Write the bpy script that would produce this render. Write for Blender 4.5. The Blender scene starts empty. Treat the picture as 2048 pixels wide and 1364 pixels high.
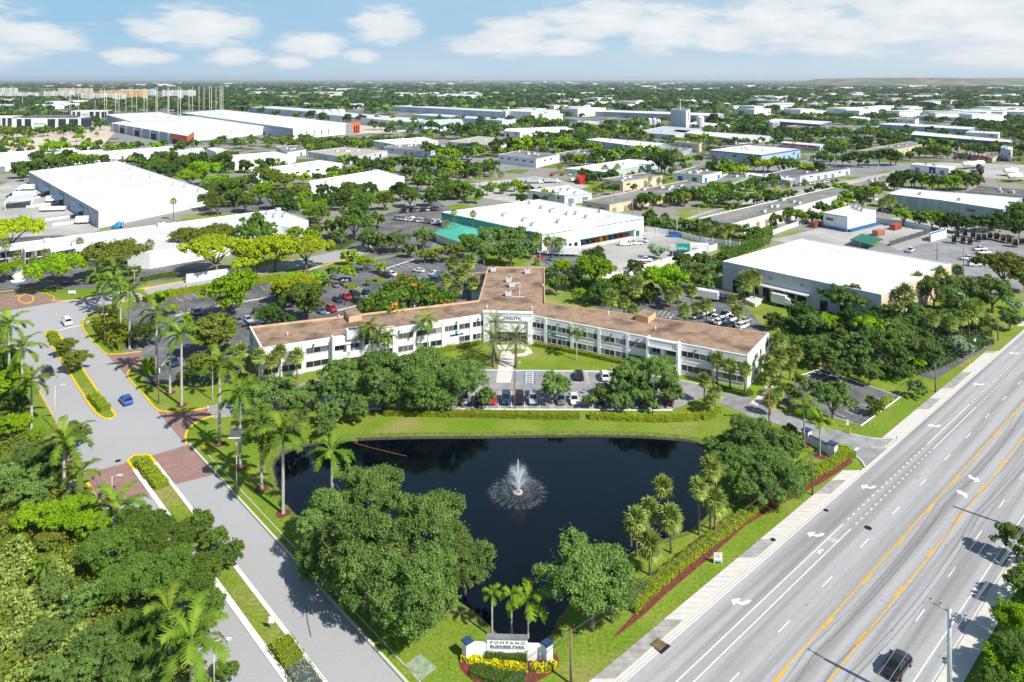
import bpy, math, random
import numpy as np
from mathutils import Vector, Matrix
from mathutils.geometry import tessellate_polygon
SC = bpy.context.scene
COL = SC.collection
F, H, CX, HV = 1448.0, 69.0, 1024.0, 160.0
R = math.radians
rnd = random.Random(7)
D1 = Vector((1600, 1448, 0)).normalized()      # direction of the boulevard
D2 = Vector((-1309, 1448, 0)).normalized()     # direction of the divided drive
A1 = math.atan2(D1.y, D1.x); A2 = math.atan2(D2.y, D2.x)

def gp(u, v, z=0.0):
    Y = F * (H - z) / (v - HV)
    return Vector(((u - CX) * Y / F, Y, z))

def tag(o, label=None, cat=None, group=None, kind=None):
    if label: o['label'] = label
    if cat: o['category'] = cat
    if group: o['group'] = group
    if kind: o['kind'] = kind
    return o

def empty(name, loc, rz=0.0, label=None, cat=None, group=None):
    o = bpy.data.objects.new(name, None)
    o.empty_display_size = 0.3
    o.location = loc; o.rotation_euler = (0, 0, rz)
    COL.objects.link(o)
    return tag(o, label, cat, group)

def put(name, mesh, parent=None, loc=(0, 0, 0), rz=0.0, sc=None):
    o = bpy.data.objects.new(name, mesh)
    o.location = loc; o.rotation_euler = (0, 0, rz)
    if sc is not None: o.scale = sc
    COL.objects.link(o)
    if parent: o.parent = parent
    return o

def np_mesh(name, V, Fq, mats, attr=None, smooth=False, mi=None):
    V = np.asarray(V, dtype=np.float32); Fq = np.asarray(Fq, dtype=np.int32)
    me = bpy.data.meshes.new(name)
    n, k = Fq.shape
    me.vertices.add(len(V)); me.vertices.foreach_set('co', V.ravel())
    me.loops.add(n * k); me.loops.foreach_set('vertex_index', Fq.ravel())
    me.polygons.add(n)
    me.polygons.foreach_set('loop_start', np.arange(n, dtype=np.int32) * k)
    me.polygons.foreach_set('loop_total', np.full(n, k, dtype=np.int32))
    if mi is not None: me.polygons.foreach_set('material_index', np.asarray(mi, dtype=np.int32))
    if smooth: me.polygons.foreach_set('use_smooth', np.ones(n, dtype=bool))
    for m in mats: me.materials.append(m)
    if attr is not None:
        a = me.attributes.new('lv', 'FLOAT', 'FACE'); a.data.foreach_set('value', np.asarray(attr, dtype=np.float32))
    me.update(calc_edges=True)
    return me

class MB:
    """collects faces of one part"""
    def __init__(s): s.v = []; s.f = []; s.m = []; s.mats = []
    def mi(s, m):
        if m not in s.mats: s.mats.append(m)
        return s.mats.index(m)
    def face(s, pts, m):
        i = len(s.v); s.v += [Vector(p) for p in pts]; s.f.append(list(range(i, i + len(pts)))); s.m.append(s.mi(m))
    def hexa(s, b, t, m, bottom=True):
        i = len(s.v); s.v += [Vector(p) for p in b] + [Vector(p) for p in t]; n = len(b); k = s.mi(m)
        for j in range(n):
            s.f.append([i + j, i + (j + 1) % n, i + n + (j + 1) % n, i + n + j]); s.m.append(k)
        s.f.append([i + n + j for j in range(n)]); s.m.append(k)
        if bottom: s.f.append([i + j for j in reversed(range(n))]); s.m.append(k)
    def box(s, c, size, rz=0.0, m=None):
        c = Vector(c); x = Vector((math.cos(rz), math.sin(rz), 0)) * size[0] / 2; y = Vector((-math.sin(rz), math.cos(rz), 0)) * size[1] / 2
        z = Vector((0, 0, size[2] / 2))
        b = [c - x - y - z, c + x - y - z, c + x + y - z, c - x + y - z]
        s.hexa(b, [p + 2 * z for p in b], m)
    def rod(s, p, q, r0, r1, n=6, m=None):
        p = Vector(p); q = Vector(q); d = (q - p).normalized()
        a = d.orthogonal().normalized(); b = d.cross(a)
        B = [p + (a * math.cos(t) + b * math.sin(t)) * r0 for t in [2 * math.pi * i / n for i in range(n)]]
        T = [q + (a * math.cos(t) + b * math.sin(t)) * r1 for t in [2 * math.pi * i / n for i in range(n)]]
        s.hexa(B, T, m)
    def poly(s, pts, z, m, holes=()):
        P = [[Vector((p[0], p[1], 0)) for p in pts]] + [[Vector((p[0], p[1], 0)) for p in h] for h in holes]
        flat = [p for L in P for p in L]; i = len(s.v)
        s.v += [Vector((p.x, p.y, z)) for p in flat]; k = s.mi(m)
        for t in tessellate_polygon(P):
            a, b, c = [flat[j] for j in t]
            if (b - a).cross(c - a).z < 0: t = (t[0], t[2], t[1])
            s.f.append([i + j for j in t]); s.m.append(k)
    def mesh(s, name, org=None, smooth=False):
        me = bpy.data.meshes.new(name)
        org = Vector(org) if org is not None else Vector((0, 0, 0))
        me.from_pydata([p - org for p in s.v], [], s.f)
        for m in s.mats: me.materials.append(m)
        me.polygons.foreach_set('material_index', s.m)
        if smooth: me.polygons.foreach_set('use_smooth', [True] * len(s.f))
        me.update()
        return me
    def build(s, name, parent=None, smooth=False):
        if not s.f: return None
        return put(name, s.mesh(name, parent.location if parent else None, smooth), parent)

# ------------------------------------------------------------------ materials
def srgb(r, g, b):
    f = lambda c: (c / 255.0 / 12.92) if c <= 10 else ((c / 255.0 + 0.055) / 1.055) ** 2.4
    return (f(r), f(g), f(b))
_m = {}
def mat(name, col, rough=0.8, var=0.15, scale=0.5, metal=0.0, bump=0.0, col2=None, spec=0.3, detail=6, emit=None, thr=(0.35, 0.65), sc2=None, coord='Object', fvar=None, seam=None):
    if fvar is None: fvar = 0.06 if min(col) > .45 else (.10 if min(col) > .33 else .2)
    if name in _m: return _m[name]
    m = bpy.data.materials.new(name); m.use_nodes = True; nt = m.node_tree; N = nt.nodes; L = nt.links
    b = N['Principled BSDF']; b.inputs['Roughness'].default_value = rough; b.inputs['Metallic'].default_value = metal
    b.inputs['Specular IOR Level'].default_value = spec
    c2 = col2 if col2 else tuple(max(0, c * (1 - var * (1 if min(col) > .45 else 2))) for c in col)
    tc = N.new('ShaderNodeTexCoord')
    no = N.new('ShaderNodeTexNoise'); no.inputs['Scale'].default_value = scale; no.inputs['Detail'].default_value = detail
    L.new(tc.outputs[coord], no.inputs['Vector'])
    mr = N.new('ShaderNodeMapRange'); mr.inputs['From Min'].default_value = thr[0]; mr.inputs['From Max'].default_value = thr[1]
    L.new(no.outputs['Fac'], mr.inputs['Value'])
    mx = N.new('ShaderNodeMix'); mx.data_type = 'RGBA'
    mx.inputs['A'].default_value = (*col, 1); mx.inputs['B'].default_value = (*c2, 1)
    L.new(mr.outputs['Result'], mx.inputs['Factor'])
    out = mx.outputs['Result']
    if sc2:
        n2 = N.new('ShaderNodeTexNoise'); n2.inputs['Scale'].default_value = sc2; n2.inputs['Detail'].default_value = 4
        L.new(tc.outputs[coord], n2.inputs['Vector'])
        m2 = N.new('ShaderNodeMapRange'); m2.inputs['To Min'].default_value = 1 - fvar; m2.inputs['To Max'].default_value = 1 + fvar
        m2.inputs['From Min'].default_value = 0.3; m2.inputs['From Max'].default_value = 0.7
        L.new(n2.outputs['Fac'], m2.inputs['Value'])
        mm = N.new('ShaderNodeMix'); mm.data_type = 'RGBA'; mm.blend_type = 'MULTIPLY'; mm.inputs['Factor'].default_value = 1
        L.new(out, mm.inputs['A']); L.new(m2.outputs['Result'], mm.inputs['B']); out = mm.outputs['Result']
    if seam:
        mp = N.new('ShaderNodeMapping'); mp.inputs['Rotation'].default_value = (0, 0, -A1); L.new(tc.outputs[coord], mp.inputs['Vector'])
        br = N.new('ShaderNodeTexBrick'); br.inputs['Scale'].default_value = 1; br.inputs['Brick Width'].default_value = seam[0]; br.inputs['Row Height'].default_value = seam[1]; br.inputs['Mortar Size'].default_value = seam[2]
        br.inputs['Color1'].default_value = (1, 1, 1, 1); br.inputs['Color2'].default_value = (seam[3],) * 3 + (1,); br.inputs['Mortar'].default_value = (.72, .72, .72, 1); L.new(mp.outputs['Vector'], br.inputs['Vector'])
        m5 = N.new('ShaderNodeMix'); m5.data_type = 'RGBA'; m5.blend_type = 'MULTIPLY'; m5.inputs['Factor'].default_value = 1; L.new(out, m5.inputs['A']); L.new(br.outputs['Color'], m5.inputs['B']); out = m5.outputs['Result']
    L.new(out, b.inputs['Base Color'])
    if bump:
        bp = N.new('ShaderNodeBump'); bp.inputs['Strength'].default_value = bump; bp.inputs['Distance'].default_value = 0.05
        L.new(no.outputs['Fac'], bp.inputs['Height']); L.new(bp.outputs['Normal'], b.inputs['Normal'])
    _m[name] = m
    return m

def leafmat(name, c1, c2, trans=0.3, rough=0.55, hue=0.0, flower=None):
    if name in _m: return _m[name]
    m = bpy.data.materials.new(name); m.use_nodes = True; nt = m.node_tree; N = nt.nodes; L = nt.links
    b = N['Principled BSDF']; b.inputs['Roughness'].default_value = rough; b.inputs['Specular IOR Level'].default_value = 0.12
    at = N.new('ShaderNodeAttribute'); at.attribute_name = 'lv'
    oi = N.new('ShaderNodeObjectInfo')
    tc = N.new('ShaderNodeTexCoord'); no = N.new('ShaderNodeTexNoise'); no.inputs['Scale'].default_value = 2.6; no.inputs['Detail'].default_value = 2
    L.new(tc.outputs['Object'], no.inputs['Vector'])
    ad = N.new('ShaderNodeMath'); ad.operation = 'MULTIPLY_ADD'; ad.inputs[1].default_value = 0.55
    L.new(at.outputs['Fac'], ad.inputs[0])
    m1 = N.new('ShaderNodeMapRange'); m1.inputs['From Min'].default_value = 0.3; m1.inputs['From Max'].default_value = 0.7; m1.inputs['To Max'].default_value = 0.45
    L.new(no.outputs['Fac'], m1.inputs['Value']); L.new(m1.outputs['Result'], ad.inputs[2])
    mx = N.new('ShaderNodeMix'); mx.data_type = 'RGBA'; mx.inputs['A'].default_value = (*c1, 1); mx.inputs['B'].default_value = (*c2, 1)
    L.new(ad.outputs['Value'], mx.inputs['Factor'])
    hs = N.new('ShaderNodeHueSaturation')
    m2 = N.new('ShaderNodeMapRange'); m2.inputs['To Min'].default_value = 0.49; m2.inputs['To Max'].default_value = 0.508
    L.new(oi.outputs['Random'], m2.inputs['Value']); L.new(m2.outputs['Result'], hs.inputs['Hue']); hs.inputs['Saturation'].default_value = 1.02
    m3 = N.new('ShaderNodeMapRange'); m3.inputs['To Min'].default_value = 0.68; m3.inputs['To Max'].default_value = 1.05
    L.new(oi.outputs['Random'], m3.inputs['Value']); L.new(m3.outputs['Result'], hs.inputs['Value'])
    L.new(mx.outputs['Result'], hs.inputs['Color'])
    colr = hs.outputs['Color']
    if flower:
        n3 = N.new('ShaderNodeTexNoise'); n3.inputs['Scale'].default_value = 4.5
        L.new(tc.outputs['Object'], n3.inputs['Vector'])
        m4 = N.new('ShaderNodeMapRange'); m4.inputs['From Min'].default_value = 0.60; m4.inputs['From Max'].default_value = 0.64
        L.new(n3.outputs['Fac'], m4.inputs['Value'])
        gt = N.new('ShaderNodeMath'); gt.operation = 'GREATER_THAN'; gt.inputs[1].default_value = 0.45; L.new(at.outputs['Fac'], gt.inputs[0])
        mu = N.new('ShaderNodeMath'); mu.operation = 'MULTIPLY'; L.new(m4.outputs['Result'], mu.inputs[0]); L.new(gt.outputs['Value'], mu.inputs[1])
        mf = N.new('ShaderNodeMix'); mf.data_type = 'RGBA'; mf.inputs['B'].default_value = (*flower, 1)
        L.new(mu.outputs['Value'], mf.inputs['Factor']); L.new(colr, mf.inputs['A']); colr = mf.outputs['Result']
    L.new(colr, b.inputs['Base Color'])
    tr = N.new('ShaderNodeBsdfTranslucent'); L.new(colr, tr.inputs['Color'])
    ms = N.new('ShaderNodeMixShader'); ms.inputs['Fac'].default_value = trans * .75
    L.new(b.outputs['BSDF'], ms.inputs[1]); L.new(tr.outputs['BSDF'], ms.inputs[2]); L.new(ms.outputs['Shader'], N['Material Output'].inputs['Surface'])
    _m[name] = m
    return m

WHITE = mat('white_wall', (0.74, 0.75, 0.76), 0.75, 0.05, 0.25, sc2=1.5)
WROOF = mat('white_roof', (0.72, 0.72, 0.71), 0.6, 0.06, 0.05, col2=(.60, .595, .58), sc2=0.35, thr=(.48, .72), seam=(18, 3, .08, .97))
GROOF = mat('grey_roof', (0.30, 0.29, 0.28), 0.85, 0.25, 0.07, sc2=.6, seam=(12, 2.4, .1, .9))
DROOF = mat('dark_roof', (0.16, 0.155, 0.15), 0.85, 0.2, 0.12, sc2=1.2)
BROOF = mat('brown_gravel_roof', (0.345, 0.23, 0.155), 0.95, 0.1, 0.16, col2=(0.13, 0.09, 0.07), sc2=0.7, thr=(0.46, 0.68), seam=(9, 1.1, .05, .93))
TANP = mat('tan_parapet', (0.62, 0.42, 0.26), 0.85, 0.1, 0.5)
GWALL = mat('grey_wall', (0.36, 0.41, 0.48), 0.75, 0.06, 0.3)
LGWALL = mat('light_grey_wall', (0.55, 0.58, 0.62), 0.75, 0.06, 0.3)
BEIGE = mat('beige_wall', (0.62, 0.52, 0.38), 0.8, 0.06, 0.4)
TAN = mat('tan_wall', (0.68, 0.55, 0.40), 0.8, 0.06, 0.4)
GLASS = mat('dark_glass', (0.025, 0.032, 0.04), 0.12, 0.2, 0.3, spec=0.6)
GLASS2 = mat('curtained_glass', (0.13, 0.14, 0.14), 0.2, 0.3, 0.6, spec=0.6)
DARK = mat('dark_opening', (0.02, 0.02, 0.022), 0.7, 0.2, 1)
NAVY = mat('navy_paint', (0.03, 0.075, 0.17), 0.6, 0.1, 1)
BLUEP = mat('blue_paint', (0.02, 0.16, 0.50), 0.5, 0.1, 1)
TEAL = mat('teal_paint', (0.03, 0.36, 0.27), 0.5, 0.08, 1)
GREENP = mat('dark_green_paint', (0.02, 0.16, 0.10), 0.5, 0.08, 1)
REDP = mat('red_paint', (0.55, 0.03, 0.03), 0.5, 0.1, 1)
ORANGE = mat('orange_panel', (0.75, 0.14, 0.04), 0.6, 0.06, 1)
GREY = mat('grey_metal', (0.36, 0.37, 0.38), 0.5, 0.1, 2, metal=0.3)
DGREY = mat('dark_grey_metal', (0.09, 0.095, 0.1), 0.5, 0.1, 2)
LMETAL = mat('light_metal', (0.6, 0.61, 0.62), 0.5, 0.1, 2)
WPAINT = mat('white_paint', (0.80, 0.80, 0.78), 0.6, 0.06, 3)
YPAINT = mat('yellow_paint', (0.80, 0.54, 0.02), 0.65, 0.1, 1.5)
ASPH = mat('pale_asphalt', (0.375, 0.375, 0.38), 0.9, 0.03, 0.04, sc2=3, spec=0.1, fvar=.05)
ASPH2 = mat('boulevard_asphalt', (0.40, 0.40, 0.41), 0.9, 0.05, 0.04, sc2=0.3, spec=0.1)
LOT = mat('parking_asphalt', (0.19, 0.19, 0.195), 0.92, 0.1, 0.1, col2=(0.10, 0.10, 0.105), sc2=0.6, spec=0.1)
CONC = mat('concrete', (0.52, 0.50, 0.47), 0.9, 0.1, 0.15, col2=(0.38, 0.365, 0.34), sc2=0.9, spec=0.1)
KERB = mat('kerb_concrete', (0.60, 0.57, 0.52), 0.9, 0.1, 0.4, spec=0.1)
KERBW = mat('white_kerb', (0.82, 0.81, 0.78), 0.8, 0.05, 0.4)
MULCH = mat('red_mulch', (0.20, 0.05, 0.035), 0.95, 0.2, 2.5, col2=(.10, .035, .025), sc2=6, thr=(.4, .6))
SAND = mat('bare_sand', (0.62, 0.54, 0.43), 0.95, 0.12, 0.03, sc2=0.2)
WOOD = mat('weathered_wood', (0.23, 0.17, 0.13), 0.9, 0.15, 3)
BARK = mat('bark', (0.20, 0.165, 0.13), 0.95, 0.2, 3)
PALMBARK = mat('pale_palm_bark', (0.44, 0.42, 0.39), 0.9, 0.15, 2)
BRNBARK = mat('brown_palm_bark', (0.22, 0.16, 0.11), 0.95, 0.2, 3)
SHAFT = mat('green_crownshaft', (0.16, 0.30, 0.03), 0.5, 0.1, 2)

def brickmat():
    m = bpy.data.materials.new('brick_pavers'); m.use_nodes = True; N = m.node_tree.nodes; L = m.node_tree.links
    b = N['Principled BSDF']; b.inputs['Roughness'].default_value = 0.9
    tc = N.new('ShaderNodeTexCoord'); mp = N.new('ShaderNodeMapping'); mp.inputs['Rotation'].default_value = (0, 0, A2 + 0.78)
    L.new(tc.outputs['Object'], mp.inputs['Vector'])
    br = N.new('ShaderNodeTexBrick'); br.inputs['Scale'].default_value = 1.0
    br.inputs['Brick Width'].default_value = 0.45; br.inputs['Row Height'].default_value = 0.22; br.inputs['Mortar Size'].default_value = 0.02
    br.inputs['Color1'].default_value = (0.30, 0.15, 0.12, 1); br.inputs['Color2'].default_value = (0.20, 0.115, 0.105, 1); br.inputs['Mortar'].default_value = (0.25, 0.2, 0.18, 1)
    L.new(mp.outputs['Vector'], br.inputs['Vector'])
    no = N.new('ShaderNodeTexNoise'); no.inputs['Scale'].default_value = 0.5; L.new(tc.outputs['Object'], no.inputs['Vector'])
    mx = N.new('ShaderNodeMix'); mx.data_type = 'RGBA'; mx.blend_type = 'MULTIPLY'; mx.inputs['Factor'].default_value = 0.8
    mr = N.new('ShaderNodeMapRange'); mr.inputs['To Min'].default_value = 0.8; mr.inputs['To Max'].default_value = 1.5; L.new(no.outputs['Fac'], mr.inputs['Value'])
    L.new(br.outputs['Color'], mx.inputs['A']); L.new(mr.outputs['Result'], mx.inputs['B']); L.new(mx.outputs['Result'], b.inputs['Base Color'])
    return m
BRICK = brickmat()

def groundmat():
    m = bpy.data.materials.new('grass_ground'); m.use_nodes = True; N = m.node_tree.nodes; L = m.node_tree.links
    b = N['Principled BSDF']; b.inputs['Roughness'].default_value = 0.95; b.inputs['Specular IOR Level'].default_value = 0.1
    tc = N.new('ShaderNodeTexCoord')
    def noise(s, d, lo, hi):
        n = N.new('ShaderNodeTexNoise'); n.inputs['Scale'].default_value = s; n.inputs['Detail'].default_value = d
        L.new(tc.outputs['Object'], n.inputs['Vector'])
        r = N.new('ShaderNodeMapRange'); r.inputs['From Min'].default_value = lo; r.inputs['From Max'].default_value = hi
        L.new(n.outputs['Fac'], r.inputs['Value']); return r.outputs['Result']
    def mix(a, c, f, mode='MIX'):
        x = N.new('ShaderNodeMix'); x.data_type = 'RGBA'; x.blend_type = mode
        for k, s in (('A', a), ('B', c)):
            if isinstance(s, tuple): x.inputs[k].default_value = (*s, 1)
            else: L.new(s, x.inputs[k])
        if isinstance(f, float): x.inputs['Factor'].default_value = f
        else: L.new(f, x.inputs['Factor'])
        return x.outputs['Result']
    c = mix((0.135, 0.225, 0.018), (0.20, 0.26, 0.035), noise(0.12, 5, 0.35, 0.65))
    c = mix(c, (0.30, 0.25, 0.10), noise(0.07, 7, 0.53, 0.70))
    fine = noise(2.2, 8, 0.3, 0.7)
    c = mix(c, mix((0.72, 0.72, 0.72), (1.25, 1.25, 1.25), fine), 1.0, 'MULTIPLY')
    # the far country: scrub, roofs and roads between the trees
    sx = N.new('ShaderNodeSeparateXYZ'); L.new(tc.outputs['Object'], sx.inputs['Vector'])
    fr = N.new('ShaderNodeMapRange'); fr.inputs['From Min'].default_value = 430; fr.inputs['From Max'].default_value = 800; L.new(sx.outputs['Y'], fr.inputs['Value'])
    far = mix((0.03, 0.055, 0.015), (0.07, 0.09, 0.04), noise(0.02, 8, 0.4, 0.6))
    c = mix(c, far, fr.outputs['Result'])
    yr = N.new('ShaderNodeMapRange'); yr.inputs['From Min'].default_value = 215; yr.inputs['From Max'].default_value = 330; L.new(sx.outputs['Y'], yr.inputs['Value'])
    mu = N.new('ShaderNodeMath'); mu.operation = 'MULTIPLY'; L.new(yr.outputs[0], mu.inputs[0]); L.new(noise(0.03, 6, 0.44, 0.52), mu.inputs[1])
    c = mix(c, (0.27, 0.255, 0.235), mu.outputs[0])
    L.new(c, b.inputs['Base Color'])
    bp = N.new('ShaderNodeBump'); bp.inputs['Strength'].default_value = 0.5; bp.inputs['Distance'].default_value = 0.08
    L.new(fine, bp.inputs['Height']); L.new(bp.outputs['Normal'], b.inputs['Normal'])
    return m
GRASS = groundmat()

# ------------------------------------------------------------------ camera, light, sky
cam = bpy.data.cameras.new('camera'); camo = bpy.data.objects.new('camera', cam); COL.objects.link(camo)
camo.location = (0, 0, H); camo.rotation_euler = (R(90), 0, 0)
cam.sensor_width = 36; cam.lens = 36 * F / 2048; cam.shift_y = -(682 - HV) / 2048; cam.clip_end = 90000; cam.clip_start = 1
SC.camera = camo
SUND = Vector((0.735, -0.678, 0)).normalized(); EL = 44.0
sun = bpy.data.lights.new('sun', 'SUN'); sun.energy = 5.0; sun.angle = R(0.5); sun.color = (1, 0.955, 0.88)
suno = bpy.data.objects.new('sun', sun); COL.objects.link(suno)
sd = SUND * math.cos(R(EL)) + Vector((0, 0, math.sin(R(EL))))
suno.rotation_euler = sd.to_track_quat('Z', 'Y').to_euler(); suno.location = (60, -60, 120)
w = bpy.data.worlds.new('World'); SC.world = w; w.use_nodes = True
def world():
    N = w.node_tree.nodes; L = w.node_tree.links; bg = N['Background']
    sky = N.new('ShaderNodeTexSky'); sky.sky_type = 'NISHITA'; sky.sun_disc = False
    sky.sun_elevation = R(EL); sky.sun_rotation = math.atan2(SUND.x, SUND.y); sky.air_density = 1.0; sky.dust_density = 0.6; sky.ozone_density = 2.5
    tc = N.new('ShaderNodeTexCoord'); sx = N.new('ShaderNodeSeparateXYZ'); L.new(tc.outputs['Generated'], sx.inputs['Vector'])
    def ma(op, a, b=None, c=None):
        n = N.new('ShaderNodeMath'); n.operation = op
        for i, s in enumerate((a, b, c)):
            if s is None: continue
            if isinstance(s, (int, float)): n.inputs[i].default_value = s
            else: L.new(s, n.inputs[i])
        return n.outputs[0]
    hl = ma('SQRT', ma('ADD', ma('MULTIPLY', sx.outputs[0], sx.outputs[0]), ma('MULTIPLY', sx.outputs[1], sx.outputs[1])))
    az = ma('ARCTAN2', sx.outputs[0], sx.outputs[1]); el = ma('ARCTAN2', sx.outputs[2], hl)
    cv = N.new('ShaderNodeCombineXYZ'); L.new(ma('MULTIPLY', az, 7.0), cv.inputs[0]); L.new(ma('MULTIPLY', el, 26.0), cv.inputs[1])
    n1 = N.new('ShaderNodeTexNoise'); n1.inputs['Scale'].default_value = 2.4; n1.inputs['Detail'].default_value = 9; n1.inputs['Roughness'].default_value = 0.6
    L.new(cv.outputs[0], n1.inputs['Vector'])
    nz = ma('MULTIPLY', ma('SUBTRACT', n1.outputs['Fac'], 0.5), 3.4)
    # cumulus heaps at their own bearings (px of the 2048 picture -> angles)
    cl = [(400, 52, 105, 36), (330, 62, 60, 20), (770, 52, 75, 32), (620, 92, 75, 22), (470, 112, 55, 16), (80, 75, 70, 26), (280, 114, 60, 14), (720, 112, 40, 12),
          (1040, 62, 90, 30), (1210, 40, 130, 40), (1330, 55, 110, 45), (1580, 40, 130, 48), (1450, 70, 120, 30), (1010, 90, 110, 22), (1850, 20, 150, 45), (2010, 60, 120, 60), (1700, 70, 110, 38), (580, 126, 40, 10), (1120, 95, 90, 16),
          (-300, 60, 260, 60), (2500, 40, 300, 80), (3200, 20, 500, 90)]
    f = None
    for u, v, ww, hh in cl:
        a0 = math.atan2(u - CX, F); e0 = math.atan2(HV - v, math.hypot(F, u - CX)); wa = ww / F; he = hh * 1.22 / F
        dx = ma('MULTIPLY', ma('SUBTRACT', az, a0), 1 / wa); dy = ma('MULTIPLY', ma('SUBTRACT', el, e0), 1 / he)
        q = ma('SUBTRACT', 1.0, ma('ADD', ma('MULTIPLY', dx, dx), ma('MULTIPLY', dy, dy)))
        f = q if f is None else ma('MAXIMUM', f, q)
    f = ma('MAXIMUM', f, -1.6)
    msk = N.new('ShaderNodeMapRange'); msk.interpolation_type = 'SMOOTHSTEP'; msk.inputs['From Min'].default_value = -0.45; msk.inputs['From Max'].default_value = 0.7
    L.new(ma('ADD', f, nz), msk.inputs['Value'])
    # thin veil on the right and towards the horizon
    n2 = N.new('ShaderNodeTexNoise'); n2.inputs['Scale'].default_value = 0.9; n2.inputs['Detail'].default_value = 6; L.new(cv.outputs[0], n2.inputs['Vector'])
    vr = N.new('ShaderNodeMapRange'); vr.inputs['From Min'].default_value = -0.5; vr.inputs['From Max'].default_value = 0.55; vr.inputs['To Min'].default_value = 0.12; vr.inputs['To Max'].default_value = 0.85; L.new(az, vr.inputs['Value'])
    vn = N.new('ShaderNodeMapRange'); vn.inputs['From Min'].default_value = 0.3; vn.inputs['From Max'].default_value = 0.7; vn.inputs['To Min'].default_value = 0.45; L.new(n2.outputs['Fac'], vn.inputs['Value'])
    hz = N.new('ShaderNodeMapRange'); hz.inputs['From Min'].default_value = 0.07; hz.inputs['From Max'].default_value = 0.0; hz.inputs['To Max'].default_value = 0.55; L.new(el, hz.inputs['Value'])
    veil = ma('MINIMUM', ma('ADD', ma('MULTIPLY', vr.outputs[0], vn.outputs[0]), hz.outputs[0]), 1.0)
    hi = N.new('ShaderNodeMapRange'); hi.inputs['From Min'].default_value = 0.16; hi.inputs['From Max'].default_value = 0.4; hi.inputs['To Min'].default_value = 1; hi.inputs['To Max'].default_value = 0.12; L.new(el, hi.inputs['Value'])
    veil = ma('MULTIPLY', veil, hi.outputs[0])
    def mix(a, c, fac):
        x = N.new('ShaderNodeMix'); x.data_type = 'RGBA'
        for k, s in (('A', a), ('B', c)):
            if isinstance(s, tuple): x.inputs[k].default_value = (*s, 1)
            else: L.new(s, x.inputs[k])
        if isinstance(fac, float): x.inputs['Factor'].default_value = fac
        else: L.new(fac, x.inputs['Factor'])
        return x.outputs['Result']
    K = 10.9
    lowc = mix((0.30 * K, 0.56 * K, 0.80 * K), sky.outputs['Color'], 0.05)
    hh2 = N.new('ShaderNodeMapRange'); hh2.inputs['From Min'].default_value = 0.25; hh2.inputs['From Max'].default_value = 0.9; L.new(el, hh2.inputs['Value'])
    base = mix(lowc, sky.outputs['Color'], hh2.outputs[0])
    c = mix(base, (0.62 * K, 0.74 * K, 0.83 * K), veil)
    # sunlit tops, greyer undersides: brighter where the heap thickens upwards
    cs = N.new('ShaderNodeMapRange'); cs.inputs['From Min'].default_value = -0.2; cs.inputs['From Max'].default_value = 1.8; L.new(ma('ADD', f, ma('MULTIPLY', nz, 0.9)), cs.inputs['Value'])
    cc = mix((0.66 * K, 0.74 * K, 0.79 * K), (0.98 * K, 0.99 * K, 0.99 * K), cs.outputs[0])
    c = mix(c, cc, ma('MULTIPLY', msk.outputs[0], 0.93))
    L.new(c, bg.inputs['Color']); bg.inputs['Strength'].default_value = 0.07
world()
SC.view_settings.view_transform = 'Standard'; SC.view_settings.look = 'None'; SC.view_settings.gamma = 1; SC.view_settings.exposure = 0.42
SC.render.engine = 'CYCLES'
SC.cycles.volume_bounces = 0; SC.cycles.max_bounces = 6; SC.cycles.transparent_max_bounces = 8
def PW(px, z=0.0): return [gp(u, v, z) for u, v in px]
def LR(s, Y): return Vector((1600 / F * Y - s * H, Y, 0))
def LL(s, Y): return Vector((-1309 / F * Y + s * H, Y, 0))
def vY(v): return F * H / (v - HV)
def LLv(s, v): return LL(s, vY(v))
def LRv(s, v): return LR(s, vY(v))

def ribbon(mb, P, wd, z0, z1, m, closed=False, side=0.0):
    """a strip of width wd along P; side -1..1 shifts it across"""
    n = len(P); A = []; B = []
    for i, p in enumerate(P):
        a = P[i - 1] if (i > 0 or closed) else P[i]; b = P[(i + 1) % n] if (i < n - 1 or closed) else P[i]
        d = (b - a); d.z = 0; d.normalize(); q = Vector((-d.y, d.x, 0))
        A.append(p + q * wd * (0.5 + side / 2)); B.append(p - q * wd * (0.5 - side / 2))
    k = mb.mi(m); i0 = len(mb.v)
    for a, b in zip(A, B):
        mb.v += [Vector((a.x, a.y, z0)), Vector((a.x, a.y, z1)), Vector((b.x, b.y, z1)), Vector((b.x, b.y, z0))]
    for i in range(n if closed else n - 1):
        j = (i + 1) % n; a = i0 + 4 * i; b = i0 + 4 * j
        for q in ((0, 1), (1, 2), (2, 3)):
            mb.f.append([a + q[0], b + q[0], b + q[1], a + q[1]][::-1]); mb.m.append(k)
    if not closed:
        for a in (i0, i0 + 4 * (n - 1)):
            mb.f.append([a, a + 1, a + 2, a + 3]); mb.m.append(k)

def smooth(P, it=2, closed=True):
    for _ in range(it):
        Q = []; n = len(P)
        for i in range(n if closed else n - 1):
            a, b = P[i], P[(i + 1) % n]
            Q += [a * 0.75 + b * 0.25, a * 0.25 + b * 0.75]
        P = Q if closed else [P[0]] + Q + [P[-1]]
    return P

def sheet(name, polys, z, m, kind='structure'):
    mb = MB()
    for i, p in enumerate(polys): mb.poly(p, z + i * 0.0015, m)
    o = mb.build(name); return tag(o, kind=kind)

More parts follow.
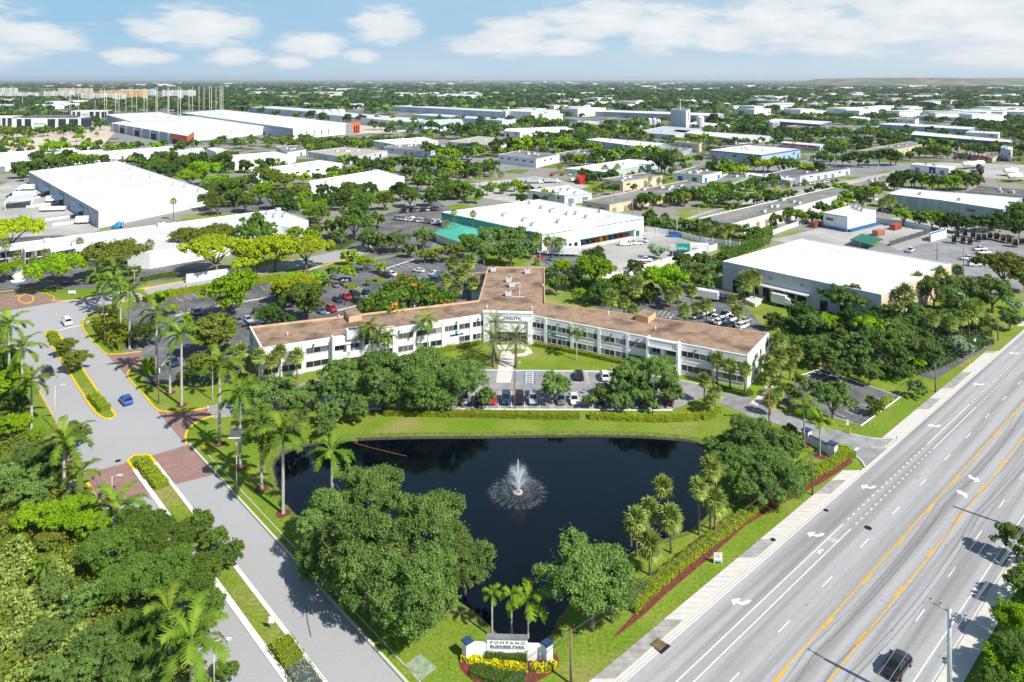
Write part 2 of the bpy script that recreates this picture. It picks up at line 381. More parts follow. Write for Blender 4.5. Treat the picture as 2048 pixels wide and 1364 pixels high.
pond_px = [(548, 925), (562, 906), (600, 890), (660, 879), (760, 874), (860, 872), (960, 872), (1080, 870), (1200, 869), (1290, 871), (1380, 878), (1402, 887), (1412, 905), (1440, 960), (1425, 1010), (1385, 1050), (1330, 1070), (1250, 1100), (1180, 1150), (1110, 1225), (1095, 1270), (1062, 1284), (1030, 1280), (1000, 1262), (965, 1225), (900, 1180), (800, 1110), (700, 1075), (607, 1032), (580, 1010), (558, 965)]
pond = smooth(PW(pond_px), 2)
def grow(P, d):
    n = len(P); out = []
    ar = sum(P[i].x * P[(i + 1) % n].y - P[(i + 1) % n].x * P[i].y for i in range(n)); sg = 1 if ar > 0 else -1
    for i in range(n):
        t = (P[(i + 1) % n] - P[i - 1]); t.z = 0; t.normalize(); out.append(P[i] + Vector((t.y, -t.x, 0)) * d * sg)
    return out
rim = grow(pond, 1.6)
mb = MB(); mb.poly([(-60000, -2000), (60000, -2000), (60000, 80000), (-60000, 80000)], 0, GRASS, holes=[rim])
tag(mb.build('ground'), kind='structure')
BANK = mat('grassy_bank', (0.14, 0.22, 0.02), 0.95, 0.2, 1.2, col2=(0.10, 0.11, 0.03), sc2=3)
MUD = mat('pond_mud', (0.07, 0.06, 0.04), 0.9, 0.2, 1.2)
mb = MB(); n = len(rim); inn = grow(pond, 0.45)
for i in range(n):
    j = (i + 1) % n
    a, b, c, d, e, g = rim[i], rim[j], inn[j], inn[i], pond[j], pond[i]
    mb.face([a, b, Vector((c.x, c.y, -0.22)), Vector((d.x, d.y, -0.22))], BANK)
    mb.face([Vector((d.x, d.y, -0.22)), Vector((c.x, c.y, -0.22)), Vector((e.x, e.y, -0.62)), Vector((g.x, g.y, -0.62))], MUD)
tag(mb.build('pond_bank'), kind='structure')
mb = MB(); mb.poly(grow(pond, 0.3), -0.55, mat('x', (0, 0, 0)))
WATER = bpy.data.materials.new('pond_water'); WATER.use_nodes = True
def water():
    N = WATER.node_tree.nodes; L = WATER.node_tree.links; b = N['Principled BSDF']
    b.inputs['Base Color'].default_value = (0.0005, 0.0019, 0.0048, 1); b.inputs['Roughness'].default_value = 0.035; b.inputs['IOR'].default_value = 1.33
    tc = N.new('ShaderNodeTexCoord'); mp = N.new('ShaderNodeMapping'); mp.inputs['Scale'].default_value = (1.0, 1.7, 1); mp.inputs['Rotation'].default_value = (0, 0, 0.5); L.new(tc.outputs['Object'], mp.inputs['Vector'])
    n = N.new('ShaderNodeTexNoise'); n.inputs['Scale'].default_value = 1.6; n.inputs['Detail'].default_value = 3; L.new(mp.outputs['Vector'], n.inputs['Vector'])
    bp = N.new('ShaderNodeBump'); bp.inputs['Strength'].default_value = 0.14; bp.inputs['Distance'].default_value = 0.05
    L.new(n.outputs['Fac'], bp.inputs['Height']); L.new(bp.outputs['Normal'], b.inputs['Normal'])
water(); mb.mats = [WATER]; tag(mb.build('water'), kind='structure')

# --- divided drive on the left
road = [LLv(.575, 2400), LLv(.575, 967), LLv(.58, 760), LLv(.58, 705)] + PW([(-20, 700), (-140, 694), (-150, 650), (0, 624), (110, 605), (195, 592), (300, 573), (420, 552), (520, 533), (640, 510), (740, 488), (750, 500), (690, 520), (600, 536), (500, 552), (400, 572), (290, 592), (215, 611), (172, 632), (161, 645), (166, 662), (205, 700)]) + [LLv(.912, 790), LLv(.905, 890), LLv(.906, 2400)]
sheet('road', [road], 0.03, ASPH)
br = [PW([(-60, 606), (0, 592), (58, 580), (90, 590), (130, 600), (195, 591), (110, 604), (0, 622), (-60, 634)]),
      PW([(213, 709), (283, 704), (290, 722), (278, 736), (252, 748)]),
      PW([(316, 824), (350, 826), (412, 819), (428, 832), (395, 843), (374, 858), (368, 886)])]
band1 = [LLv(.575, 948), LLv(.709, 925), LLv(.713, 988), LLv(.575, 1018)]
band2 = [LLv(.782, 912), LLv(.905, 890), LLv(.905, 949), LLv(.776, 971)]
band3 = PW([(118, 900), (140, 892), (150, 940), (125, 950)])
sheet('brick_paving', br + [band1, band2, band3], 0.05, BRICK)
# far yards and roads, parking
lotp = [PW([(395, 818), (600, 768), (640, 758), (700, 752), (960, 741), (1235, 744), (1330, 756), (1440, 778), (1500, 795), (1566, 824), (1667, 859), (1740, 877), (1796, 877), (1733, 936), (1712, 915), (1675, 893), (1612, 868), (1560, 850), (1500, 833), (1440, 806), (1400, 797), (1345, 820), (1100, 819), (800, 819), (640, 819), (600, 812), (430, 838)])]
sheet('drive', lotp, 0.03, mat('entrance_asphalt', (0.30, 0.295, 0.295), 0.92, 0.1, 0.06, col2=(0.2, 0.2, 0.2), sc2=0.5, thr=(0.4, 0.7)))
lots = [PW([(262, 605), (330, 588), (560, 556), (600, 545), (720, 525), (860, 500), (960, 500), (975, 540), (950, 600), (800, 640), (640, 680), (500, 700), (470, 760), (300, 770), (225, 680)]),
        PW([(1600, 752), (1642, 738), (1800, 795), (1722, 852), (1560, 802)]),
        PW([(1150, 600), (1420, 560), (1470, 590), (1560, 690), (1520, 700), (1350, 640), (1260, 640)]),
        PW([(1700, 640), (1850, 610), (1990, 690), (1940, 716), (1870, 760), (1800, 740), (1700, 700)]),
        PW([(1060, 500), (1130, 490), (1200, 545), (1120, 560)]),
        PW([(780, 425), (870, 400), (905, 420), (860, 500), (700, 520), (640, 470)]),
        PW([(-80, 480), (120, 470), (420, 512), (430, 545), (230, 575), (60, 580), (-80, 600)]),
        PW([(330, 372), (420, 380), (560, 395), (610, 430), (560, 425), (400, 425)])]
sheet('parking_lot', lots, 0.02, LOT)
conc = [PW([(-120, 500), (-60, 380), (0, 372), (58, 345), (120, 380), (200, 460), (140, 480), (0, 492)]),
        PW([(1130, 505), (1240, 462), (1330, 466), (1432, 500), (1252, 558), (1200, 545)]),
        PW([(1540, 480), (1660, 452), (1860, 456), (1700, 500), (1600, 490)]),
        PW([(900, 372), (1070, 352), (1180, 372), (1060, 410), (960, 395)]),
        PW([(1280, 470), (1500, 400), (1800, 340), (1860, 325), (2060, 330), (2060, 360), (1900, 352), (1830, 350), (1660, 378), (1420, 420), (1320, 455)]),
        PW([(1720, 470), (1760, 440), (1840, 430), (1960, 460), (1800, 500)])]
sheet('pavement', conc, 0.024, mat('yard_concrete', (0.47, 0.45, 0.42), 0.9, 0.1, 0.04, col2=(0.33, 0.32, 0.3), sc2=0.2, spec=0.1))
yard2 = [PW([(1680, 510), (1860, 462), (2100, 490), (2160, 560), (1930, 600), (1900, 590), (1870, 540)]), PW([(190, 262), (240, 262), (420, 292), (300, 300), (215, 268)]), PW([(620, 330), (900, 310), (1100, 322), (1000, 345), (700, 350)]), PW([(1480, 345), (1620, 318), (1900, 330), (1700, 350), (1560, 360)])]
sheet('storage_yard', yard2, 0.028, mat('yard_asphalt', (0.27, 0.27, 0.275), 0.92, 0.1, 0.04, sc2=0.2))
sheet('bare_ground', [PW([(-300, 250), (120, 248), (240, 254), (200, 296), (150, 305), (-300, 312)]), PW([(640, 240), (780, 246), (880, 262), (700, 268)])], 0.03, SAND)
sheet('mulch_bed', [PW([(1225, 1275), (1262, 1235), (1272, 1222), (1380, 1120), (1410, 1095), (1475, 1050), (1500, 1030), (1560, 988), (1650, 945), (1700, 915), (1706, 925), (1640, 968), (1560, 1010), (1490, 1052), (1420, 1115), (1330, 1190), (1290, 1228), (1240, 1268)])], 0.03, MULCH)
MULCHP = smooth(PW([(915, 1325), (925, 1300), (1000, 1310), (1085, 1310), (1112, 1305), (1120, 1325), (1108, 1345), (1060, 1372), (960, 1372), (928, 1350)]), 2)
sheet('mulch_bed', [MULCHP], 0.035, MULCH)
# --- the boulevard
BA = bpy.data.materials.new('boulevard_asphalt'); BA.use_nodes = True
def blvd():
    N = BA.node_tree.nodes; L = BA.node_tree.links; b = N['Principled BSDF']; b.inputs['Roughness'].default_value = 0.9; b.inputs['Specular IOR Level'].default_value = 0.15
    tc = N.new('ShaderNodeTexCoord'); mp = N.new('ShaderNodeMapping'); mp.vector_type = 'TEXTURE'; mp.inputs['Rotation'].default_value = (0, 0, A1); L.new(tc.outputs['Object'], mp.inputs['Vector'])
    m2 = N.new('ShaderNodeMapping'); m2.inputs['Scale'].default_value = (0.012, 0.62, 1); L.new(mp.outputs['Vector'], m2.inputs['Vector'])
    n = N.new('ShaderNodeTexNoise'); n.inputs['Scale'].default_value = 1; n.inputs['Detail'].default_value = 5; L.new(m2.outputs['Vector'], n.inputs['Vector'])
    r = N.new('ShaderNodeValToRGB'); L.new(n.outputs['Fac'], r.inputs['Fac'])
    r.color_ramp.elements[0].position = 0.3; r.color_ramp.elements[0].color = (0.22, 0.21, 0.205, 1); r.color_ramp.elements[1].position = 0.58; r.color_ramp.elements[1].color = (0.385, 0.385, 0.39, 1)
    n3 = N.new('ShaderNodeTexNoise'); n3.inputs['Scale'].default_value = 1.3; n3.inputs['Detail'].default_value = 10; L.new(tc.outputs['Object'], n3.inputs['Vector'])
    m3 = N.new('ShaderNodeMapRange'); m3.inputs['To Min'].default_value = 0.86; m3.inputs['To Max'].default_value = 1.1; L.new(n3.outputs['Fac'], m3.inputs['Value'])
    x = N.new('ShaderNodeMix'); x.data_type = 'RGBA'; x.blend_type = 'MULTIPLY'; x.inputs['Factor'].default_value = 1; L.new(r.outputs['Color'], x.inputs['A']); L.new(m3.outputs[0], x.inputs['B'])
    L.new(x.outputs['Result'], b.inputs['Base Color'])
blvd()
sheet('boulevard', [[LR(1.156, 20), LR(1.156, 900), LR(.60, 900), LR(.60, 20)]], 0.03, BA)
mb = MB(); y = 30.0; k = 0
r2 = random.Random(3)
CONC1 = mat('pale_sidewalk', (0.60, 0.575, 0.53), 0.9, 0.08, 0.6, sc2=1.4); CONC2 = mat('worn_sidewalk', (0.40, 0.385, 0.36), 0.9, 0.15, 0.6, sc2=1.4)
gap = [(127.8, 135.5), (184, 203)]
while y < 700:
    y2 = y + r2.choice([4, 5, 7, 9, 12]) * 0.671 * 1.5
    for g0, g1 in gap:
        if y < g0 < y2: y2 = g0
        if g0 - 0.01 <= y < g1: y = g1; y2 = max(y2, y + 4)
    m_ = CONC1 if k % 2 else CONC2; k += 1
    mb.hexa([LR(1.162, y), LR(1.162, y2), LR(1.2, y2), LR(1.2, y)], [p + Vector((0, 0, .14)) for p in (LR(1.162, y), LR(1.162, y2), LR(1.2, y2), LR(1.2, y))], m_, bottom=False)
    t = y + 1.0
    while t < y2 and y < 260:
        mb.face([p + Vector((0, 0, .146)) for p in (LR(1.162, t), LR(1.162, t + .03), LR(1.2, t + .03), LR(1.2, t))], DGREY); t += 1.0
    y = y2
tag(mb.build('sidewalk'), kind='structure')
mb = MB()
mb.hexa([LR(.625, 30), LR(.625, 700), LR(.578, 700), LR(.578, 30)][::-1], [p + Vector((0, 0, .14)) for p in (LR(.625, 30), LR(.625, 700), LR(.578, 700), LR(.578, 30))][::-1], CONC1, bottom=False)
tag(mb.build('sidewalk'), kind='structure')
mb = MB()
for y0, y1 in ((20, 127.8), (135.5, 184), (203, 700)):
    ribbon(mb, [LR(1.159, y0), LR(1.159, y1)], 0.25, 0, 0.16, KERB)
mb2 = MB(); ribbon(mb2, [LR(1.150, 20), LR(1.150, 700)], 0.4, 0.02, 0.036, KERB); ribbon(mb2, [LR(.628, 20), LR(.628, 700)], 0.4, 0.02, 0.036, KERB)
ribbon(mb, smooth(PW([(1796, 876), (1770, 879), (1740, 877), (1700, 868)]), 2, False), 0.3, 0, 0.16, KERB)
ribbon(mb, smooth(PW([(1732, 937), (1722, 920), (1700, 905), (1675, 892)]), 2, False), 0.3, 0, 0.16, KERB)
tag(mb.build('kerb'), kind='structure'); tag(mb2.build('gutter'), kind='structure')
# markings
WM = mat('road_marking_white', (0.74, 0.74, 0.73), 0.7, 0.08, 2, sc2=6); YM = mat('road_marking_yellow', (0.78, 0.42, 0.02), 0.7, 0.1, 1, sc2=4)
mb = MB()
def line(s, y0, y1, wd=0.14, m=WM, z=0.046): ribbon(mb, [LR(s, y0), LR(s, y1)], wd, 0.02, z, m)
line(1.1415, 20, 900); line(.662, 20, 900)
for s, o in ((1.056, 0), (1.027, 1.2)):
    line(s, 20, 112.5 - o); line(s, 137 - o, 154 - o); line(s, 260, 600)
    for a, b in ((113.6 - o, 136), (155 - o, 215)):
        t = a
        while t < b: line(s, t, t + .42, 0.18); t += 1.27
for s, ph in ((.966, 90.4), (.732, 92.3)):
    for i in range(-8, 60): line(s, ph + i * 8.18, ph + i * 8.18 + 2.05, .14)
for s, ph, s2 in ((.895, 99.2, .8905), (.804, 104.8, .8085)):
    line(s, 20, 900, .16, YM)
    for i in range(-9, 60): line(s2, ph + i * 8.18, ph + i * 8.18 + 2.05, .15, YM)
def zp(L, ox, oy, sc): return PW([(ox + x / sc, oy + y / sc) for x, y in L])
ar = zp([(1190, 618), (1288, 602), (1256, 628), (1300, 640), (1340, 618), (1380, 622), (1350, 656), (1290, 667), (1240, 650), (1212, 673)], 1200, 1064, 4.547)
c0 = gp(1482, 1205)
for u, v in ((1482, 1205), (1632, 1070), (1737.5, 974.6), (1869, 852), (1958, 769), (2029, 707)):
    d = gp(u, v) - c0; mb.poly([p + d for p in ar], 0.048, WM)
for L_ in ([(1505, 962), (1555, 965), (1545, 975), (1590, 988), (1597, 1020), (1578, 1028), (1565, 1008), (1528, 988), (1525, 1002)], [(1695, 893), (1645, 898), (1655, 885), (1610, 867), (1600, 845), (1618, 838), (1630, 853), (1672, 870), (1672, 850)]):
    mb.poly(zp(L_, 1536, 740, 4), 0.048, WM)
mb.poly(zp([(395, 330), (402, 300), (412, 310), (440, 298), (448, 308), (420, 322), (425, 340)], 1536, 1024, 4), 0.048, WM)
for cx_, cy_ in ((508, 222), (545, 230)):
    c = gp(1536 + cx_ / 4, 1024 + cy_ / 4); ribbon(mb, [c + Vector((math.cos(a), math.sin(a), 0)) * .38 for a in np.linspace(0, 6.28, 15)[:-1]], .1, .02, .048, WM, True)
ribbon(mb, [gp(1536 + 508 / 4, 1024 + 222 / 4), gp(1536 + 515 / 4, 1024 + 240 / 4), gp(1536 + 545 / 4, 1024 + 230 / 4)], .1, .02, .048, WM)
# stop bars and parking stripes
ribbon(mb, [gp(1698, 908), gp(1717, 896)], .45, .02, .05, WM)
ribbon(mb, [gp(110, 662), gp(163, 650)], .35, .02, .05, WM)
for i in range(-12, 14):
    u0 = 1078 + i * 26.3
    if 640 < u0 < 1345:
        ub = 1024 + (u0 - 1024) * 1.0
        for e in (-2.2, 2.2): ribbon(mb, [gp(ub + e, 818), gp(1024 + (ub + e - 1024) * .955, 782)], .1, .02, .05, WM)
for u0 in (960, 1124, 1150, 1172, 1198, 1223, 690, 716, 742, 768, 794, 820, 846, 872, 898, 924):
    for e in (-2, 2): ribbon(mb, [gp(u0 + e, 744), gp(1024 + (u0 + e - 1024) * 1.03, 767)], .1, .02, .05, WM)
for i in range(6): ribbon(mb, [gp(1053.5, 745 + i * 4), gp(1065.5, 745 + i * 4)], .16, .02, .05, WM)
for u0 in (1052.5, 1066): ribbon(mb, [gp(u0, 744), gp(u0 - .6, 767)], .15, .02, .052, WM)
def stripes(a, b, n, ln, wd=.12):
    a = gp(*a); b = gp(*b); d = gp(*ln) - a
    for i in range(n):
        p = a.lerp(b, i / (n - 1)); ribbon(mb, [p, p + d], wd, .012, .04, WM)
stripes((762, 541), (828, 520), 7, (780, 549)); stripes((790, 560), (860, 538), 7, (808, 569)); stripes((258, 652), (262, 700), 6, (285, 648)); stripes((352, 595), (400, 585), 4, (366, 603)); stripes((360, 622), (430, 606), 5, (372, 632))
stripes((640, 690), (700, 672), 4, (655, 702)); stripes((520, 572), (650, 545), 9, (530, 580)); stripes((265, 665), (300, 590), 3, (290, 655))
stripes((845, 602), (880, 565), 4, (868, 606)); stripes((1604, 757), (1655, 773), 3, (1642, 740)); stripes((1690, 835), (1788, 798), 7, (1672, 826)); stripes((1325, 618), (1348, 628), 4, (1315, 630)); stripes((1085, 525), (1110, 515), 4, (1098, 533))
tag(mb.build('road_markings'), kind='structure')
mb = MB(); PT = mat('tar_patch', (.13, .13, .13), .9, .1, 1); q_ = random.Random(9)
for i in range(70):
    c = LR(q_.uniform(.68, 1.13), q_.uniform(80, 260)); w_ = q_.uniform(.05, .16); mb.poly([c + Vector((math.cos(a) * w_ * q_.uniform(.5, 1.6), math.sin(a) * w_ * q_.uniform(.5, 1.3), 0)) for a in np.linspace(0, 6.283, 9)[:-1]], .038 + i * 3e-5, PT)
for u0, v0, u1, v1 in ((612, 1215, 622, 1274), (700, 560, 712, 552)): ribbon(mb, PW([(u0, v0), ((u0 + u1) / 2 - 2, (v0 + v1) / 2), (u1, v1)]), .16, .02, .04, PT)
tag(mb.build('tar_marks'), kind='structure')
mb = MB()
for u0 in (1049, 1070, 1031, 960): ribbon(mb, [gp(u0, 743.5), gp(u0 - .4, 768)], .12, .02, .052, BLUEP)
ribbon(mb, [gp(966, 742.5), gp(1092, 742.5)], .25, .02, .07, mat('faded_blue_paint', (.08, .38, .6), .7))
tag(mb.build('road_markings'), kind='structure')
# --- medians and kerbs of the drive
def island(poly, kerbs, grass=True):
    mb = MB(); mb.hexa(poly, [p + Vector((0, 0, .12)) for p in poly], GRASS, bottom=False) if False else None
    mb.poly(poly, .10, GRASS); o = mb.build('verge'); tag(o, kind='structure')
far = smooth(PW([(88, 668), (97, 661), (112, 661), (128, 685), (165, 738), (196, 785), (224, 822), (232, 832), (222, 838), (205, 837), (186, 822), (150, 764), (120, 716)]), 1)
island(far, 0)
near = [LLv(.7155, 2400), LLv(.7155, 960), LLv(.709, 922), LLv(.735, 913), LLv(.777, 911), LLv(.776, 960), LLv(.772, 2400)]
island(near, 0)
mb = MB(); ribbon(mb, far, .42, 0, .17, YPAINT, True); ribbon(mb, [LLv(.709, 940), LLv(.709, 922), LLv(.735, 912), LLv(.777, 910), LLv(.778, 925)], .5, 0, .172, YPAINT)
rc = smooth(PW([(290, 592), (215, 611), (174, 631), (163, 646), (168, 664), (205, 702)]) , 2, False)
ribbon(mb, rc, .34, 0, .16, YPAINT); ribbon(mb, smooth(PW([(205, 702), (213, 709), (235, 709), (283, 703)]), 2, False), .34, 0, .165, YPAINT)
ribbon(mb, smooth(PW([(280, 726), (262, 737), (252, 749), (268, 771), (283, 783)]), 2, False), .34, 0, .16, YPAINT)
ribbon(mb, smooth(PW([(283, 783), (310, 818), (322, 823), (350, 825), (412, 817)]), 2, False), .4, 0, .165, YPAINT)
ribbon(mb, smooth(PW([(428, 832), (400, 840), (378, 856), (370, 872), (373, 888)]), 2, False), .4, 0, .16, YPAINT)
ribbon(mb, smooth(PW([(30, 594), (60, 580), (100, 590), (112, 597), (100, 604), (185, 597), (300, 574)]), 1, False), .3, 0, .16, YPAINT)
ribbon(mb, smooth(PW([(-40, 588), (60, 578), (100, 568)]), 1, False), .25, 0, .16, YPAINT)
ribbon(mb, smooth(PW([(34, 597), (44, 607), (58, 607), (68, 601), (64, 592), (50, 588)]), 1), .35, 0, .17, YPAINT, True)
ribbon(mb, [LLv(.583, 765), LLv(.582, 860)], .22, 0, .15, YPAINT); ribbon(mb, PW([(175, 966), (184, 985)]), .5, 0, .17, YPAINT); ribbon(mb, PW([(640, 533), (690, 520), (740, 506)]), .3, 0, .15, YPAINT); ribbon(mb, PW([(270, 583), (330, 570), (380, 562)]), .3, 0, .15, YPAINT)
tag(mb.build('yellow_kerb'), kind='structure')
mb = MB(); ribbon(mb, [LLv(.7175, 2400), LLv(.711, 940)], .75, 0, .16, KERBW); ribbon(mb, [LLv(.7715, 2400), LLv(.778, 926)], .55, 0, .16, KERBW)
ribbon(mb, [LLv(.911, 2400), LLv(.911, 888)], .35, 0, .15, KERB); ribbon(mb, [LLv(.573, 2400), LLv(.573, 985)], .3, 0, .15, KERB)
ribbon(mb, PW([(640, 818.5), (1100, 819.5), (1345, 821)]), .25, 0, .15, KERBW); ribbon(mb, PW([(640, 757), (700, 751), (960, 740.5), (1235, 743.5), (1330, 755), (1440, 777)]), .2, 0, .15, KERBW)
ribbon(mb, PW([(1600, 752), (1642, 738), (1800, 795), (1722, 852), (1667, 835)]), .2, 0, .15, KERBW); ribbon(mb, PW([(262, 604), (330, 588), (430, 572), (560, 556), (640, 533)]), .25, 0, .15, KERBW)
ribbon(mb, PW([(760, 541), (828, 519)]), .25, 0, .15, KERBW); ribbon(mb, PW([(350, 632), (440, 612), (520, 598), (600, 580)]), .25, 0, .14, KERBW); ribbon(mb, PW([(640, 630), (720, 610)]), .25, 0, .14, KERBW)
ribbon(mb, [LLv(.935, 2400), LLv(.935, 905)], .12, 0, .05, KERB)
tag(mb.build('kerb'), kind='structure')
walk = [PW([(1006, 702), (1018, 702), (1029, 712), (1026, 742), (1021, 766), (992, 766), (995, 742), (1000, 712)]), PW([(1530, 780), (1546, 786), (1514, 812), (1500, 806)]), PW([(985, 690), (1045, 690), (1060, 697), (1066, 706), (1050, 713), (1022, 714), (1022, 709), (1048, 706), (1052, 700), (1036, 697), (1000, 700)]),
        [LLv(.50, 2400), LLv(.50, 960), LLv(.545, 960), LLv(.545, 2400)]]
sheet('footpath', walk, 0.06, mat('footpath_concrete', (.64, .58, .53), .9, .08, .5, sc2=1.2))
sheet('footpath', [PW([(808, 1332), (840, 1309), (876, 1336), (842, 1362)])], 0.07, mat('mossy_concrete', (.33, .38, .27), .9, .15, 1.2, col2=(.2, .27, .15), sc2=2))
# ponds far off
sheet('water', [PW([(1108, 240), (1130, 238), (1200, 243), (1196, 251), (1150, 252), (1112, 248)])], 0.05, mat('far_water', (0.02, 0.05, 0.09), .1, .1, .1, spec=.5))
# landfill hill on the horizon
def hill():
    xs = [1660, 1700, 1722, 1750, 1790, 1820, 1850, 1880, 1900, 1950, 2000, 2060, 2150, 2300, 2450]; tp = [0, 5, 18, 36, 40, 34, 48, 36, 46, 42, 34, 43, 38, 25, 0]
    V = []; Q = []
    for r, (Y, kf) in enumerate(((7600, 0), (8000, .75), (8250, 1), (9500, 1), (10500, 0))):
        for u, t in zip(xs, tp): V.append(((u - CX) * 8000 / F, Y, (t * 1.1 + 42 * (t > 3)) * kf * 1.0))
    n = len(xs)
    for r in range(4):
        for i in range(n - 1): Q.append([r * n + i, r * n + i + 1, (r + 1) * n + i + 1, (r + 1) * n + i])
    me = np_mesh('hill', V, Q, [mat('landfill_cover', (.11, .13, .07), .95, .2, .004, col2=(.24, .20, .14), sc2=.02, thr=(.45, .6))], smooth=True)
    tag(put('hill', me), kind='structure')
hill()

KEEPOUT = [p for p in lots[2:6]] + conc + yard2 + [road] + lotp
# ------------------------------------------------------------------ buildings
def ccw(P):
    n = len(P); a = sum(P[i].x * P[(i + 1) % n].y - P[(i + 1) % n].x * P[i].y for i in range(n))
    return P if a > 0 else P[::-1]
def par(near, left, right, h):
    """roof corners from three picture points of a rectangular roof at height h"""
    a, l, r = gp(*near, h), gp(*left, h), gp(*right, h); return [l, a, r, l + r - a]
BLOCK = []; BLIND = mat('window_blinds', (.3, .29, .27), .4, .1, 2)
class Bld:
    def __init__(s, name, label, cat, P, h, wall=WHITE, roof=WROOF, para=0.5, trim=None, group=None, keep=False):
        s.P = P if keep else ccw([Vector((p.x, p.y, 0)) for p in P]); s.h = h; n = len(s.P); s.wall = wall
        s.P = [Vector((p.x, p.y, 0)) for p in s.P]
        c = sum(s.P, Vector()) / n; s.c = c; BLOCK.append(s.P)
        s.root = empty(name, c, 0, label, cat, group)
        inn = grow(s.P, -0.35); up = lambda L, z: [Vector((p.x, p.y, z)) for p in L]
        mb = MB()
        for i in range(n):
            j = (i + 1) % n
            mb.face([up(s.P, 0)[i], up(s.P, 0)[j], up(s.P, h)[j], up(s.P, h)[i]], wall)
        mb.build('wall', s.root)
        mb = MB(); pm = trim or wall
        for i in range(n):
            j = (i + 1) % n
            mb.face([up(s.P, h)[i], up(s.P, h)[j], up(inn, h)[j], up(inn, h)[i]], pm)
            mb.face([up(inn, h)[i], up(inn, h)[j], up(inn, h - para)[j], up(inn, h - para)[i]], pm)
        mb.build('parapet', s.root)
        mb = MB(); mb.poly(inn, h - para, roof); mb.build('roof', s.root)
        s.zr = h - para
    def near(s, pu, pv):            # edge whose middle is nearest a picture point (roof line)
        q = gp(pu, pv, s.h); best = None
        for i in range(len(s.P)):
            a, b = s.P[i], s.P[(i + 1) % len(s.P)]; t = max(0, min(1, (q - a).dot(b - a) / (b - a).length_squared)); d = ((a + (b - a) * t) - Vector((q.x, q.y, 0))).length
            if best is None or d < best[0]: best = (d, i)
        i = best[1]; return Edge(s.P[i], s.P[(i + 1) % len(s.P)])
    def unit(s, u, v, w=2.0, d=1.4, hh=1.2, m=LMETAL, rz=None):     # roof plant, picture point at its foot
        c = gp(u, v, s.zr); mb = MB(); rz = A1 if rz is None else rz
        mb.box((c.x, c.y, s.zr + hh / 2 + .12), (w, d, hh), rz, m); mb.box((c.x, c.y, s.zr + .08), (w * .8, d * .8, .16), rz, DGREY); mb.box((c.x, c.y, s.zr + hh + .16), (w * .55, d * .6, .1), rz, DGREY)
        mb.build('roof_unit', s.root)
class Edge:
    def __init__(s, a, b):
        s.a = Vector((a.x, a.y, 0)); s.b = Vector((b.x, b.y, 0)); s.L = (s.b - s.a).length; s.d = (s.b - s.a) / s.L; s.n = Vector((s.d.y, -s.d.x, 0))
    def s_at(s, u):
        k = (u - CX) / F; return (k * s.a.y - s.a.x) / (s.d.x - k * s.d.y)
    def pt(s, t, off=0.0, z=0.0): p = s.a + s.d * t + s.n * off; return Vector((p.x, p.y, z))
    def box(s, mb, t0, t1, z0, z1, o0, o1, m):
        if t0 > t1: t0, t1 = t1, t0
        b = [s.pt(t0, o1, z0), s.pt(t1, o1, z0), s.pt(t1, o0, z0), s.pt(t0, o0, z0)]
        mb.hexa(b, [p + Vector((0, 0, z1 - z0)) for p in b], m)
    def boxu(s, mb, u0, u1, *a): s.box(mb, s.s_at(u0), s.s_at(u1), *a)
    def window(s, root, t0, t1, z0, z1, n=1, glass=None, name='window', frame=None):
        if t0 > t1: t0, t1 = t1, t0
        fr = MB(); frame = frame or LMETAL; w = .07
        s.box(fr, t0, t1, z1 - w, z1, 0.005, .09, frame); s.box(fr, t0 - .06, t1 + .06, z0 - .05, z0 + .03, 0.005, .15, frame)
        for i in range(n + 1):
            t = t0 + (t1 - t0) * i / n; s.box(fr, t - w / 2, t + w / 2, z0 + .03, z1 - w, 0.006, .085, frame)
        f = fr.build(name, root)
        p = MB(); g_ = glass or GLASS
        for i in range(n): s.box(p, t0 + (t1 - t0) * i / n + .02, t0 + (t1 - t0) * (i + 1) / n - .02, z0, z1, 0.002, .03, g_ if g_ in (WHITE, DARK) or r2.random() < .62 else r2.choice([GLASS, GLASS2, BLIND]))
        put('pane', p.mesh('pane', root.location), f)
        return f
    def door(s, root, u0, u1, z1, m=GREY, z0=0.0, off=.06, name='dock_door', slats=True):
        mb = MB(); t0, t1 = sorted((s.s_at(u0), s.s_at(u1))); s.box(mb, t0, t1, z0, z1, .004, off, m)
        if slats:
            k = int((z1 - z0) / .6)
            for i in range(1, k): s.box(mb, t0 + .05, t1 - .05, z0 + i * .6, z0 + i * .6 + .05, off, off + .02, DGREY if m is not DARK else m)
        s.box(mb, t0 - .1, t0, z0, z1 + .1, .004, off + .06, LMETAL); s.box(mb, t1, t1 + .1, z0, z1 + .1, .004, off + .06, LMETAL)
        mb.build(name, root)

def one(b, name, e, *a):
    mb = MB(); e.box(mb, *a); mb.build(name, b.root)

def text_mesh(name, s, size, m, ext=0.04, bold=0.0, spacing=1.0, align='LEFT'):
    cu = bpy.data.curves.new(name, 'FONT'); cu.body = s; cu.size = size; cu.extrude = ext; cu.offset = bold; cu.space_character = spacing; cu.align_x = align
    ob = bpy.data.objects.new(name, cu); dg = bpy.context.evaluated_depsgraph_get()
    me = bpy.data.meshes.new_from_object(ob, depsgraph=dg); bpy.data.objects.remove(ob); bpy.data.curves.remove(cu)
    me.materials.clear(); me.materials.append(m); return me
def letters(name, s, edge, t, z, size, m, parent, off=.1, bold=0.0, spacing=1.0, width=None):
    me = text_mesh(name, s, size, m, .05, bold, spacing)
    rz = math.atan2(edge.d.y, edge.d.x); o = put(name, me, parent)
    p = edge.pt(t, off, z) - (parent.location if parent else Vector())
    o.location = p; o.rotation_euler = (R(90), 0, rz)
    if width:
        xs = [v.co.x for v in me.vertices]; k = width / (max(xs) - min(xs)); o.scale = (k, 1, 1)
    return o
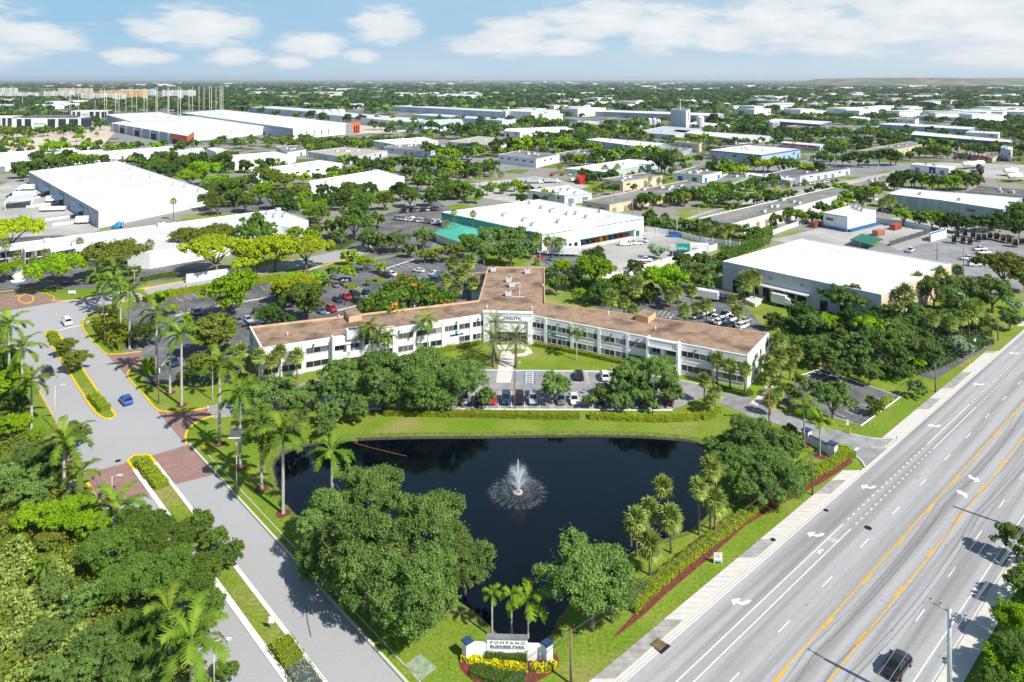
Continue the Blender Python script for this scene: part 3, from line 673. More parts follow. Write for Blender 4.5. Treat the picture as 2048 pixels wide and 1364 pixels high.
def disc(edge, t, z, r, off, m, name, parent):
    mb = MB(); c = edge.pt(t, off, z); up = Vector((0, 0, 1))
    mb.hexa([c + (edge.d * math.cos(a) + up * math.sin(a)) * r for a in np.linspace(0, 2 * math.pi, 17)[:-1]], [c + edge.n * .06 + (edge.d * math.cos(a) + up * math.sin(a)) * r for a in np.linspace(0, 2 * math.pi, 17)[:-1]], m)
    return mb.build(name, parent)

# --- the white two-storey office with three wings
h = 7.2
roofpx = [(499, 653), (523, 697), (970, 628), (1063, 631), (1495, 712), (1538, 666), (1090, 604), (1089, 534), (976, 533), (957, 600)]
OB = Bld('office_building', 'white two-storey office with three wings and a brown gravel roof behind the pond', 'office building', PW(roofpx, h), h, WHITE, BROOF, .45, TANP)
root = OB.root
EL_ = OB.near(740, 662); ER = OB.near(1250, 665); EC = OB.near(1017, 629); EE = OB.near(1517, 688); EW = OB.near(510, 675)
# lighter coping along the fronts
mb = MB()
for e in (EL_, ER, EE, EW): e.box(mb, 0, e.L, h - .12, h + .06, -.36, .05, WHITE)
mb.build('coping', root)
for e, us in ((ER, (1091, 1144, 1198, 1255, 1427)), (EL_, (942, 886, 829, 788, 606, 560))):
    for u in us:
        mb = MB(); t = e.s_at(u); e.box(mb, t - .38, t + .38, 0, h - .14, 0.004, .22, WHITE); mb.build('pier', root)
mb = MB()
for e in (ER, EL_):
    e.box(mb, .1, e.L - .1, 3.15, 3.25, 0.003, .06, WHITE)
mb.build('string_course', root)
upz, loz = (4.25, 5.65), (1.0, 2.45)
for us, n, g in (((1065, 1089), 3, 0), ((1094, 1113), 2, 0), ((1115, 1141), 3, 0), ((1146.5, 1173), 3, 0), ((1175, 1196), 2, 0), ((1200.5, 1229), 3, 0), ((1231, 1252.5), 2, 0), ((1257.5, 1296), 3, 0), ((1363, 1424), 5, 0), ((1430, 1488), 4, 0)):
    t0, t1 = ER.s_at(us[0]), ER.s_at(us[1]); ER.window(root, t0, t1, *upz, n, GLASS); ER.window(root, t0, t1, *loz, n, GLASS if us[0] not in (1430, 1231) else GLASS2)
for us, n, g, g2 in (((945, 969), 3, 0, 1), ((918, 939.5), 2, 1, 1), ((888, 915), 3, 1, 2), ((831.5, 858), 2, 0, 0), ((861, 883.5), 2, 1, 0), ((796, 826), 3, 1, 1), ((767, 786), 2, 0, 0), ((729, 764), 4, 0, 0), ((612, 657), 3, 1, 0), ((564, 603), 3, 1, 0), ((527, 557), 3, 0, 0)):
    t0, t1 = EL_.s_at(us[0]), EL_.s_at(us[1]); EL_.window(root, t0, t1, *upz, n, (GLASS, GLASS2)[g]); 
    EL_.window(root, t0, t1, *loz, n, (GLASS, GLASS2, WHITE)[g2])
for e, L_ in ((ER, (1077, 1117, 1169, 1224, 1277, 1392)), (EL_, (956, 913, 798, 627))):
    for u in L_:
        mb = MB(); t = e.s_at(u); e.box(mb, t - .2, t + .2, 6.2, 6.4, 0.003, .5, DGREY); e.box(mb, t - .25, t + .25, 6.08, 6.22, .3, .65, GREY); mb.build('wall_lamp', root)
# end walls
for z in (upz, loz):
    EE.window(root, EE.L * .3, EE.L * .45, *z, 2); EE.window(root, EE.L * .55, EE.L * .62, *z, 1); EE.window(root, EE.L * .8, EE.L * .95, *z, 2)
    EW.window(root, EW.L * .12, EW.L * .3, *z, 2); EW.window(root, EW.L * .6, EW.L * .85, *z, 2)
# bays: a projecting frame with balconies
def bay(e, u0, u1, recess, name='bay'):
    t0, t1 = sorted((e.s_at(u0), e.s_at(u1))); W_ = t1 - t0; mb = MB(); d = 1.5
    e.box(mb, t0, t0 + .5, 0, 7.75, .002, d + .25, WHITE); e.box(mb, t1 - .5, t1, 0, 7.75, .002, d + .25, WHITE)
    e.box(mb, t0 + .5, t1 - .5, 5.75, 7.5, d - .35, d, WHITE); e.box(mb, t0 + .5, t1 - .5, 7.4, 7.55, .3, d + .1, WHITE)
    e.box(mb, t0 + .5, t1 - .5, 5.7, 5.85, d, d + .35, WHITE)
    mid = (t0 + t1) / 2; e.box(mb, mid - .45, mid + .45, 2.4, 5.7, .3, d, WHITE)
    e.box(mb, t0 + .5, t1 - .5, 2.3, 2.5, .003, d + .3, WHITE); e.box(mb, t0 + .5, t1 - .5, 2.5, 3.75, d - .2, d, WHITE)
    e.box(mb, mid - .3, mid + .3, 0, 2.3, .3, d - .1, WHITE)
    k = int(W_ / .62)
    for i in range(k): e.box(mb, t0 + .7 + i * (W_ - 1.4) / k, t0 + .92 + i * (W_ - 1.4) / k, 5.95, 6.15, d, d + .22, WHITE)
    mb.build(name, root)
    for a, b in ((t0 + .9, mid - .7), (mid + .7, t1 - .9)):
        e.window(root, a, b, 4.0, 5.3, 2, GLASS); e.window(root, a, b, .2, 2.2, 2, GLASS)
bay(ER, 1297, 1361, 0); bay(EL_, 662, 726, 0)
# entrance front with the name
mb = MB(); L_ = EC.L; hc = 8.0
EC.box(mb, -.3, .9, 0, 6.6, .01, 1.0, WHITE); EC.box(mb, L_ - .9, L_ + .3, 0, 6.6, .01, 1.0, WHITE); EC.box(mb, -.3, L_ + .3, 5.9, hc, -.3, 1.05, WHITE)
EC.box(mb, -.45, L_ + .45, hc - .05, hc + .15, -.4, 1.25, WHITE); EC.box(mb, .9, L_ - .9, 2.9, 5.9, .01, .55, WHITE)
mb.build('entrance_front', root)
mb = MB()
EC.box(mb, 1.6, L_ - 1.6, 5.85, 5.93, .5, .68, GREY); EC.box(mb, 1.6, 1.68, 3.1, 5.85, .55, .68, GREY); EC.box(mb, L_ - 1.68, L_ - 1.6, 3.1, 5.85, .55, .68, GREY); EC.box(mb, -.2, L_ + .2, 7.3, 7.36, 1.05, 1.09, GREY)
mb.build('moulding', root)
EC.window(root, 1.3, L_ - 1.3, .1, 2.7, 6, DARK, 'entrance_door')
DTXT = mat('sign_letters_grey', (.10, .09, .10), .6)
letters('name_lettering', 'TWELFTH', EC, EC.s_at(1007.5), 6.35, 1.05, DTXT, root, 1.08, .012, 1.25, abs(EC.s_at(1041.5) - EC.s_at(1007.5)))
# shop signs on the wall
t = ER.s_at(1099.5); disc(ER, t, 3.42, .62, .1, TEAL, 'shop_logo', root)
mb = MB(); ER.box(mb, t - .45, t + .45, 2.9, 3.35, .1, .2, TEAL); ER.box(mb, t - .2, t + .2, 3.1, 3.5, .18, .24, WHITE); mb.build('shop_logo', root)
mb = MB(); ER.box(mb, ER.s_at(1104), ER.s_at(1112), 3.35, 3.7, .06, .13, NAVY); ER.box(mb, ER.s_at(1104), ER.s_at(1133), 2.88, 3.12, .06, .13, NAVY); mb.build('shop_lettering', root)
t = EL_.s_at(913); disc(EL_, t, 3.75, .42, .08, mat('cyan_logo', (.02, .45, .62), .5), 'shop_logo', root)
letters('shop_lettering', 'BUSINESS LAW', EL_, EL_.s_at(900), 2.82, .62, mat('black_letters', (.02, .02, .03), .5), root, .1, .02, 1.0, abs(EL_.s_at(927) - EL_.s_at(900)))
for u in (1246, 1264): disc(ER, ER.s_at(u), 4.95, .55, .06, mat('decal_purple', (.25, .12, .3), .4), 'window_decal', root)
# roof furniture
OB.unit(705, 676, 3.2, 2.2, 2.1, LMETAL, math.atan2(EL_.d.y, EL_.d.x))
for u, v in ((1018, 564), (1024, 574), (1017, 592), (1055, 547), (987, 543)): OB.unit(u, v, 1.7, 1.5, 1.3, LMETAL, 0)
def bulk(poly, hh, nm='stair_head'):
    P = ccw(PW(poly, OB.zr)); mb = MB(); b = [Vector((p.x, p.y, OB.zr)) for p in P]; mb.hexa(b, [p + Vector((0, 0, hh)) for p in b], TANP); mb.poly(P, OB.zr + hh + .01, BROOF); mb.build(nm, root)
bulk([(687, 630), (698, 645), (724, 640), (712, 626)], 1.5); bulk([(1271, 641), (1296, 647), (1312, 636), (1288, 630)], 1.6)
for u, v in ((575, 672), (678, 637), (829, 617), (974, 618), (1064, 619), (1217, 630), (1311, 661), (1340, 641), (1086, 574)):
    mb = MB(); c = gp(u, v, OB.zr); mb.rod(c, c + Vector((0, 0, .7)), .12, .12, 6, LMETAL); mb.rod(c + Vector((0, 0, .7)), c + Vector((0, 0, .95)), .24, .1, 8, WPAINT); mb.build('roof_vent', root)
mb = MB(); 
for L_ in ([(1040, 566), (1039, 593)], [(1022, 593), (1050, 594)], [(1024, 568), (1040, 566)], [(730, 660), (790, 652)]):
    ribbon(mb, PW(L_, OB.zr), .12, OB.zr + .02, OB.zr + .14, WPAINT)
mb.build('roof_conduit', root)
# cable sagging across the roof, low annexe behind
P = PW([(945, 547), (975, 544), (973, 574), (943, 576)], 4); Bld('annexe', 'small low annexe with brown roof beside the rear wing of the white office', 'annexe', P, 4.2, WHITE, BROOF, .2, TANP)

# --- the long and large sheds round about
def shed(label, P, h, wall=WHITE, roof=WROOF, trim=None, para=.35, name='warehouse', cat='warehouse', group=None):
    return Bld(name, label, cat, P, h, wall, roof, para, trim, group)
b = shed('big white flat-roofed warehouse with blue dock canopies at the upper left', par((197, 422), (57, 343), (418, 380), 8.1), 8.1, GWALL, WROOF, WHITE)
e1 = b.near(110, 374); e2 = b.near(300, 402)
mb = MB(); e2.box(mb, .02, e2.L - .02, 0, 8.0, .01, .1, WHITE); e2.box(mb, 0, e2.L, 6.6, 6.7, .1, .14, GREY)
for i in range(9): e2.box(mb, e2.L * (.06 + .1 * i), e2.L * (.06 + .1 * i) + .12, .3, 6.2, .1, .13, LGWALL)
mb.build('wall_panel', b.root)
for u0, u1 in ((90, 100), (118, 128), (157, 167)):
    t0, t1 = e1.s_at(u0), e1.s_at(u1); mb = MB(); lo, hi_ = sorted((t0, t1))
    mb.hexa([e1.pt(lo, .02, 3.9), e1.pt(lo, 4.2, 3.9), e1.pt(hi_, 4.2, 3.9), e1.pt(hi_, .02, 3.9)][::-1], [e1.pt(lo, .02, 5.6), e1.pt(lo, 4.2, 4.2), e1.pt(hi_, 4.2, 4.2), e1.pt(hi_, .02, 5.6)][::-1], mat('blue_grey_metal', (.09, .16, .25), .5)); mb.build('canopy', b.root)
    e1.door(b.root, u0, u1, 3.6, DARK)
for u in (80, 84, 103, 107, 138, 144, 176, 183, 190): e1.door(b.root, u, u + 2.6, 3.4, mat('grey_door', (.22, .26, .31), .6))
mb = MB()
for i in range(26): e1.box(mb, e1.L * (.03 + i * .037), e1.L * (.03 + i * .037) + 1.1, 5.9, 6.6, .01, .05, DARK if i % 4 else LGWALL)
mb.build('clerestory', b.root)
for u, v, ww in ((162, 361, 3), (187, 358, 3), (218, 355, 3.4), (264, 357, 2), (303, 355, 2), (264, 340, 3), (350, 370, 3), (372, 376, 2), (398, 384, 1.6), (412, 392, 2.4)): b.unit(u, v, ww, 1.8, 1.5)
P = PW([(10, 403), (18, 393), (66, 388), (64, 400)], 4.5)
cp = empty('dock_canopy', sum(P, Vector()) / 4 * 1.0, 0, 'white open-sided canopy on posts beside the rear corner of the big upper-left warehouse', 'canopy'); cp.location.z = 0
mb = MB(); mb.hexa(ccw(P), [p + Vector((0, 0, .3)) for p in ccw(P)], LMETAL); mb.build('roof', cp)
for p in P: mb = MB(); mb.box((p.x, p.y, 2.25), (.3, .3, 4.5), 0, WPAINT); mb.build('post', cp)

b = shed('long low white building with stepped dark-glass front and flat roof below the big upper-left warehouse', PW([(-70, 499), (556, 418), (617, 440), (593, 457), (560, 452), (548, 465), (300, 505), (152, 500), (148, 494), (102, 502), (98, 494), (50, 501), (45, 495), (-70, 512)], 6), 6, WHITE, mat('pale_roof', (.62, .62, .62), .8, .1, .05, sc2=.5), WHITE)
for a_, b_, zz in (((52, 500), (97, 495), 0), ((104, 501), (147, 495), 0), ((-60, 511), (44, 496), 0), ((154, 500), (250, 503), 0)):
    e = b.near((a_[0] + b_[0]) / 2, (a_[1] + b_[1]) / 2); t0, t1 = e.L * .02, e.L * (.98 if a_[0] != 154 else .7)
    e.window(b.root, t0, t1, 3.2, 5.4, 8, GLASS, frame=DGREY); e.window(b.root, t0, t1, .3, 2.7, 8, GLASS, frame=DGREY)
e = b.near(570, 461); e.door(b.root, 567, 589, 3.2, LGWALL)
for u, v, ww in ((322, 452, 3), (508, 440, 3), (536, 429, 1.8), (550, 435, 1.8), (569, 434, 1.8), (556, 422, 2), (93, 484, 1.6), (147, 491, 1.3)): b.unit(u, v, ww, 1.8, 1.5)

P = par((1084, 467), (883, 424), (1287, 433), 7)
b = shed('white laundry depot with green trim and a green hipped roof behind the office', P, 7, mat('teal_grey_wall', (.20, .42, .38), .7), WROOF, WHITE)
e1 = b.near(980, 445); e2 = b.near(1180, 450)
mb = MB(); e2.box(mb, .02, e2.L - .02, 0, 6.9, .01, .08, WHITE); e2.box(mb, 0, e2.L * .28, 6.1, 6.45, .08, .12, GREENP); e2.box(mb, e2.L * .5, e2.L, 5.9, 6.25, .08, .14, GREENP); mb.build('wall_panel', b.root)
mb = MB(); e1.box(mb, 0, e1.L, 5.9, 6.6, .005, .3, TEAL); e1.box(mb, 0, e1.L, 0.05, 3.5, .004, .05, WHITE); mb.build('fascia', b.root)
t0, t1 = sorted((e2.s_at(1131), e2.s_at(1243))); mb = MB()
mb.hexa([e2.pt(t0, 9, 4.1), e2.pt(t1, 9, 4.1), e2.pt(t1, .1, 4.7), e2.pt(t0, .1, 4.7)], [e2.pt(t0, 9, 4.5), e2.pt(t1, 9, 4.5), e2.pt(t1, .1, 5.1), e2.pt(t0, .1, 5.1)], WROOF); e2.box(mb, t0, t1, 4.05, 4.45, 9.01, 9.12, GREENP)
e2.box(mb, t0, t0 + .4, 0, 4.1, 8.3, 8.8, WPAINT); mb.build('loading_canopy', b.root)
mb = MB(); e2.box(mb, t0 - 7, t0, 0, 5.4, .1, 8.6, WHITE); e2.box(mb, t1, t1 + 4.5, 0, 4.8, .1, 7.5, WHITE); e2.box(mb, t0, t1, 0, 1.0, .1, 7, KERB); e2.box(mb, t0, t1, 1.0, 4, .1, .2, DARK); e2.box(mb, t1 + 1, t1 + 3.4, .1, 3.4, 7.51, 7.6, GREENP)
e2.box(mb, t0 - 6, t0 - 4.4, 1.2, 3.6, 8.61, 8.7, DARK); e2.box(mb, t0 - 3, t0 - 1.2, 1.2, 3.6, 8.61, 8.7, DARK); mb.build('loading_bay', b.root)
i0 = 0
for k, (cm) in enumerate((BLUEP, GREENP, REDP, YPAINT, ORANGE, BLUEP, mat('magenta_paint', (.5, .03, .2), .6), REDP)):
    t = t0 + (t1 - t0) * (.14 + k * .1); mb = MB(); e2.box(mb, t, t + 1.3, 1.02, 2.7, 4.5, 5.6, cm); e2.box(mb, t + .1, t + 1.2, 2.7, 2.85, 4.6, 5.5, cm)
    o = mb.build('laundry_cart'); nm = ['blue', 'dark green', 'red', 'yellow', 'orange', 'blue', 'magenta', 'red'][k]
    tag(o, nm + ' cart under the green-trimmed loading canopy, ' + ['first', 'second', 'third', 'fourth', 'fifth', 'sixth', 'seventh', 'last'][k] + ' from the left', 'laundry cart', 'carts under the loading canopy')
for u0, u1, mm in ((1250, 1262, TEAL), (1273, 1284, TEAL)): e2.door(b.root, u0, u1, 5, mm)
e2.door(b.root, 1251, 1262, 2.4, DARK, 0, .09, slats=False)
for u, v, ww in ((1010, 432, 3), (1050, 442, 3), (1066, 452, 2), (1117, 446, 2), (1105, 424, 3.4), (1135, 430, 2), (1153, 429, 2), (1173, 436, 1.6), (1052, 462, 1.6), (1084, 417, 2), (1060, 408, 1.6), (1145, 412, 2.5), (1200, 425, 1.6)): b.unit(u, v, ww, 1.6, 1.3)
# green hip roofs at its left
for pts, lab in (([(865, 466), (930, 488), (1000, 470), (905, 444)], 0),):
    P = ccw(PW(pts, 3.6)); c = sum(P, Vector()) / 4; mb = MB(); top = [c + (p - c) * .18 + Vector((0, 0, 2.0)) for p in P]
    mb.hexa(P, top, mat('mint_roof', (.08, .42, .30), .5, .05, 1)); mb.build('green_hip_roof', b.root); mb = MB(); Q = [c + (p - c) * .86 for p in P]; mb.hexa([Vector((p.x, p.y, 0)) for p in Q], [Vector((p.x, p.y, 3.6)) for p in Q], WHITE); mb.build('entrance_block', b.root)

P = par((1762, 589), (1445, 522), (1902, 527), 9.3)
b = shed('large cream-sided warehouse with blank white roof to the right of the office', P, 9.3, mat('pale_grey_wall', (.50, .53, .55), .8, .05, .3), WROOF, WHITE, .3)
e1 = b.near(1600, 556); e2 = b.near(1850, 550)
mb = MB(); e2.box(mb, 0.02, e2.L - .02, 0, 9.1, .01, .1, TAN); e2.box(mb, e2.L * .7, e2.L * .72, 6, 8.6, .1, .3, BEIGE); mb.build('wall_panel', b.root)
for k, (u0, u1) in enumerate(((1466, 1476), (1487, 1497), (1508, 1518), (1526, 1540), (1548, 1567), (1572, 1590), (1595, 1613), (1640, 1655), (1680, 1695))): e1.door(b.root, u0, u1, 3.9, DARK, 0, .14)
mb = MB(); t0, t1 = sorted((e1.s_at(1510), e1.s_at(1620))); e1.box(mb, t0, t1, 4.6, 4.9, .02, 2.6, LMETAL); e1.box(mb, t0, t1, 0, 4.3, .06, .07, TAN); mb.build('dock_canopy', b.root)
mb = MB()
for u in (1470, 1484, 1538, 1600, 1650): e1.boxu(mb, u, u + 7, 6.6, 7.4, .02, .08, GREY)
mb.build('louvre', b.root)
mb = MB(); mb.hexa([gp(1488, 605), gp(1510, 615), gp(1532, 600), gp(1520, 592)], [p + Vector((0, 0, 1.1)) for p in (gp(1488, 605), gp(1510, 615), gp(1532, 600), gp(1520, 592))], KERB); tag(mb.build('loading_ramp'), 'concrete loading ramp in front of the dark doors of the blank white-roofed warehouse', 'ramp')

# big grey and orange shell at the upper left
b = shed('huge white warehouse shell with grey panels and an orange corner at the upper left', PW([(222, 246), (375, 272), (388, 263), (528, 252), (490, 236), (330, 230)], 11), 11, GWALL, WROOF, WHITE, .3)
e1 = b.near(300, 259); e2 = b.near(460, 257); e3 = b.near(381, 268)
mb = MB(); e1.box(mb, e1.L * .83, e1.L, 5.2, 11.02, .01, .4, ORANGE); e3.box(mb, -.3, e3.L, 5.2, 11.03, .01, .35, ORANGE); mb.build('orange_corner', b.root)
one(b, 'glass_corner', e3, 0, e3.L, 0, 5.1, .01, .1, DARK); one(b, 'glass_corner', e1, e1.L * .84, e1.L - .1, 0, 5.1, .01, .1, DARK); one(b, 'facade_panel', e2, 0, e2.L, 0, 10.9, .01, .15, WHITE); one(b, 'facade_panel', e2, e2.L * .08, e2.L * .42, .3, 9.0, .15, .19, LGWALL)
for i in range(8): one(b, 'pilaster', e1, e1.L * (.02 + i * .11), e1.L * (.035 + i * .11), 0, 11, .01, .35, WHITE)
for i in (1, 3, 5): one(b, 'doorway', e1, e1.L * (.04 + i * .11), e1.L * (.1 + i * .11), 0, 7, .02, .12, DARK)
for i in range(4): one(b, 'window', e2, e2.L * (.5 + i * .11), e2.L * (.505 + i * .11) + .6, 6.6, 8, .15, .3, DARK)
b = shed('white rear block of the orange-cornered warehouse shell', PW([(212, 229), (262, 243), (385, 238), (320, 224)], 12), 12, GWALL, WROOF, WHITE, .3)
b = shed('white warehouse with many dark dock doors and an orange portal at its right end', PW([(364, 226), (586, 257), (706, 247), (445, 219)], 13), 13, GWALL, WROOF, WHITE, .3)
e1 = b.near(480, 242); e2 = b.near(650, 252); one(b, 'facade_panel', e2, 0, e2.L, 0, 12.9, .01, .15, WHITE); one(b, 'facade_panel', e2, e2.L * .86, e2.L, 0, 12.9, .15, .2, GREY)
for i in range(4): one(b, 'window', e2, e2.L * (.2 + i * .12), e2.L * (.2 + i * .12) + 1.3, 2, 9, .15, .22, DARK)
for i in range(24): one(b, 'dock_door', e1, e1.L * (.04 + i * .035), e1.L * (.04 + i * .035) + 2.8, 0, 4.2, .01, .1, DARK)
for i in range(12): one(b, 'window', e1, e1.L * (.1 + i * .06), e1.L * (.1 + i * .06) + 1, 8, 9.2, .01, .1, DARK)
mb = MB(); e2.box(mb, e2.L + .05, e2.L + 14, 10, 14, -9, .3, ORANGE)
for i in range(4): e2.box(mb, e2.L + .3 + i * 4, e2.L + 1.4 + i * 4, 0, 10, -.3, .29, ORANGE)
e2.box(mb, e2.L + .2, e2.L + 13.8, 0, 10, -8, -.5, DARK); mb.build('orange_portal', b.root)

S = [  # label, roof px, height, wall, roof, trim
 ('long white shed at the left edge with blank white front, left of the first gap', [(-70, 310), (148, 295), (172, 311), (-70, 333)], 6.5, WHITE, WROOF),
 ('white shed with pale gable end in the middle of the left rear row', [(150, 302), (203, 299), (243, 311), (173, 315)], 6, WHITE, WROOF),
 ('white shed with slim ribbed side at the right end of the left rear row', [(213, 302), (345, 292), (372, 297), (248, 313)], 5.5, WHITE, WROOF),
 ('pale grey office block beside the left rear row of white sheds', [(348, 300), (405, 295), (409, 300), (350, 306)], 6, LGWALL, WHITE),
 ('small white and blue-glazed office below the orange corner', [(414, 297), (433, 295), (456, 299), (432, 304)], 6, WHITE, WROOF),
 ('white flat warehouse with three grey doors, topmost of the centre-left trio', [(428, 313), (553, 303), (592, 312), (470, 324)], 6.5, WHITE, WROOF),
 ('white flat warehouse with small dark windows, middle of the centre-left trio', [(500, 340), (640, 320), (684, 326), (562, 342), (512, 347)], 7, WHITE, WROOF),
 ('white flat warehouse with tall grey doors, lowest of the centre-left trio', [(617, 362), (758, 339), (809, 353), (623, 374)], 7, WHITE, WROOF),
 ('beige box warehouse with grey roof beside the truck yard', [(1204, 357), (1292, 345), (1325, 351), (1246, 363)], 6, TAN, GROOF),
 ('very long low cream building with grey roof and tan doors in the centre right', [(1165, 401), (1374, 360), (1424, 370), (1219, 410)], 4.6, TAN, GROOF),
 ('white metal shed with grey doors, behind the green-trimmed depot', [(1057, 380), (1139, 370), (1184, 386), (1129, 391)], 5, LGWALL, WROOF),
 ('long white building with dark grey roof along the pale street, right of centre', [(1396, 436), (1666, 374), (1712, 381), (1463, 448)], 6, WHITE, mat('mottled_roof', (.26, .25, .23), .9, .2, .1, sc2=.5)),
 ('lime green fronted building beside the low cream terrace', [(1424, 363), (1455, 348), (1504, 353), (1462, 367)], 6, mat('lime_wall', (.42, .62, .30), .8), GROOF),
 ('white building with blue doors and patchy grey roof', [(1345, 345), (1390, 333), (1456, 340), (1405, 351)], 5, WHITE, GROOF),
 ('pale metal warehouse with a bright blue stripe round its white roof', [(1418, 300), (1500, 290), (1601, 298), (1523, 310)], 8, mat('blue_grey_cladding', (.40, .50, .60), .7), WROOF),
 ('wide blue-grey building with white stepped roof at the right edge', [(1771, 387), (1808, 376), (2045, 395), (2006, 419), (1880, 400)], 7.5, mat('blue_grey_wall', (.36, .44, .52), .7), WROOF),
 ('white cube building on a blue plinth in the concrete yard', [(1647, 425), (1698, 411), (1752, 420), (1695, 433)], 7, WHITE, WROOF),
 ('white shed with a navy sign panel beside the tank wagons', [(1821, 328), (1835, 325), (1910, 332), (1898, 337)], 5.5, WHITE, WROOF),
 ('wide beige warehouse with grey roof at the right', [(1713, 301), (1822, 282), (1853, 286), (1770, 304)], 6.5, BEIGE, GROOF),
 ('long dark blue shed with a white roof edge at the far right', [(1822, 269), (1828, 262), (2025, 280), (2022, 285)], 8, mat('slate_wall', (.11, .14, .2), .7), WROOF),
 ('low grey-roofed building left of the blue-grey one', [(1690, 369), (1763, 351), (1785, 354), (1748, 375)], 4.5, BEIGE, GROOF),
 ('dark flat roofed building with beige columns at the right edge', [(1931, 381), (1953, 371), (2110, 385), (2110, 395)], 4.5, BEIGE, DROOF),
 ('long white warehouse behind the pale tower', [(1176, 222), (1196, 219), (1448, 227), (1430, 232)], 9, GWALL, WROOF),
 ('white barrel-edged shed with one dark door near the lake', [(1008, 262), (1012, 257), (1132, 253), (1147, 258), (1040, 264)], 7, WHITE, WROOF),
 ('white two-storey building with strip windows left of the truck yard', [(997, 309), (1040, 300), (1119, 308), (1072, 318)], 7, WHITE, GROOF),
 ('white low shed with grey roof beside the strip-windowed building', [(1110, 307), (1160, 299), (1218, 306), (1168, 315)], 5, WHITE, GROOF),
 ('pale green fronted long shed with white roof above the truck yard', [(1130, 337), (1260, 318), (1330, 323), (1215, 344)], 4.5, mat('mint_wall', (.45, .6, .5), .8), WROOF),
 ('grey roofed shed right of the beige warehouses, upper centre', [(767, 294), (800, 286), (886, 290), (858, 303)], 5.5, LGWALL, GROOF),
 ('sandy roofed shed, upper centre', [(616, 303), (690, 294), (775, 301), (700, 316)], 5, LGWALL, mat('sandy_roof', (.48, .44, .38), .9)),
 ('white shed with a row of small square windows, upper centre', [(745, 281), (850, 274), (876, 281), (790, 289)], 6, WHITE, WROOF),
 ('small white shed among trees, upper centre left', [(552, 293), (600, 290), (612, 299), (575, 304)], 5, WHITE, GROOF),
 ('wide pale roofed building behind the trees, upper centre', [(897, 283), (960, 272), (1060, 281), (1000, 292)], 6, WHITE, mat('sandy_roof', (.48, .44, .38), .9)),
 ('white and blue shed in the upper middle, left of the arched-window office', [(1172, 279), (1200, 275), (1330, 286), (1300, 296)], 6, mat('blue_grey_cladding', (.4, .5, .6)), WROOF),
 ('cream office with a row of tall windows, upper middle', [(1348, 283), (1356, 280), (1404, 285), (1398, 289)], 8, TAN, GROOF),
 ('dark fronted low shed below the cream office', [(1300, 303), (1340, 292), (1384, 296), (1350, 307)], 4.5, GWALL, GROOF),
 ('red-awninged white factory shed, upper right of centre', [(1345, 262), (1352, 259), (1545, 272), (1470, 278)], 6, LGWALL, WROOF),
 ('grey-roofed factory hall at the foot of the pale tower', [(1268, 264), (1330, 252), (1402, 257), (1350, 270)], 6, LGWALL, mat('pale_metal_roof', (.5, .52, .54), .6)),
 ('white factory block right of the pale tower', [(1380, 247), (1390, 243), (1460, 249), (1450, 254)], 7, WHITE, WROOF),
 ('white shed with red doors right of the dark big tree', [(1561, 285), (1570, 282), (1655, 289), (1640, 292)], 5, LGWALL, WROOF),
 ('dark grey factory with white roof, upper right', [(1536, 241), (1550, 237), (1665, 243), (1640, 249)], 8, mat('slate_wall', (.11, .14, .2), .7), WROOF),
 ('wide flat roofed market building, upper right', [(1560, 253), (1600, 249), (1760, 252), (1700, 260)], 5, LGWALL, GROOF),
 ('white building with grey roof on the far right, in front of the white depot', [(1833, 231), (1860, 228), (1960, 232), (1935, 237)], 6, WHITE, GROOF),
 ('white building with three dark windows, far right middle', [(1775, 237), (1810, 233), (1838, 236), (1830, 240)], 8, WHITE, GROOF),
 ('wide white depot near the right horizon', [(1900, 220), (1915, 217), (1970, 219), (1960, 223)], 9, WHITE, WROOF),
 ('pale blue low shed, far right', [(1755, 248), (1780, 245), (1950, 254), (1940, 259)], 6, mat('blue_grey_cladding', (.4, .5, .6)), WROOF),
 ('white small shed in trees, far right', [(1697, 235), (1710, 232), (1740, 235), (1735, 238)], 7, WHITE, WROOF),
 ('white hall with grey roof above the dark blue shed', [(1930, 264), (1940, 261), (2000, 264), (1996, 268)], 7, WHITE, WROOF),
 ('black roofed building beside the street, right of centre', [(1530, 348), (1620, 330), (1700, 337), (1600, 352)], 4.5, LGWALL, DROOF),
 ('white roofed shop with blue pillars beside the black roof', [(1490, 348), (1500, 345), (1590, 356), (1580, 361)], 4, mat('blue_grey_cladding', (.4, .5, .6)), WROOF),
 ('low brown roofed shop in front of the reddish car park, right', [(1912, 306), (1925, 303), (1995, 311), (1985, 316)], 4, BEIGE, GROOF),
 ('pale grey silo-sided block at the right edge', [(2001, 294), (2010, 290), (2026, 294), (2022, 300)], 10, LGWALL, WROOF),
]
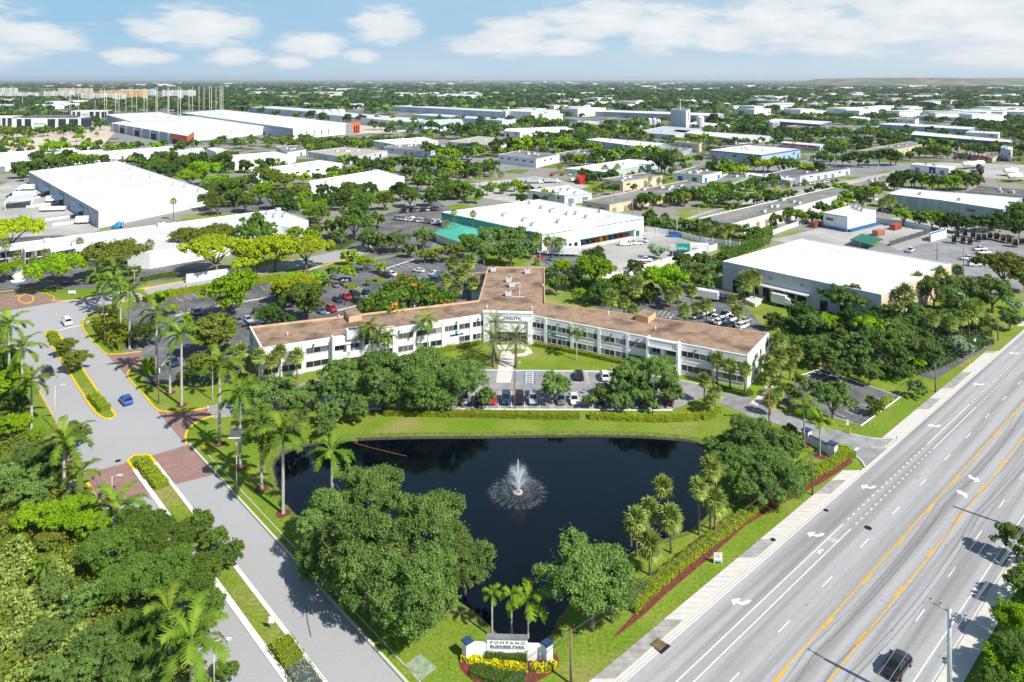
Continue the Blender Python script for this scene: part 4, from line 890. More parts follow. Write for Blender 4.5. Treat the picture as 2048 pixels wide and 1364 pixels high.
for k, (lab, pts, hh, wl, rf) in enumerate(S):
    b = Bld('warehouse' if 'office' not in lab else 'office_building', lab, 'building', PW(pts, hh), hh, wl, rf, .3, WHITE if wl in (WHITE, LGWALL) or 'white roof' in lab else None)
    es = [Edge(b.P[i], b.P[(i + 1) % len(b.P)]) for i in range(len(b.P))]
    vis = [e for e in es if e.n.dot(((e.a + e.b) / 2) * -1) > 0 and e.L > 8]
    vis.sort(key=lambda e: -e.L)
    near_ = b.c.length < 900
    for q, e in enumerate(vis[:2]):
        n = max(2, int(e.L / (9 if near_ else 12)))
        dm = (DARK, mat('grey_door', (.22, .26, .31), .6), BLUEP, mat('tan_door', (.42, .26, .14), .7), GREY)[(k * 3 + q) % 5]
        if 'blue doors' in lab: dm = BLUEP
        if 'tan doors' in lab: dm = mat('tan_door', (.42, .26, .14), .7)
        if 'blank' in lab and q == 0: n = 3
        for i in range(min(n, 14)):
            c = e.L * (i + .5) / n + r2.uniform(-.6, .6); wd = 1.7 if 'window' in lab else 1.8
            if r2.random() < .25: continue
            mb = MB()
            if 'window' in lab or (k + i) % 4 == 0: e.box(mb, c - wd, c + wd, hh * .55, hh * .72, .01, .07, GLASS); mb.build('window', b.root)
            else: e.box(mb, c - wd, c + wd, 0.05, min(4, hh * .62), .01, .08, dm); e.box(mb, c - wd - .15, c + wd + .15, min(4, hh * .62), min(4, hh * .62) + .2, .01, .12, LMETAL); mb.build('dock_door', b.root)
        mb = MB(); e.box(mb, 0, e.L, hh - .5, hh - .35, .01, .08, GREY)
        m_ = max(2, int(e.L / 14))
        for i in range(1, m_): e.box(mb, e.L * i / m_ - .1, e.L * i / m_ + .1, 0, hh - .5, .012, .09, LGWALL if wl is WHITE else wl)
        mb.build('wall_trim', b.root)
    if 'blue stripe' in lab:
        mb = MB()
        for e in vis[:2]: e.box(mb, 0, e.L, hh - .7, hh + .1, .1, .3, BLUEP)
        mb.build('blue_stripe', b.root)
    if 'navy sign' in lab: e = vis[0]; mb = MB(); e.box(mb, e.L * .5, e.L * .66, .5, 5, .1, .25, NAVY); mb.build('sign_panel', b.root)
    if 'red' in lab.split('-')[0]:
        mb = MB(); e = vis[0]
        for i in range(4): e.box(mb, e.L * (.08 + .22 * i), e.L * (.08 + .22 * i) + 8, 3.4, 4.6, .1, 1.6, REDP)
        mb.build('awning', b.root)
    if 'blue plinth' in lab:
        mb = MB()
        for e in vis[:2]: e.box(mb, 0, e.L, 0, 1.2, .02, 1.4, mat('dull_blue', (.03, .13, .30), .7))
        mb.build('plinth', b.root)
    for i in range(r2.randint(2, 6) if near_ else 2):
        w_ = [r2.random() for _ in b.P]; sw = sum(w_); c = sum((p * (x / sw) for p, x in zip(b.P, w_)), Vector())
        mb = MB(); mb.box((c.x, c.y, b.zr + .65), (2 + r2.random() * 1.5, 1.7, 1.3), A1, LMETAL); mb.box((c.x, c.y, b.zr + 1.34), (1.2, 1.1, .12), A1, DGREY); mb.build('roof_unit', b.root)
# barrel-vaulted warehouses far off
vm = mat('pale_blue_wall', (.56, .63, .70), .7); vr = mat('vault_roof', (.62, .63, .64), .7)
for k, (a, b_, dp, hh, nv, lab) in enumerate((((632, 227), (847, 247), 60, 11, 6, 'front row of pale warehouses with six barrel-vaulted porches'), ((782, 212), (1012, 224), 60, 11, 9, 'rear row of pale warehouses with nine barrel-vaulted porches'),
        ((500, 214), (630, 224), 60, 11, 4, 'left row of pale warehouses with four barrel-vaulted porches'), ((824, 229), (1004, 241), 45, 8, 0, 'plain long pale warehouse between the vaulted rows'), ((560, 206), (700, 211), 40, 8, 3, 'farthest row of pale warehouses with three vaulted porches'))):
    A = gp(*a, hh); B = gp(*b_, hh); A.z = B.z = 0; nn = Vector((-(B - A).y, (B - A).x, 0)).normalized()
    if nn.y < 0: nn = -nn
    b = Bld('vaulted_warehouse', lab, 'warehouse', [A, B, B + nn * dp, A + nn * dp], hh, vm, vr, .4, WHITE)
    e = min((Edge(b.P[i], b.P[(i + 1) % 4]) for i in range(4)), key=lambda e: (e.a + e.b).length)
    for i in range(nv):
        c = e.L * (i + .5) / nv; mb = MB(); w2 = 6.5
        arc = [(c + w2 * math.cos(t), hh - 1 + 5.5 * math.sin(t)) for t in np.linspace(0, math.pi, 9)]
        fr = [e.pt(t, 3, z) for t, z in arc]; bk = [e.pt(t, -8, z) for t, z in arc]
        for q in range(8): mb.face([fr[q], bk[q], bk[q + 1], fr[q + 1]], vr)
        mb.face([e.pt(c - w2, 3, 0), e.pt(c + w2, 3, 0)] + fr, vm); mb.build('barrel_vault', b.root)
# pale plant tower
b = Bld('plant_tower', 'tall pale ribbed plant tower with red lettering on its white right side', 'tower', PW([(1341, 219), (1372, 222), (1380, 218), (1350, 216)], 27), 27, LGWALL, GROOF, .5)
es = [Edge(b.P[i], b.P[(i + 1) % 4]) for i in range(4)]; es.sort(key=lambda e: -e.n.dot((e.a + e.b) * -1)); 
e = es[0]; mb = MB()
for i in range(9): e.box(mb, e.L * (.05 + i * .11), e.L * (.07 + i * .11), 0, 26, .01, .4, WHITE)
mb.build('rib', b.root)
ev = max(es, key=lambda e: e.n.x); mb = MB(); ev.box(mb, 0, ev.L, 0, 27, .01, .2, WHITE); mb.build('white_side', b.root)
mb = MB(); ev.box(mb, ev.L * .4, ev.L * .6, 12, 24, .21, .4, REDP); mb.build('lettering_band', b.root)
mb = MB(); c = b.c; mb.rod((c.x, c.y, 26.5), (c.x, c.y, 42), .5, .25, 6, WPAINT); mb.build('mast', b.root)
for k, (u, v, hh, rr) in enumerate(((1300, 258, 14, 3), (1309, 258, 14, 3), (1317, 258, 12, 3), (1279, 254, 8, 4), (1401, 262, 19, 5), (1545, 262, 12, 5), (1552, 262, 12, 5), (1505, 270, 9, 6), (1518, 270, 9, 6))):
    c = gp(u, v); mb = MB(); mb.rod(c, c + Vector((0, 0, hh)), rr, rr, 14, LMETAL if k < 5 else GWALL); mb.rod(c + Vector((0, 0, hh)), c + Vector((0, 0, hh + 1.5)), rr, rr * .3, 14, WPAINT)
    o = mb.build('silo'); tag(o, 'cylindrical silo standing ' + ('left of the pale plant tower' if u < 1341 else 'right of the pale plant tower' if u < 1450 else 'in the grey cement works, upper right') + ', ' + {1300: 'left one of the tight trio', 1309: 'middle one of the tight trio', 1317: 'right one of the tight trio', 1279: 'short fat one set apart', 1401: 'tall one', 1545: 'left one of the tall pair', 1552: 'right one of the tall pair', 1505: 'left one of the squat pair', 1518: 'right one of the squat pair'}[u], 'silo', 'silos')
# flats on the left horizon
AW = mat('apartment_wall', (.62, .62, .60), .8, .06, .05); YW = mat('ochre_wall', (.68, .44, .22), .8, .05, .05)
for k, (u0, u1, vt, vb, wl, lab) in enumerate(((-20, 30, 176, 186, AW, 'white flats at the left edge, rear one'), (0, 70, 186, 197, AW, 'long white flats at the left edge, front one'), (88, 143, 183, 195, AW, 'white flats with ribbed balconies between the left edge and the ochre block'), (117, 181, 177, 187, TAN, 'low cream flats behind the ribbed white ones'),
        (162, 244, 188, 204, AW, 'bright white eight-storey flats in front of the ochre block'), (200, 289, 181, 200, YW, 'long ochre and orange apartment block'), (243, 308, 179, 190, LGWALL, 'grey flats behind the ochre block'), (325, 387, 181, 195, AW, 'white flats right of the slender poles'), (0, 30, 198, 206, AW, 'low white house below the flats at the left edge'))):
    a = gp(u0, vb); bb = gp(u1, vb); hh = H - (vt - HV) * a.y / F; 
    b = Bld('apartment_block', lab, 'apartment block', [a, bb, bb + Vector((0, 22, 0)), a + Vector((0, 22, 0))], hh, wl, WROOF, .6)
    e = min((Edge(b.P[i], b.P[(i + 1) % 4]) for i in range(4)), key=lambda e: (e.a + e.b).y)
    fl = max(2, int(hh / 3.2)); nb = max(3, int(e.L / 7)); mb = MB()
    for f in range(fl):
        mb = MB()
        for i in range(nb):
            if i % 5 == 4: continue
            e.box(mb, e.L * (i + .2) / nb, e.L * (i + .62) / nb, f * 3.2 + 1, f * 3.2 + 2.6, .02, .3, GLASS2)
        mb.build('window_row', b.root)
    mb = MB()
    for i in range(0, nb, 5): e.box(mb, e.L * i / nb, e.L * i / nb + 4, 0, hh + 3, -4, 1.2, wl)
    mb.build('stair_tower', b.root)
# black and white offices
for lab, u0, u1, vt, vb, dp in (('white-framed black glass office with a dark hipped roof panel at the left', 28, 162, 236, 262, 45), ('low black glass office with white roof edge, behind the poles', 142, 216, 222, 236, 40), ('black glass wing at the left edge beside the white-framed office', -40, 27, 234, 258, 40)):
    a = gp(u0, vb); bb = gp(u1, vb); hh = H - (vt - HV) * a.y / F
    b = Bld('glass_office', lab, 'office building', [a, bb, bb + Vector((-12, dp, 0)), a + Vector((-12, dp, 0))], hh, mat('black_glass_wall', (.03, .04, .055), .2, spec=.6), WROOF, .5, WHITE)
    e = min((Edge(b.P[i], b.P[(i + 1) % 4]) for i in range(4)), key=lambda e: (e.a + e.b).y); mb = MB()
    for s0, s1 in ((0, .04), (.12, .16), (.26, .3), (.3, .5), (.62, .66), (.78, .82), (.96, 1)): e.box(mb, e.L * s0, e.L * s1, 0, hh, .02, .8, WHITE)
    e.box(mb, 0, e.L, hh - 1.3, hh + .05, .03, .7, WHITE)
    mb.build('white_frame', b.root); mb = MB()
    for f in range(1, 3):
        for i in range(6): e.box(mb, e.L * (.31 + .03 * i), e.L * (.325 + .03 * i), f * hh / 4, f * hh / 4 + 1.8, .8, .9, GLASS)
    mb.build('window_rows', b.root)
    if u0 == 28:
        c = b.c; mb = MB(); mb.hexa([c + Vector((x, y, hh)) for x, y in ((-38, -14), (38, -14), (30, 14), (-46, 14))], [c + Vector((x, y, hh + 3)) for x, y in ((-25, -4), (28, -4), (24, 6), (-30, 6))], DROOF); mb.build('roof_panel', b.root)
# ------------------------------------------------------------------ foliage
rng = np.random.default_rng(11)
LM = {
 'oak': leafmat('oak_leaves', (0.062, 0.14, 0.026), (0.27, 0.40, 0.10), .2),
 'mid': leafmat('mid_leaves', (0.068, 0.142, 0.024), (0.20, 0.31, 0.048), .25),
 'dark': leafmat('dark_leaves', (0.042, 0.098, 0.02), (0.105, 0.19, 0.034), .2),
 'lime': leafmat('lime_leaves', (0.174, 0.336, 0.017), (0.377, 0.576, 0.030), .35),
 'gold': leafmat('gold_leaves', (0.290, 0.400, 0.019), (0.551, 0.640, 0.036), .35),
 'olive': leafmat('olive_leaves', (0.116, 0.168, 0.024), (0.290, 0.336, 0.054), .3),
 'silver': leafmat('silver_leaves', (0.246, 0.352, 0.204), (0.478, 0.608, 0.372), .2),
 'flame': leafmat('flame_leaves', (0.06, 0.15, 0.02), (0.16, 0.28, 0.035), .3, flower=(0.800, 0.208, 0.024)),
 'royal': leafmat('royal_fronds', (0.05, 0.13, 0.015), (0.28, 0.38, 0.045), .25),
 'pale': leafmat('pale_fronds', (0.12, 0.24, 0.02), (0.32, 0.44, 0.03), .3),
 'sabal': leafmat('sabal_fans', (0.11, 0.19, 0.04), (0.47, 0.54, 0.13), .2),
 'date': leafmat('date_fronds', (0.13, 0.19, 0.07), (0.34, 0.37, 0.17), .2),
 'hedge': leafmat('hedge_leaves', (0.20, 0.31, 0.02), (0.48, 0.53, 0.04), .3),
 'ghedge': leafmat('green_hedge_leaves', (0.072, 0.160, 0.018), (0.189, 0.320, 0.036), .3),
 'yellow': leafmat('yellow_croton', (0.609, 0.480, 0.018), (0.800, 0.800, 0.036), .3),
 'far': leafmat('far_leaves', (0.03, 0.07, 0.016), (0.09, 0.15, 0.03), .15),
}
def leaf_quads(P, Nn, size, aspect=1.5, r=rng):
    """small leaf-sized quads at points P facing roughly Nn"""
    n = len(P); Nn = Nn / (np.linalg.norm(Nn, axis=1, keepdims=True) + 1e-9)
    t = r.normal(size=(n, 3)); t -= (t * Nn).sum(1, keepdims=True) * Nn; t /= np.linalg.norm(t, axis=1, keepdims=True) + 1e-9
    b = np.cross(Nn, t); s = (size * r.uniform(.6, 1.4, n))[:, None]
    V = np.stack([P - t * s * aspect / 2, P + b * s / 2 + Nn * s * .12, P + t * s * aspect / 2, P - b * s / 2 + Nn * s * .12], 1).reshape(-1, 3)
    return V, np.arange(4 * n).reshape(n, 4)
def crown(name, kind, n, leaf, vy, seed, nl=14, spread=.62, lr=(.30, .46), zc=0.9, flat=False, core=True):
    """crown of unit half width, centre height zc, made of leafy lobes"""
    r = np.random.default_rng(seed)
    L = []
    for i in range(nl):
        if flat:
            a = r.uniform(0, 6.28); q = math.sqrt(r.uniform(0.0, 1)) * .75; L.append((q * math.cos(a), q * math.sin(a), (1 - q * q) * vy * .55 - .1 + r.uniform(-.08, .08), r.uniform(.2, .34)))
        else:
            d = r.normal(size=3); d /= np.linalg.norm(d); d[2] = d[2] * .8 + .12; q = spread * r.uniform(.5, 1.16)
            L.append((d[0] * q, d[1] * q, d[2] * q * vy, r.uniform(*lr)))
    if not flat: L.append((0, 0, 0, .5))
    L = np.array(L); w = L[:, 3] ** 2; M = 560 if n > 15000 else 170 if n > 5000 else 70 if n > 1500 else 34; vs = (.55 if flat else max(.7, vy * 1.15))
    idx = r.choice(len(L), M * 3, p=w / w.sum()); d = r.normal(size=(M * 3, 3)); d /= np.linalg.norm(d, axis=1, keepdims=True); d[:, 2] = np.where(d[:, 2] < -.35, -d[:, 2], d[:, 2])
    C = L[idx, :3] + d * (L[idx, 3] * r.uniform(.72, .98, M * 3))[:, None] * np.array([1, 1, vs]); keep = np.ones(len(C), bool)
    for l in L: keep &= ~(np.linalg.norm((C - l[:3]) / np.array([1, 1, vs]), axis=1) < l[3] * .6)
    C = C[keep][:M]; M = len(C); rs = r.uniform(.04, .11, M) * (1 if n > 15000 else 1.15 if n > 5000 else 1.35 if n > 1500 else 1.8) * (1.15 if flat else 1)
    tone = r.uniform(-.28, .28, M)
    w = rs ** 2; idx = r.choice(M, n, p=w / w.sum()); d = r.normal(size=(n, 3)); d /= np.linalg.norm(d, axis=1, keepdims=True); d[:, 2] = np.where(r.uniform(0, 1, n) < .6, np.abs(d[:, 2]), d[:, 2])
    P = C[idx] + d * (rs[idx] * r.uniform(.55, 1.1, n) * np.where(r.uniform(0, 1, n) < .07, 1.7, 1))[:, None] * np.array([1, 1, .75 if flat else .9])
    Nn = d * .7 + r.normal(size=d.shape) * .5 + np.array([0, 0, .3])
    V, Q = leaf_quads(P, Nn, leaf, 1.5, r); at = np.clip(r.uniform(.1, .9, len(Q)) + tone[idx], 0, 1)
    V[:, 2] += zc
    return np_mesh(name, V, Q, [LM[kind]], at)
def trunk(name, seed, zc, vy, m=BARK, nb=6, th=.055, flat=False):
    r = random.Random(seed); mb = MB(); fork = zc * (.38 if not flat else .45)
    mb.rod((0, 0, -.05), (r.uniform(-.03, .03), r.uniform(-.03, .03), fork), th, th * .72, 8, m)
    for i in range(nb):
        a = 6.28 * i / nb + r.uniform(-.3, .3); q = r.uniform(.35, .6); p1 = Vector((math.cos(a) * q * .45, math.sin(a) * q * .45, fork + (zc - fork) * .55)); p2 = Vector((math.cos(a) * q, math.sin(a) * q, zc + vy * r.uniform(-.1, .3)))
        mb.rod((0, 0, fork - .02), p1, th * .5, th * .33, 6, m); mb.rod(p1, p2, th * .33, th * .1, 5, m)
        p3 = p2 + Vector((r.uniform(-.25, .25), r.uniform(-.25, .25), vy * .25)); mb.rod(p1.lerp(p2, .5), p3, th * .2, th * .06, 4, m)
    return mb.mesh(name, None, True)
KINDS = {  # vy, zc, flat, lobes
 'oak': (.78, .84, False, 30), 'mid': (.70, .86, False, 18), 'dark': (.72, .86, False, 16), 'lime': (.68, .88, False, 20), 'gold': (.42, .78, True, 44), 'olive': (.60, .82, False, 22),
 'silver': (.65, .66, False, 16), 'flame': (.30, .45, True, 30), 'flat': (.45, .72, True, 44), 'odark': (.5, .75, True, 40)}
KMAT = {'flat': 'lime', 'odark': 'olive'}
_tc = {}
def tree_mesh(kind, lod, var):
    k = (kind, lod, var)
    if k not in _tc:
        vy, zc, flat, nl = KINDS[kind]; n, lf = {0: (44000, .026), 1: (13000, .046), 2: (2600, .105), 3: (800, .18)}[lod]
        if kind == 'oak' and lod < 2: lf *= .9; n = int(n * 1.1)
        sd = hash_(kind) + lod * 7 + var * 131
        nl2 = nl if lod < 2 else max(8, nl // 2)
        _tc[k] = (crown('crown', KMAT.get(kind, kind), n, lf, vy, sd, nl2, zc=zc, flat=flat, lr=(.19, .36) if lod < 2 else (.3, .46)), trunk('trunk', sd, zc, vy, flat=flat))
    return _tc[k]
def hash_(s): return sum(ord(c) * (i + 3) for i, c in enumerate(s)) % 9973
ORD = ['leftmost', 'second from the left', 'third from the left', 'fourth from the left', 'fifth from the left', 'sixth from the left', 'seventh from the left', 'eighth from the left', 'ninth from the left', 'tenth from the left']
NUM = ['no', 'one', 'two', 'three', 'four', 'five', 'six', 'seven', 'eight', 'nine', 'ten', 'eleven', 'twelve', 'thirteen', 'fourteen', 'fifteen', 'sixteen', 'seventeen', 'eighteen', 'nineteen', 'twenty']
def ordi(i, n):
    if n == 1: return ''
    if i == n - 1: return 'rightmost'
    if i < len(ORD): return ORD[i]
    j = n - 1 - i
    if j < 10: return ORD[j].replace('left', 'right')
    return '%dth from the left' % (i + 1)
DESC = {'oak': 'grey-green live oak', 'mid': 'mid-green leafy tree', 'dark': 'dark green dense tree', 'lime': 'lime-green tree', 'gold': 'yellow-green flat-topped tree', 'olive': 'olive-brown tinged tree', 'silver': 'silvery bush-like tree', 'flame': 'low spreading tree with orange-red flowers', 'flat': 'bright green umbrella-shaped tree', 'odark': 'dark olive flat-topped tree'}
PLANTS = {}
def tree_at(kind, x, y, rad, lod, label, group):
    var = rnd.randrange(3 if lod else 2); cm, tm = tree_mesh(kind, lod, var)
    rt = empty('broadleaf_tree', (x, y, 0), rnd.uniform(0, 6.28), label, 'tree', group)
    s = rad; rt.scale = (s * rnd.uniform(.96, 1.04), s, s * rnd.uniform(.92, 1.08))
    put('crown', cm, rt); put('trunk', tm, rt)
    return rt
def trees(place, rows):
    rows = sorted(rows, key=lambda r: r[1]); cnt = {}
    for r in rows: cnt[r[0]] = cnt.get(r[0], 0) + 1
    seen = {}
    for r in rows:
        kind, u, v, w_ = r[:4]; zc = KINDS[kind][1]
        den = v - HV + zc * w_ / 2; Y = F * H / den; X = (u - CX) * Y / F; rad = w_ * Y / F / 2 * 1.12
        i = seen.get(kind, 0); seen[kind] = i + 1; o = ordi(i, cnt[kind])
        ALLT.append((w_, kind, X, Y, rad, DESC[kind] + ' ' + place + (', ' + o if o else ''), 'trees ' + place, v))
ALLT = []
def lst(kind, *a): return [(kind,) + t for t in a]

trees('between the drive and the pond', lst('oak', (745, 1000, 170), (655, 1050, 150), (860, 1070, 190), (730, 1130, 220), (930, 1130, 130), (830, 1190, 200), (640, 1120, 110)))
trees('on the bank right of the entrance sign', lst('oak', (1183, 1165, 225), (1225, 1190, 130)))
trees('at the right tip of the pond', lst('oak', (1500, 890, 120), (1465, 945, 120), (1545, 955, 130), (1440, 900, 70), (1500, 980, 90), (1575, 905, 80)) + lst('dark', (1582, 868, 46)))
trees('in the front car park', lst('oak', (545, 792, 96), (585, 850, 70), (515, 830, 60), (690, 775, 110), (765, 760, 140), (850, 755, 150), (925, 768, 110), (660, 830, 60), (720, 820, 60), (830, 800, 70), (970, 798, 48), (890, 805, 60), (1110, 775, 74), (1178, 802, 34), (1248, 765, 95), (1310, 752, 120), (1345, 790, 60), (1245, 806, 50), (1305, 812, 36), (625, 790, 70), (800, 735, 60), (735, 745, 70), (880, 740, 60), (590, 800, 70), (655, 860, 50), (500, 790, 60), (860, 800, 70), (780, 800, 60), (1210, 790, 50), (1285, 790, 60), (520, 860, 60)))
trees('on the lawn left of the office', lst('dark', (288, 668, 66), (378, 752, 50)) + lst('olive', (424, 672, 118), (398, 735, 64)) + lst('mid', (498, 765, 40), (425, 745, 60)))
trees('on the far median of the drive', lst('olive', (130, 694, 50), (150, 722, 60)))
trees('on the near median of the drive', lst('mid', (405, 1050, 78), (468, 1108, 60), (428, 1085, 60)))
trees('in the wood at the bottom left', lst('oak', (65, 920, 110), (20, 960, 90), (60, 990, 80), (100, 930, 70), (110, 1190, 80), (165, 1210, 100), (80, 1290, 90), (130, 1270, 80), (200, 1300, 110), (260, 1350, 120), (110, 1360, 100), (170, 1350, 90), (320, 1340, 90)) + lst('mid', (215, 1110, 130), (280, 1080, 120), (340, 1090, 120), (255, 1170, 130), (330, 1160, 130), (400, 1160, 120), (425, 1210, 90), (150, 870, 60), (300, 1260, 130), (390, 1250, 90), (450, 1350, 60)) + lst('olive', (20, 1090, 60), (35, 1220, 60), (95, 1085, 60), (15, 1330, 70), (60, 1160, 50)) + lst('lime', (135, 1030, 110), (60, 1040, 80), (180, 1060, 80), (20, 770, 90), (25, 860, 70), (70, 875, 50)) + lst('dark', (15, 720, 60), (30, 805, 60), (95, 950, 60)))
trees('along the right edge beside the boulevard', lst('lime', (2040, 1245, 110), (2010, 1330, 90)) + lst('mid', (2035, 1090, 90), (2060, 1180, 90), (2050, 1320, 130), (1985, 1370, 80)))
trees('at the rear wing of the office', lst('mid', (1112, 572, 46), (941, 492, 60), (1108, 545, 36)) + lst('lime', (1126, 537, 42), (1187, 543, 82), (1240, 565, 44), (1165, 590, 40)) + lst('dark', (1187, 515, 66), (1205, 590, 56), (1150, 560, 50)) + lst('oak', (1030, 478, 62), (1022, 508, 62), (985, 480, 66), (968, 508, 50), (1000, 505, 50), (1060, 500, 40)))
trees('behind the right wing of the office', lst('lime', (1332, 566, 92)) + lst('oak', (1391, 552, 76), (1428, 545, 56), (1410, 575, 40), (1480, 540, 30)) + lst('mid', (1445, 520, 46), (1405, 525, 50), (1365, 530, 46)) + lst('dark', (1300, 590, 44), (1270, 540, 40)))
trees('in the laundry depot yard', lst('silver', (1314, 504, 42)) + lst('dark', (1268, 463, 16)))
trees('before the blank white-roofed warehouse', lst('oak', (1691, 600, 92), (1736, 605, 66), (1690, 566, 46), (1646, 702, 76), (1625, 650, 60), (1775, 705, 105), (1720, 720, 76), (1848, 706, 70), (1831, 642, 80), (1795, 660, 60), (1868, 585, 76), (1985, 588, 90), (1930, 580, 60), (1740, 750, 50), (1960, 640, 50), (2020, 640, 50), (1600, 690, 50), (1680, 740, 60), (1730, 690, 70), (1800, 740, 50), (1830, 680, 60), (1890, 640, 60), (1900, 600, 60), (1770, 630, 60), (1650, 600, 50), (1620, 720, 40), (1870, 720, 40), (1560, 690, 44), (1955, 600, 60)) + lst('dark', (1600, 628, 66), (1552, 642, 46), (1700, 640, 70), (1740, 640, 56), (1690, 690, 60)) + lst('lime', (1653, 646, 54), (1745, 668, 76), (1800, 680, 60), (1836, 727, 34)) + lst('olive', (2006, 533, 104), (2050, 560, 60)) + lst('silver', (1923, 695, 48), (2028, 612, 30), (2040, 640, 24)))
trees('beside the small roadside car park', lst('oak', (1664, 802, 94), (1836, 780, 40)) + lst('mid', (1752, 814, 40), (1583, 790, 44), (1600, 765, 36), (1560, 780, 40)))
trees('in the rear car park of the office', lst('mid', (665, 546, 30), (613, 600, 104), (566, 585, 50), (640, 570, 40)) + lst('lime', (701, 548, 34), (697, 515, 36), (732, 526, 40), (763, 536, 26), (774, 583, 22), (457, 590, 122), (590, 568, 70), (325, 592, 30), (345, 618, 24), (375, 638, 22), (640, 560, 40)) + lst('dark', (537, 632, 64), (575, 640, 40)) + lst('olive', (738, 565, 16), (802, 554, 24), (849, 513, 34), (872, 509, 38), (904, 507, 46)) + lst('silver', (716, 583, 20)))
trees('behind the left wing of the office', [('flame', 816, 603, 172)])
trees('along the cross street behind the palms', lst('flat', (115, 540, 108), (8, 543, 60)) + lst('odark', (228, 515, 118), (385, 478, 80), (428, 470, 80), (350, 500, 40)) + lst('mid', (512, 468, 86), (270, 545, 40)) + lst('gold', (432, 502, 128), (515, 510, 90), (550, 500, 110), (612, 505, 92), (495, 530, 60), (20, 465, 120), (590, 575, 90), (480, 560, 50)))
trees('left of the laundry depot', lst('oak', (736, 478, 58), (763, 486, 48), (792, 482, 56), (847, 478, 50), (680, 475, 40), (820, 500, 36)) + lst('mid', (708, 447, 82), (660, 460, 40), (640, 430, 50), (755, 440, 36), (770, 400, 50), (727, 405, 60), (695, 385, 60), (820, 395, 50)) + lst('lime', (632, 420, 56), (595, 470, 40), (625, 478, 40), (610, 400, 40)) + lst('olive', (600, 385, 50), (570, 360, 50), (635, 460, 40)) + lst('dark', (578, 415, 56), (650, 405, 60), (715, 420, 60), (680, 400, 50), (735, 380, 50), (800, 380, 50), (860, 395, 40), (650, 388, 40)))
trees('right of the big upper-left warehouse', lst('lime', (405, 345, 60), (380, 355, 50), (435, 365, 50), (520, 385, 56)) + lst('mid', (450, 325, 44), (470, 375, 60), (440, 380, 60), (490, 405, 50), (420, 400, 50), (340, 320, 50), (370, 325, 50), (320, 335, 50), (545, 400, 46)) + lst('dark', (400, 320, 40), (445, 325, 40), (340, 345, 50), (570, 395, 50), (500, 365, 40), (360, 300, 30)) + lst('olive', (435, 410, 50), (465, 395, 40), (540, 355, 50), (520, 350, 40)))
trees('before the upper-left white sheds', lst('mid', (60, 335, 50), (90, 330, 50), (120, 325, 50), (180, 330, 40), (45, 350, 30)) + lst('dark', (40, 342, 36), (75, 318, 36), (135, 315, 40)) + lst('lime', (160, 325, 40), (100, 300, 40), (130, 296, 30), (170, 294, 30)) + lst('oak', (100, 318, 30), (192, 320, 26)))
def belt(place, n, pts, w, kinds):
    rows = []; r = random.Random(hash_(place))
    seg = [math.hypot(pts[i + 1][0] - pts[i][0], pts[i + 1][1] - pts[i][1]) for i in range(len(pts) - 1)]; T = sum(seg)
    for i in range(n):
        t = (i + r.uniform(.2, .8)) / n * T; k = 0
        while t > seg[k] and k < len(seg) - 1: t -= seg[k]; k += 1
        a = t / seg[k]; u = pts[k][0] + (pts[k + 1][0] - pts[k][0]) * a; v = pts[k][1] + (pts[k + 1][1] - pts[k][1]) * a
        rows.append((r.choice(kinds), u + r.uniform(-3, 3), v + r.uniform(-2.5, 2.5), r.uniform(*w)))
    trees(place, rows)
belt('below the orange-cornered shell', 16, [(260, 290), (420, 287), (560, 284), (640, 284), (720, 286)], (14, 24), ['mid', 'dark', 'lime', 'olive'])
belt('right of the orange portal', 14, [(735, 250), (800, 250), (900, 256), (1000, 262)], (20, 30), ['mid', 'dark', 'oak'])
belt('below the vaulted warehouses', 18, [(510, 222), (600, 232), (700, 240), (860, 244), (1000, 240), (1100, 246)], (16, 26), ['mid', 'dark', 'dark', 'mid'])
belt('in the upper centre strip', 20, [(850, 300), (900, 312), (960, 305), (1000, 292), (1100, 288), (1170, 292), (1200, 305)], (24, 40), ['mid', 'lime', 'dark', 'lime', 'olive'])
belt('above the bus park', 18, [(680, 320), (740, 335), (800, 330), (870, 330), (940, 340), (990, 330)], (26, 42), ['mid', 'dark', 'dark', 'lime', 'mid'])
belt('below the bus park', 14, [(820, 345), (840, 365), (880, 375), (940, 380), (860, 388)], (28, 44), ['mid', 'dark', 'oak', 'mid'])
belt('behind the laundry depot roof', 10, [(970, 378), (1030, 372), (1060, 382), (1110, 395)], (20, 30), ['oak', 'mid', 'lime'])
belt('above the truck yard', 14, [(1150, 322), (1210, 315), (1240, 308), (1300, 303), (1345, 312)], (22, 34), ['lime', 'mid', 'lime', 'dark'])
belt('beside the tall dark tree, upper middle', 3, [(1310, 325), (1335, 330)], (34, 52), ['dark'])
belt('along the pale street, right of centre', 14, [(1280, 405), (1320, 400), (1365, 395), (1440, 375), (1450, 392), (1500, 372)], (26, 42), ['mid', 'lime', 'oak', 'dark'])
belt('behind the laundry depot wall', 14, [(1290, 440), (1330, 448), (1400, 452), (1450, 462), (1520, 470)], (24, 36), ['mid', 'dark', 'oak'])
belt('before the blue-striped warehouse', 14, [(1420, 335), (1470, 340), (1520, 330), (1560, 328), (1620, 335), (1640, 345)], (24, 40), ['mid', 'dark', 'lime', 'gold'])
belt('around the concrete yard', 14, [(1540, 440), (1575, 430), (1640, 440), (1700, 395), (1760, 375), (1720, 405)], (26, 42), ['mid', 'olive', 'dark', 'lime'])
belt('before the blue-grey stepped building', 18, [(1800, 430), (1850, 440), (1900, 445), (1960, 450), (2030, 440), (2040, 415), (2040, 470)], (30, 48), ['mid', 'dark', 'dark', 'lime'])
belt('in the clump above the stepped building', 14, [(1780, 370), (1810, 355), (1850, 362), (1900, 368), (1950, 362)], (28, 44), ['dark', 'mid', 'lime'])
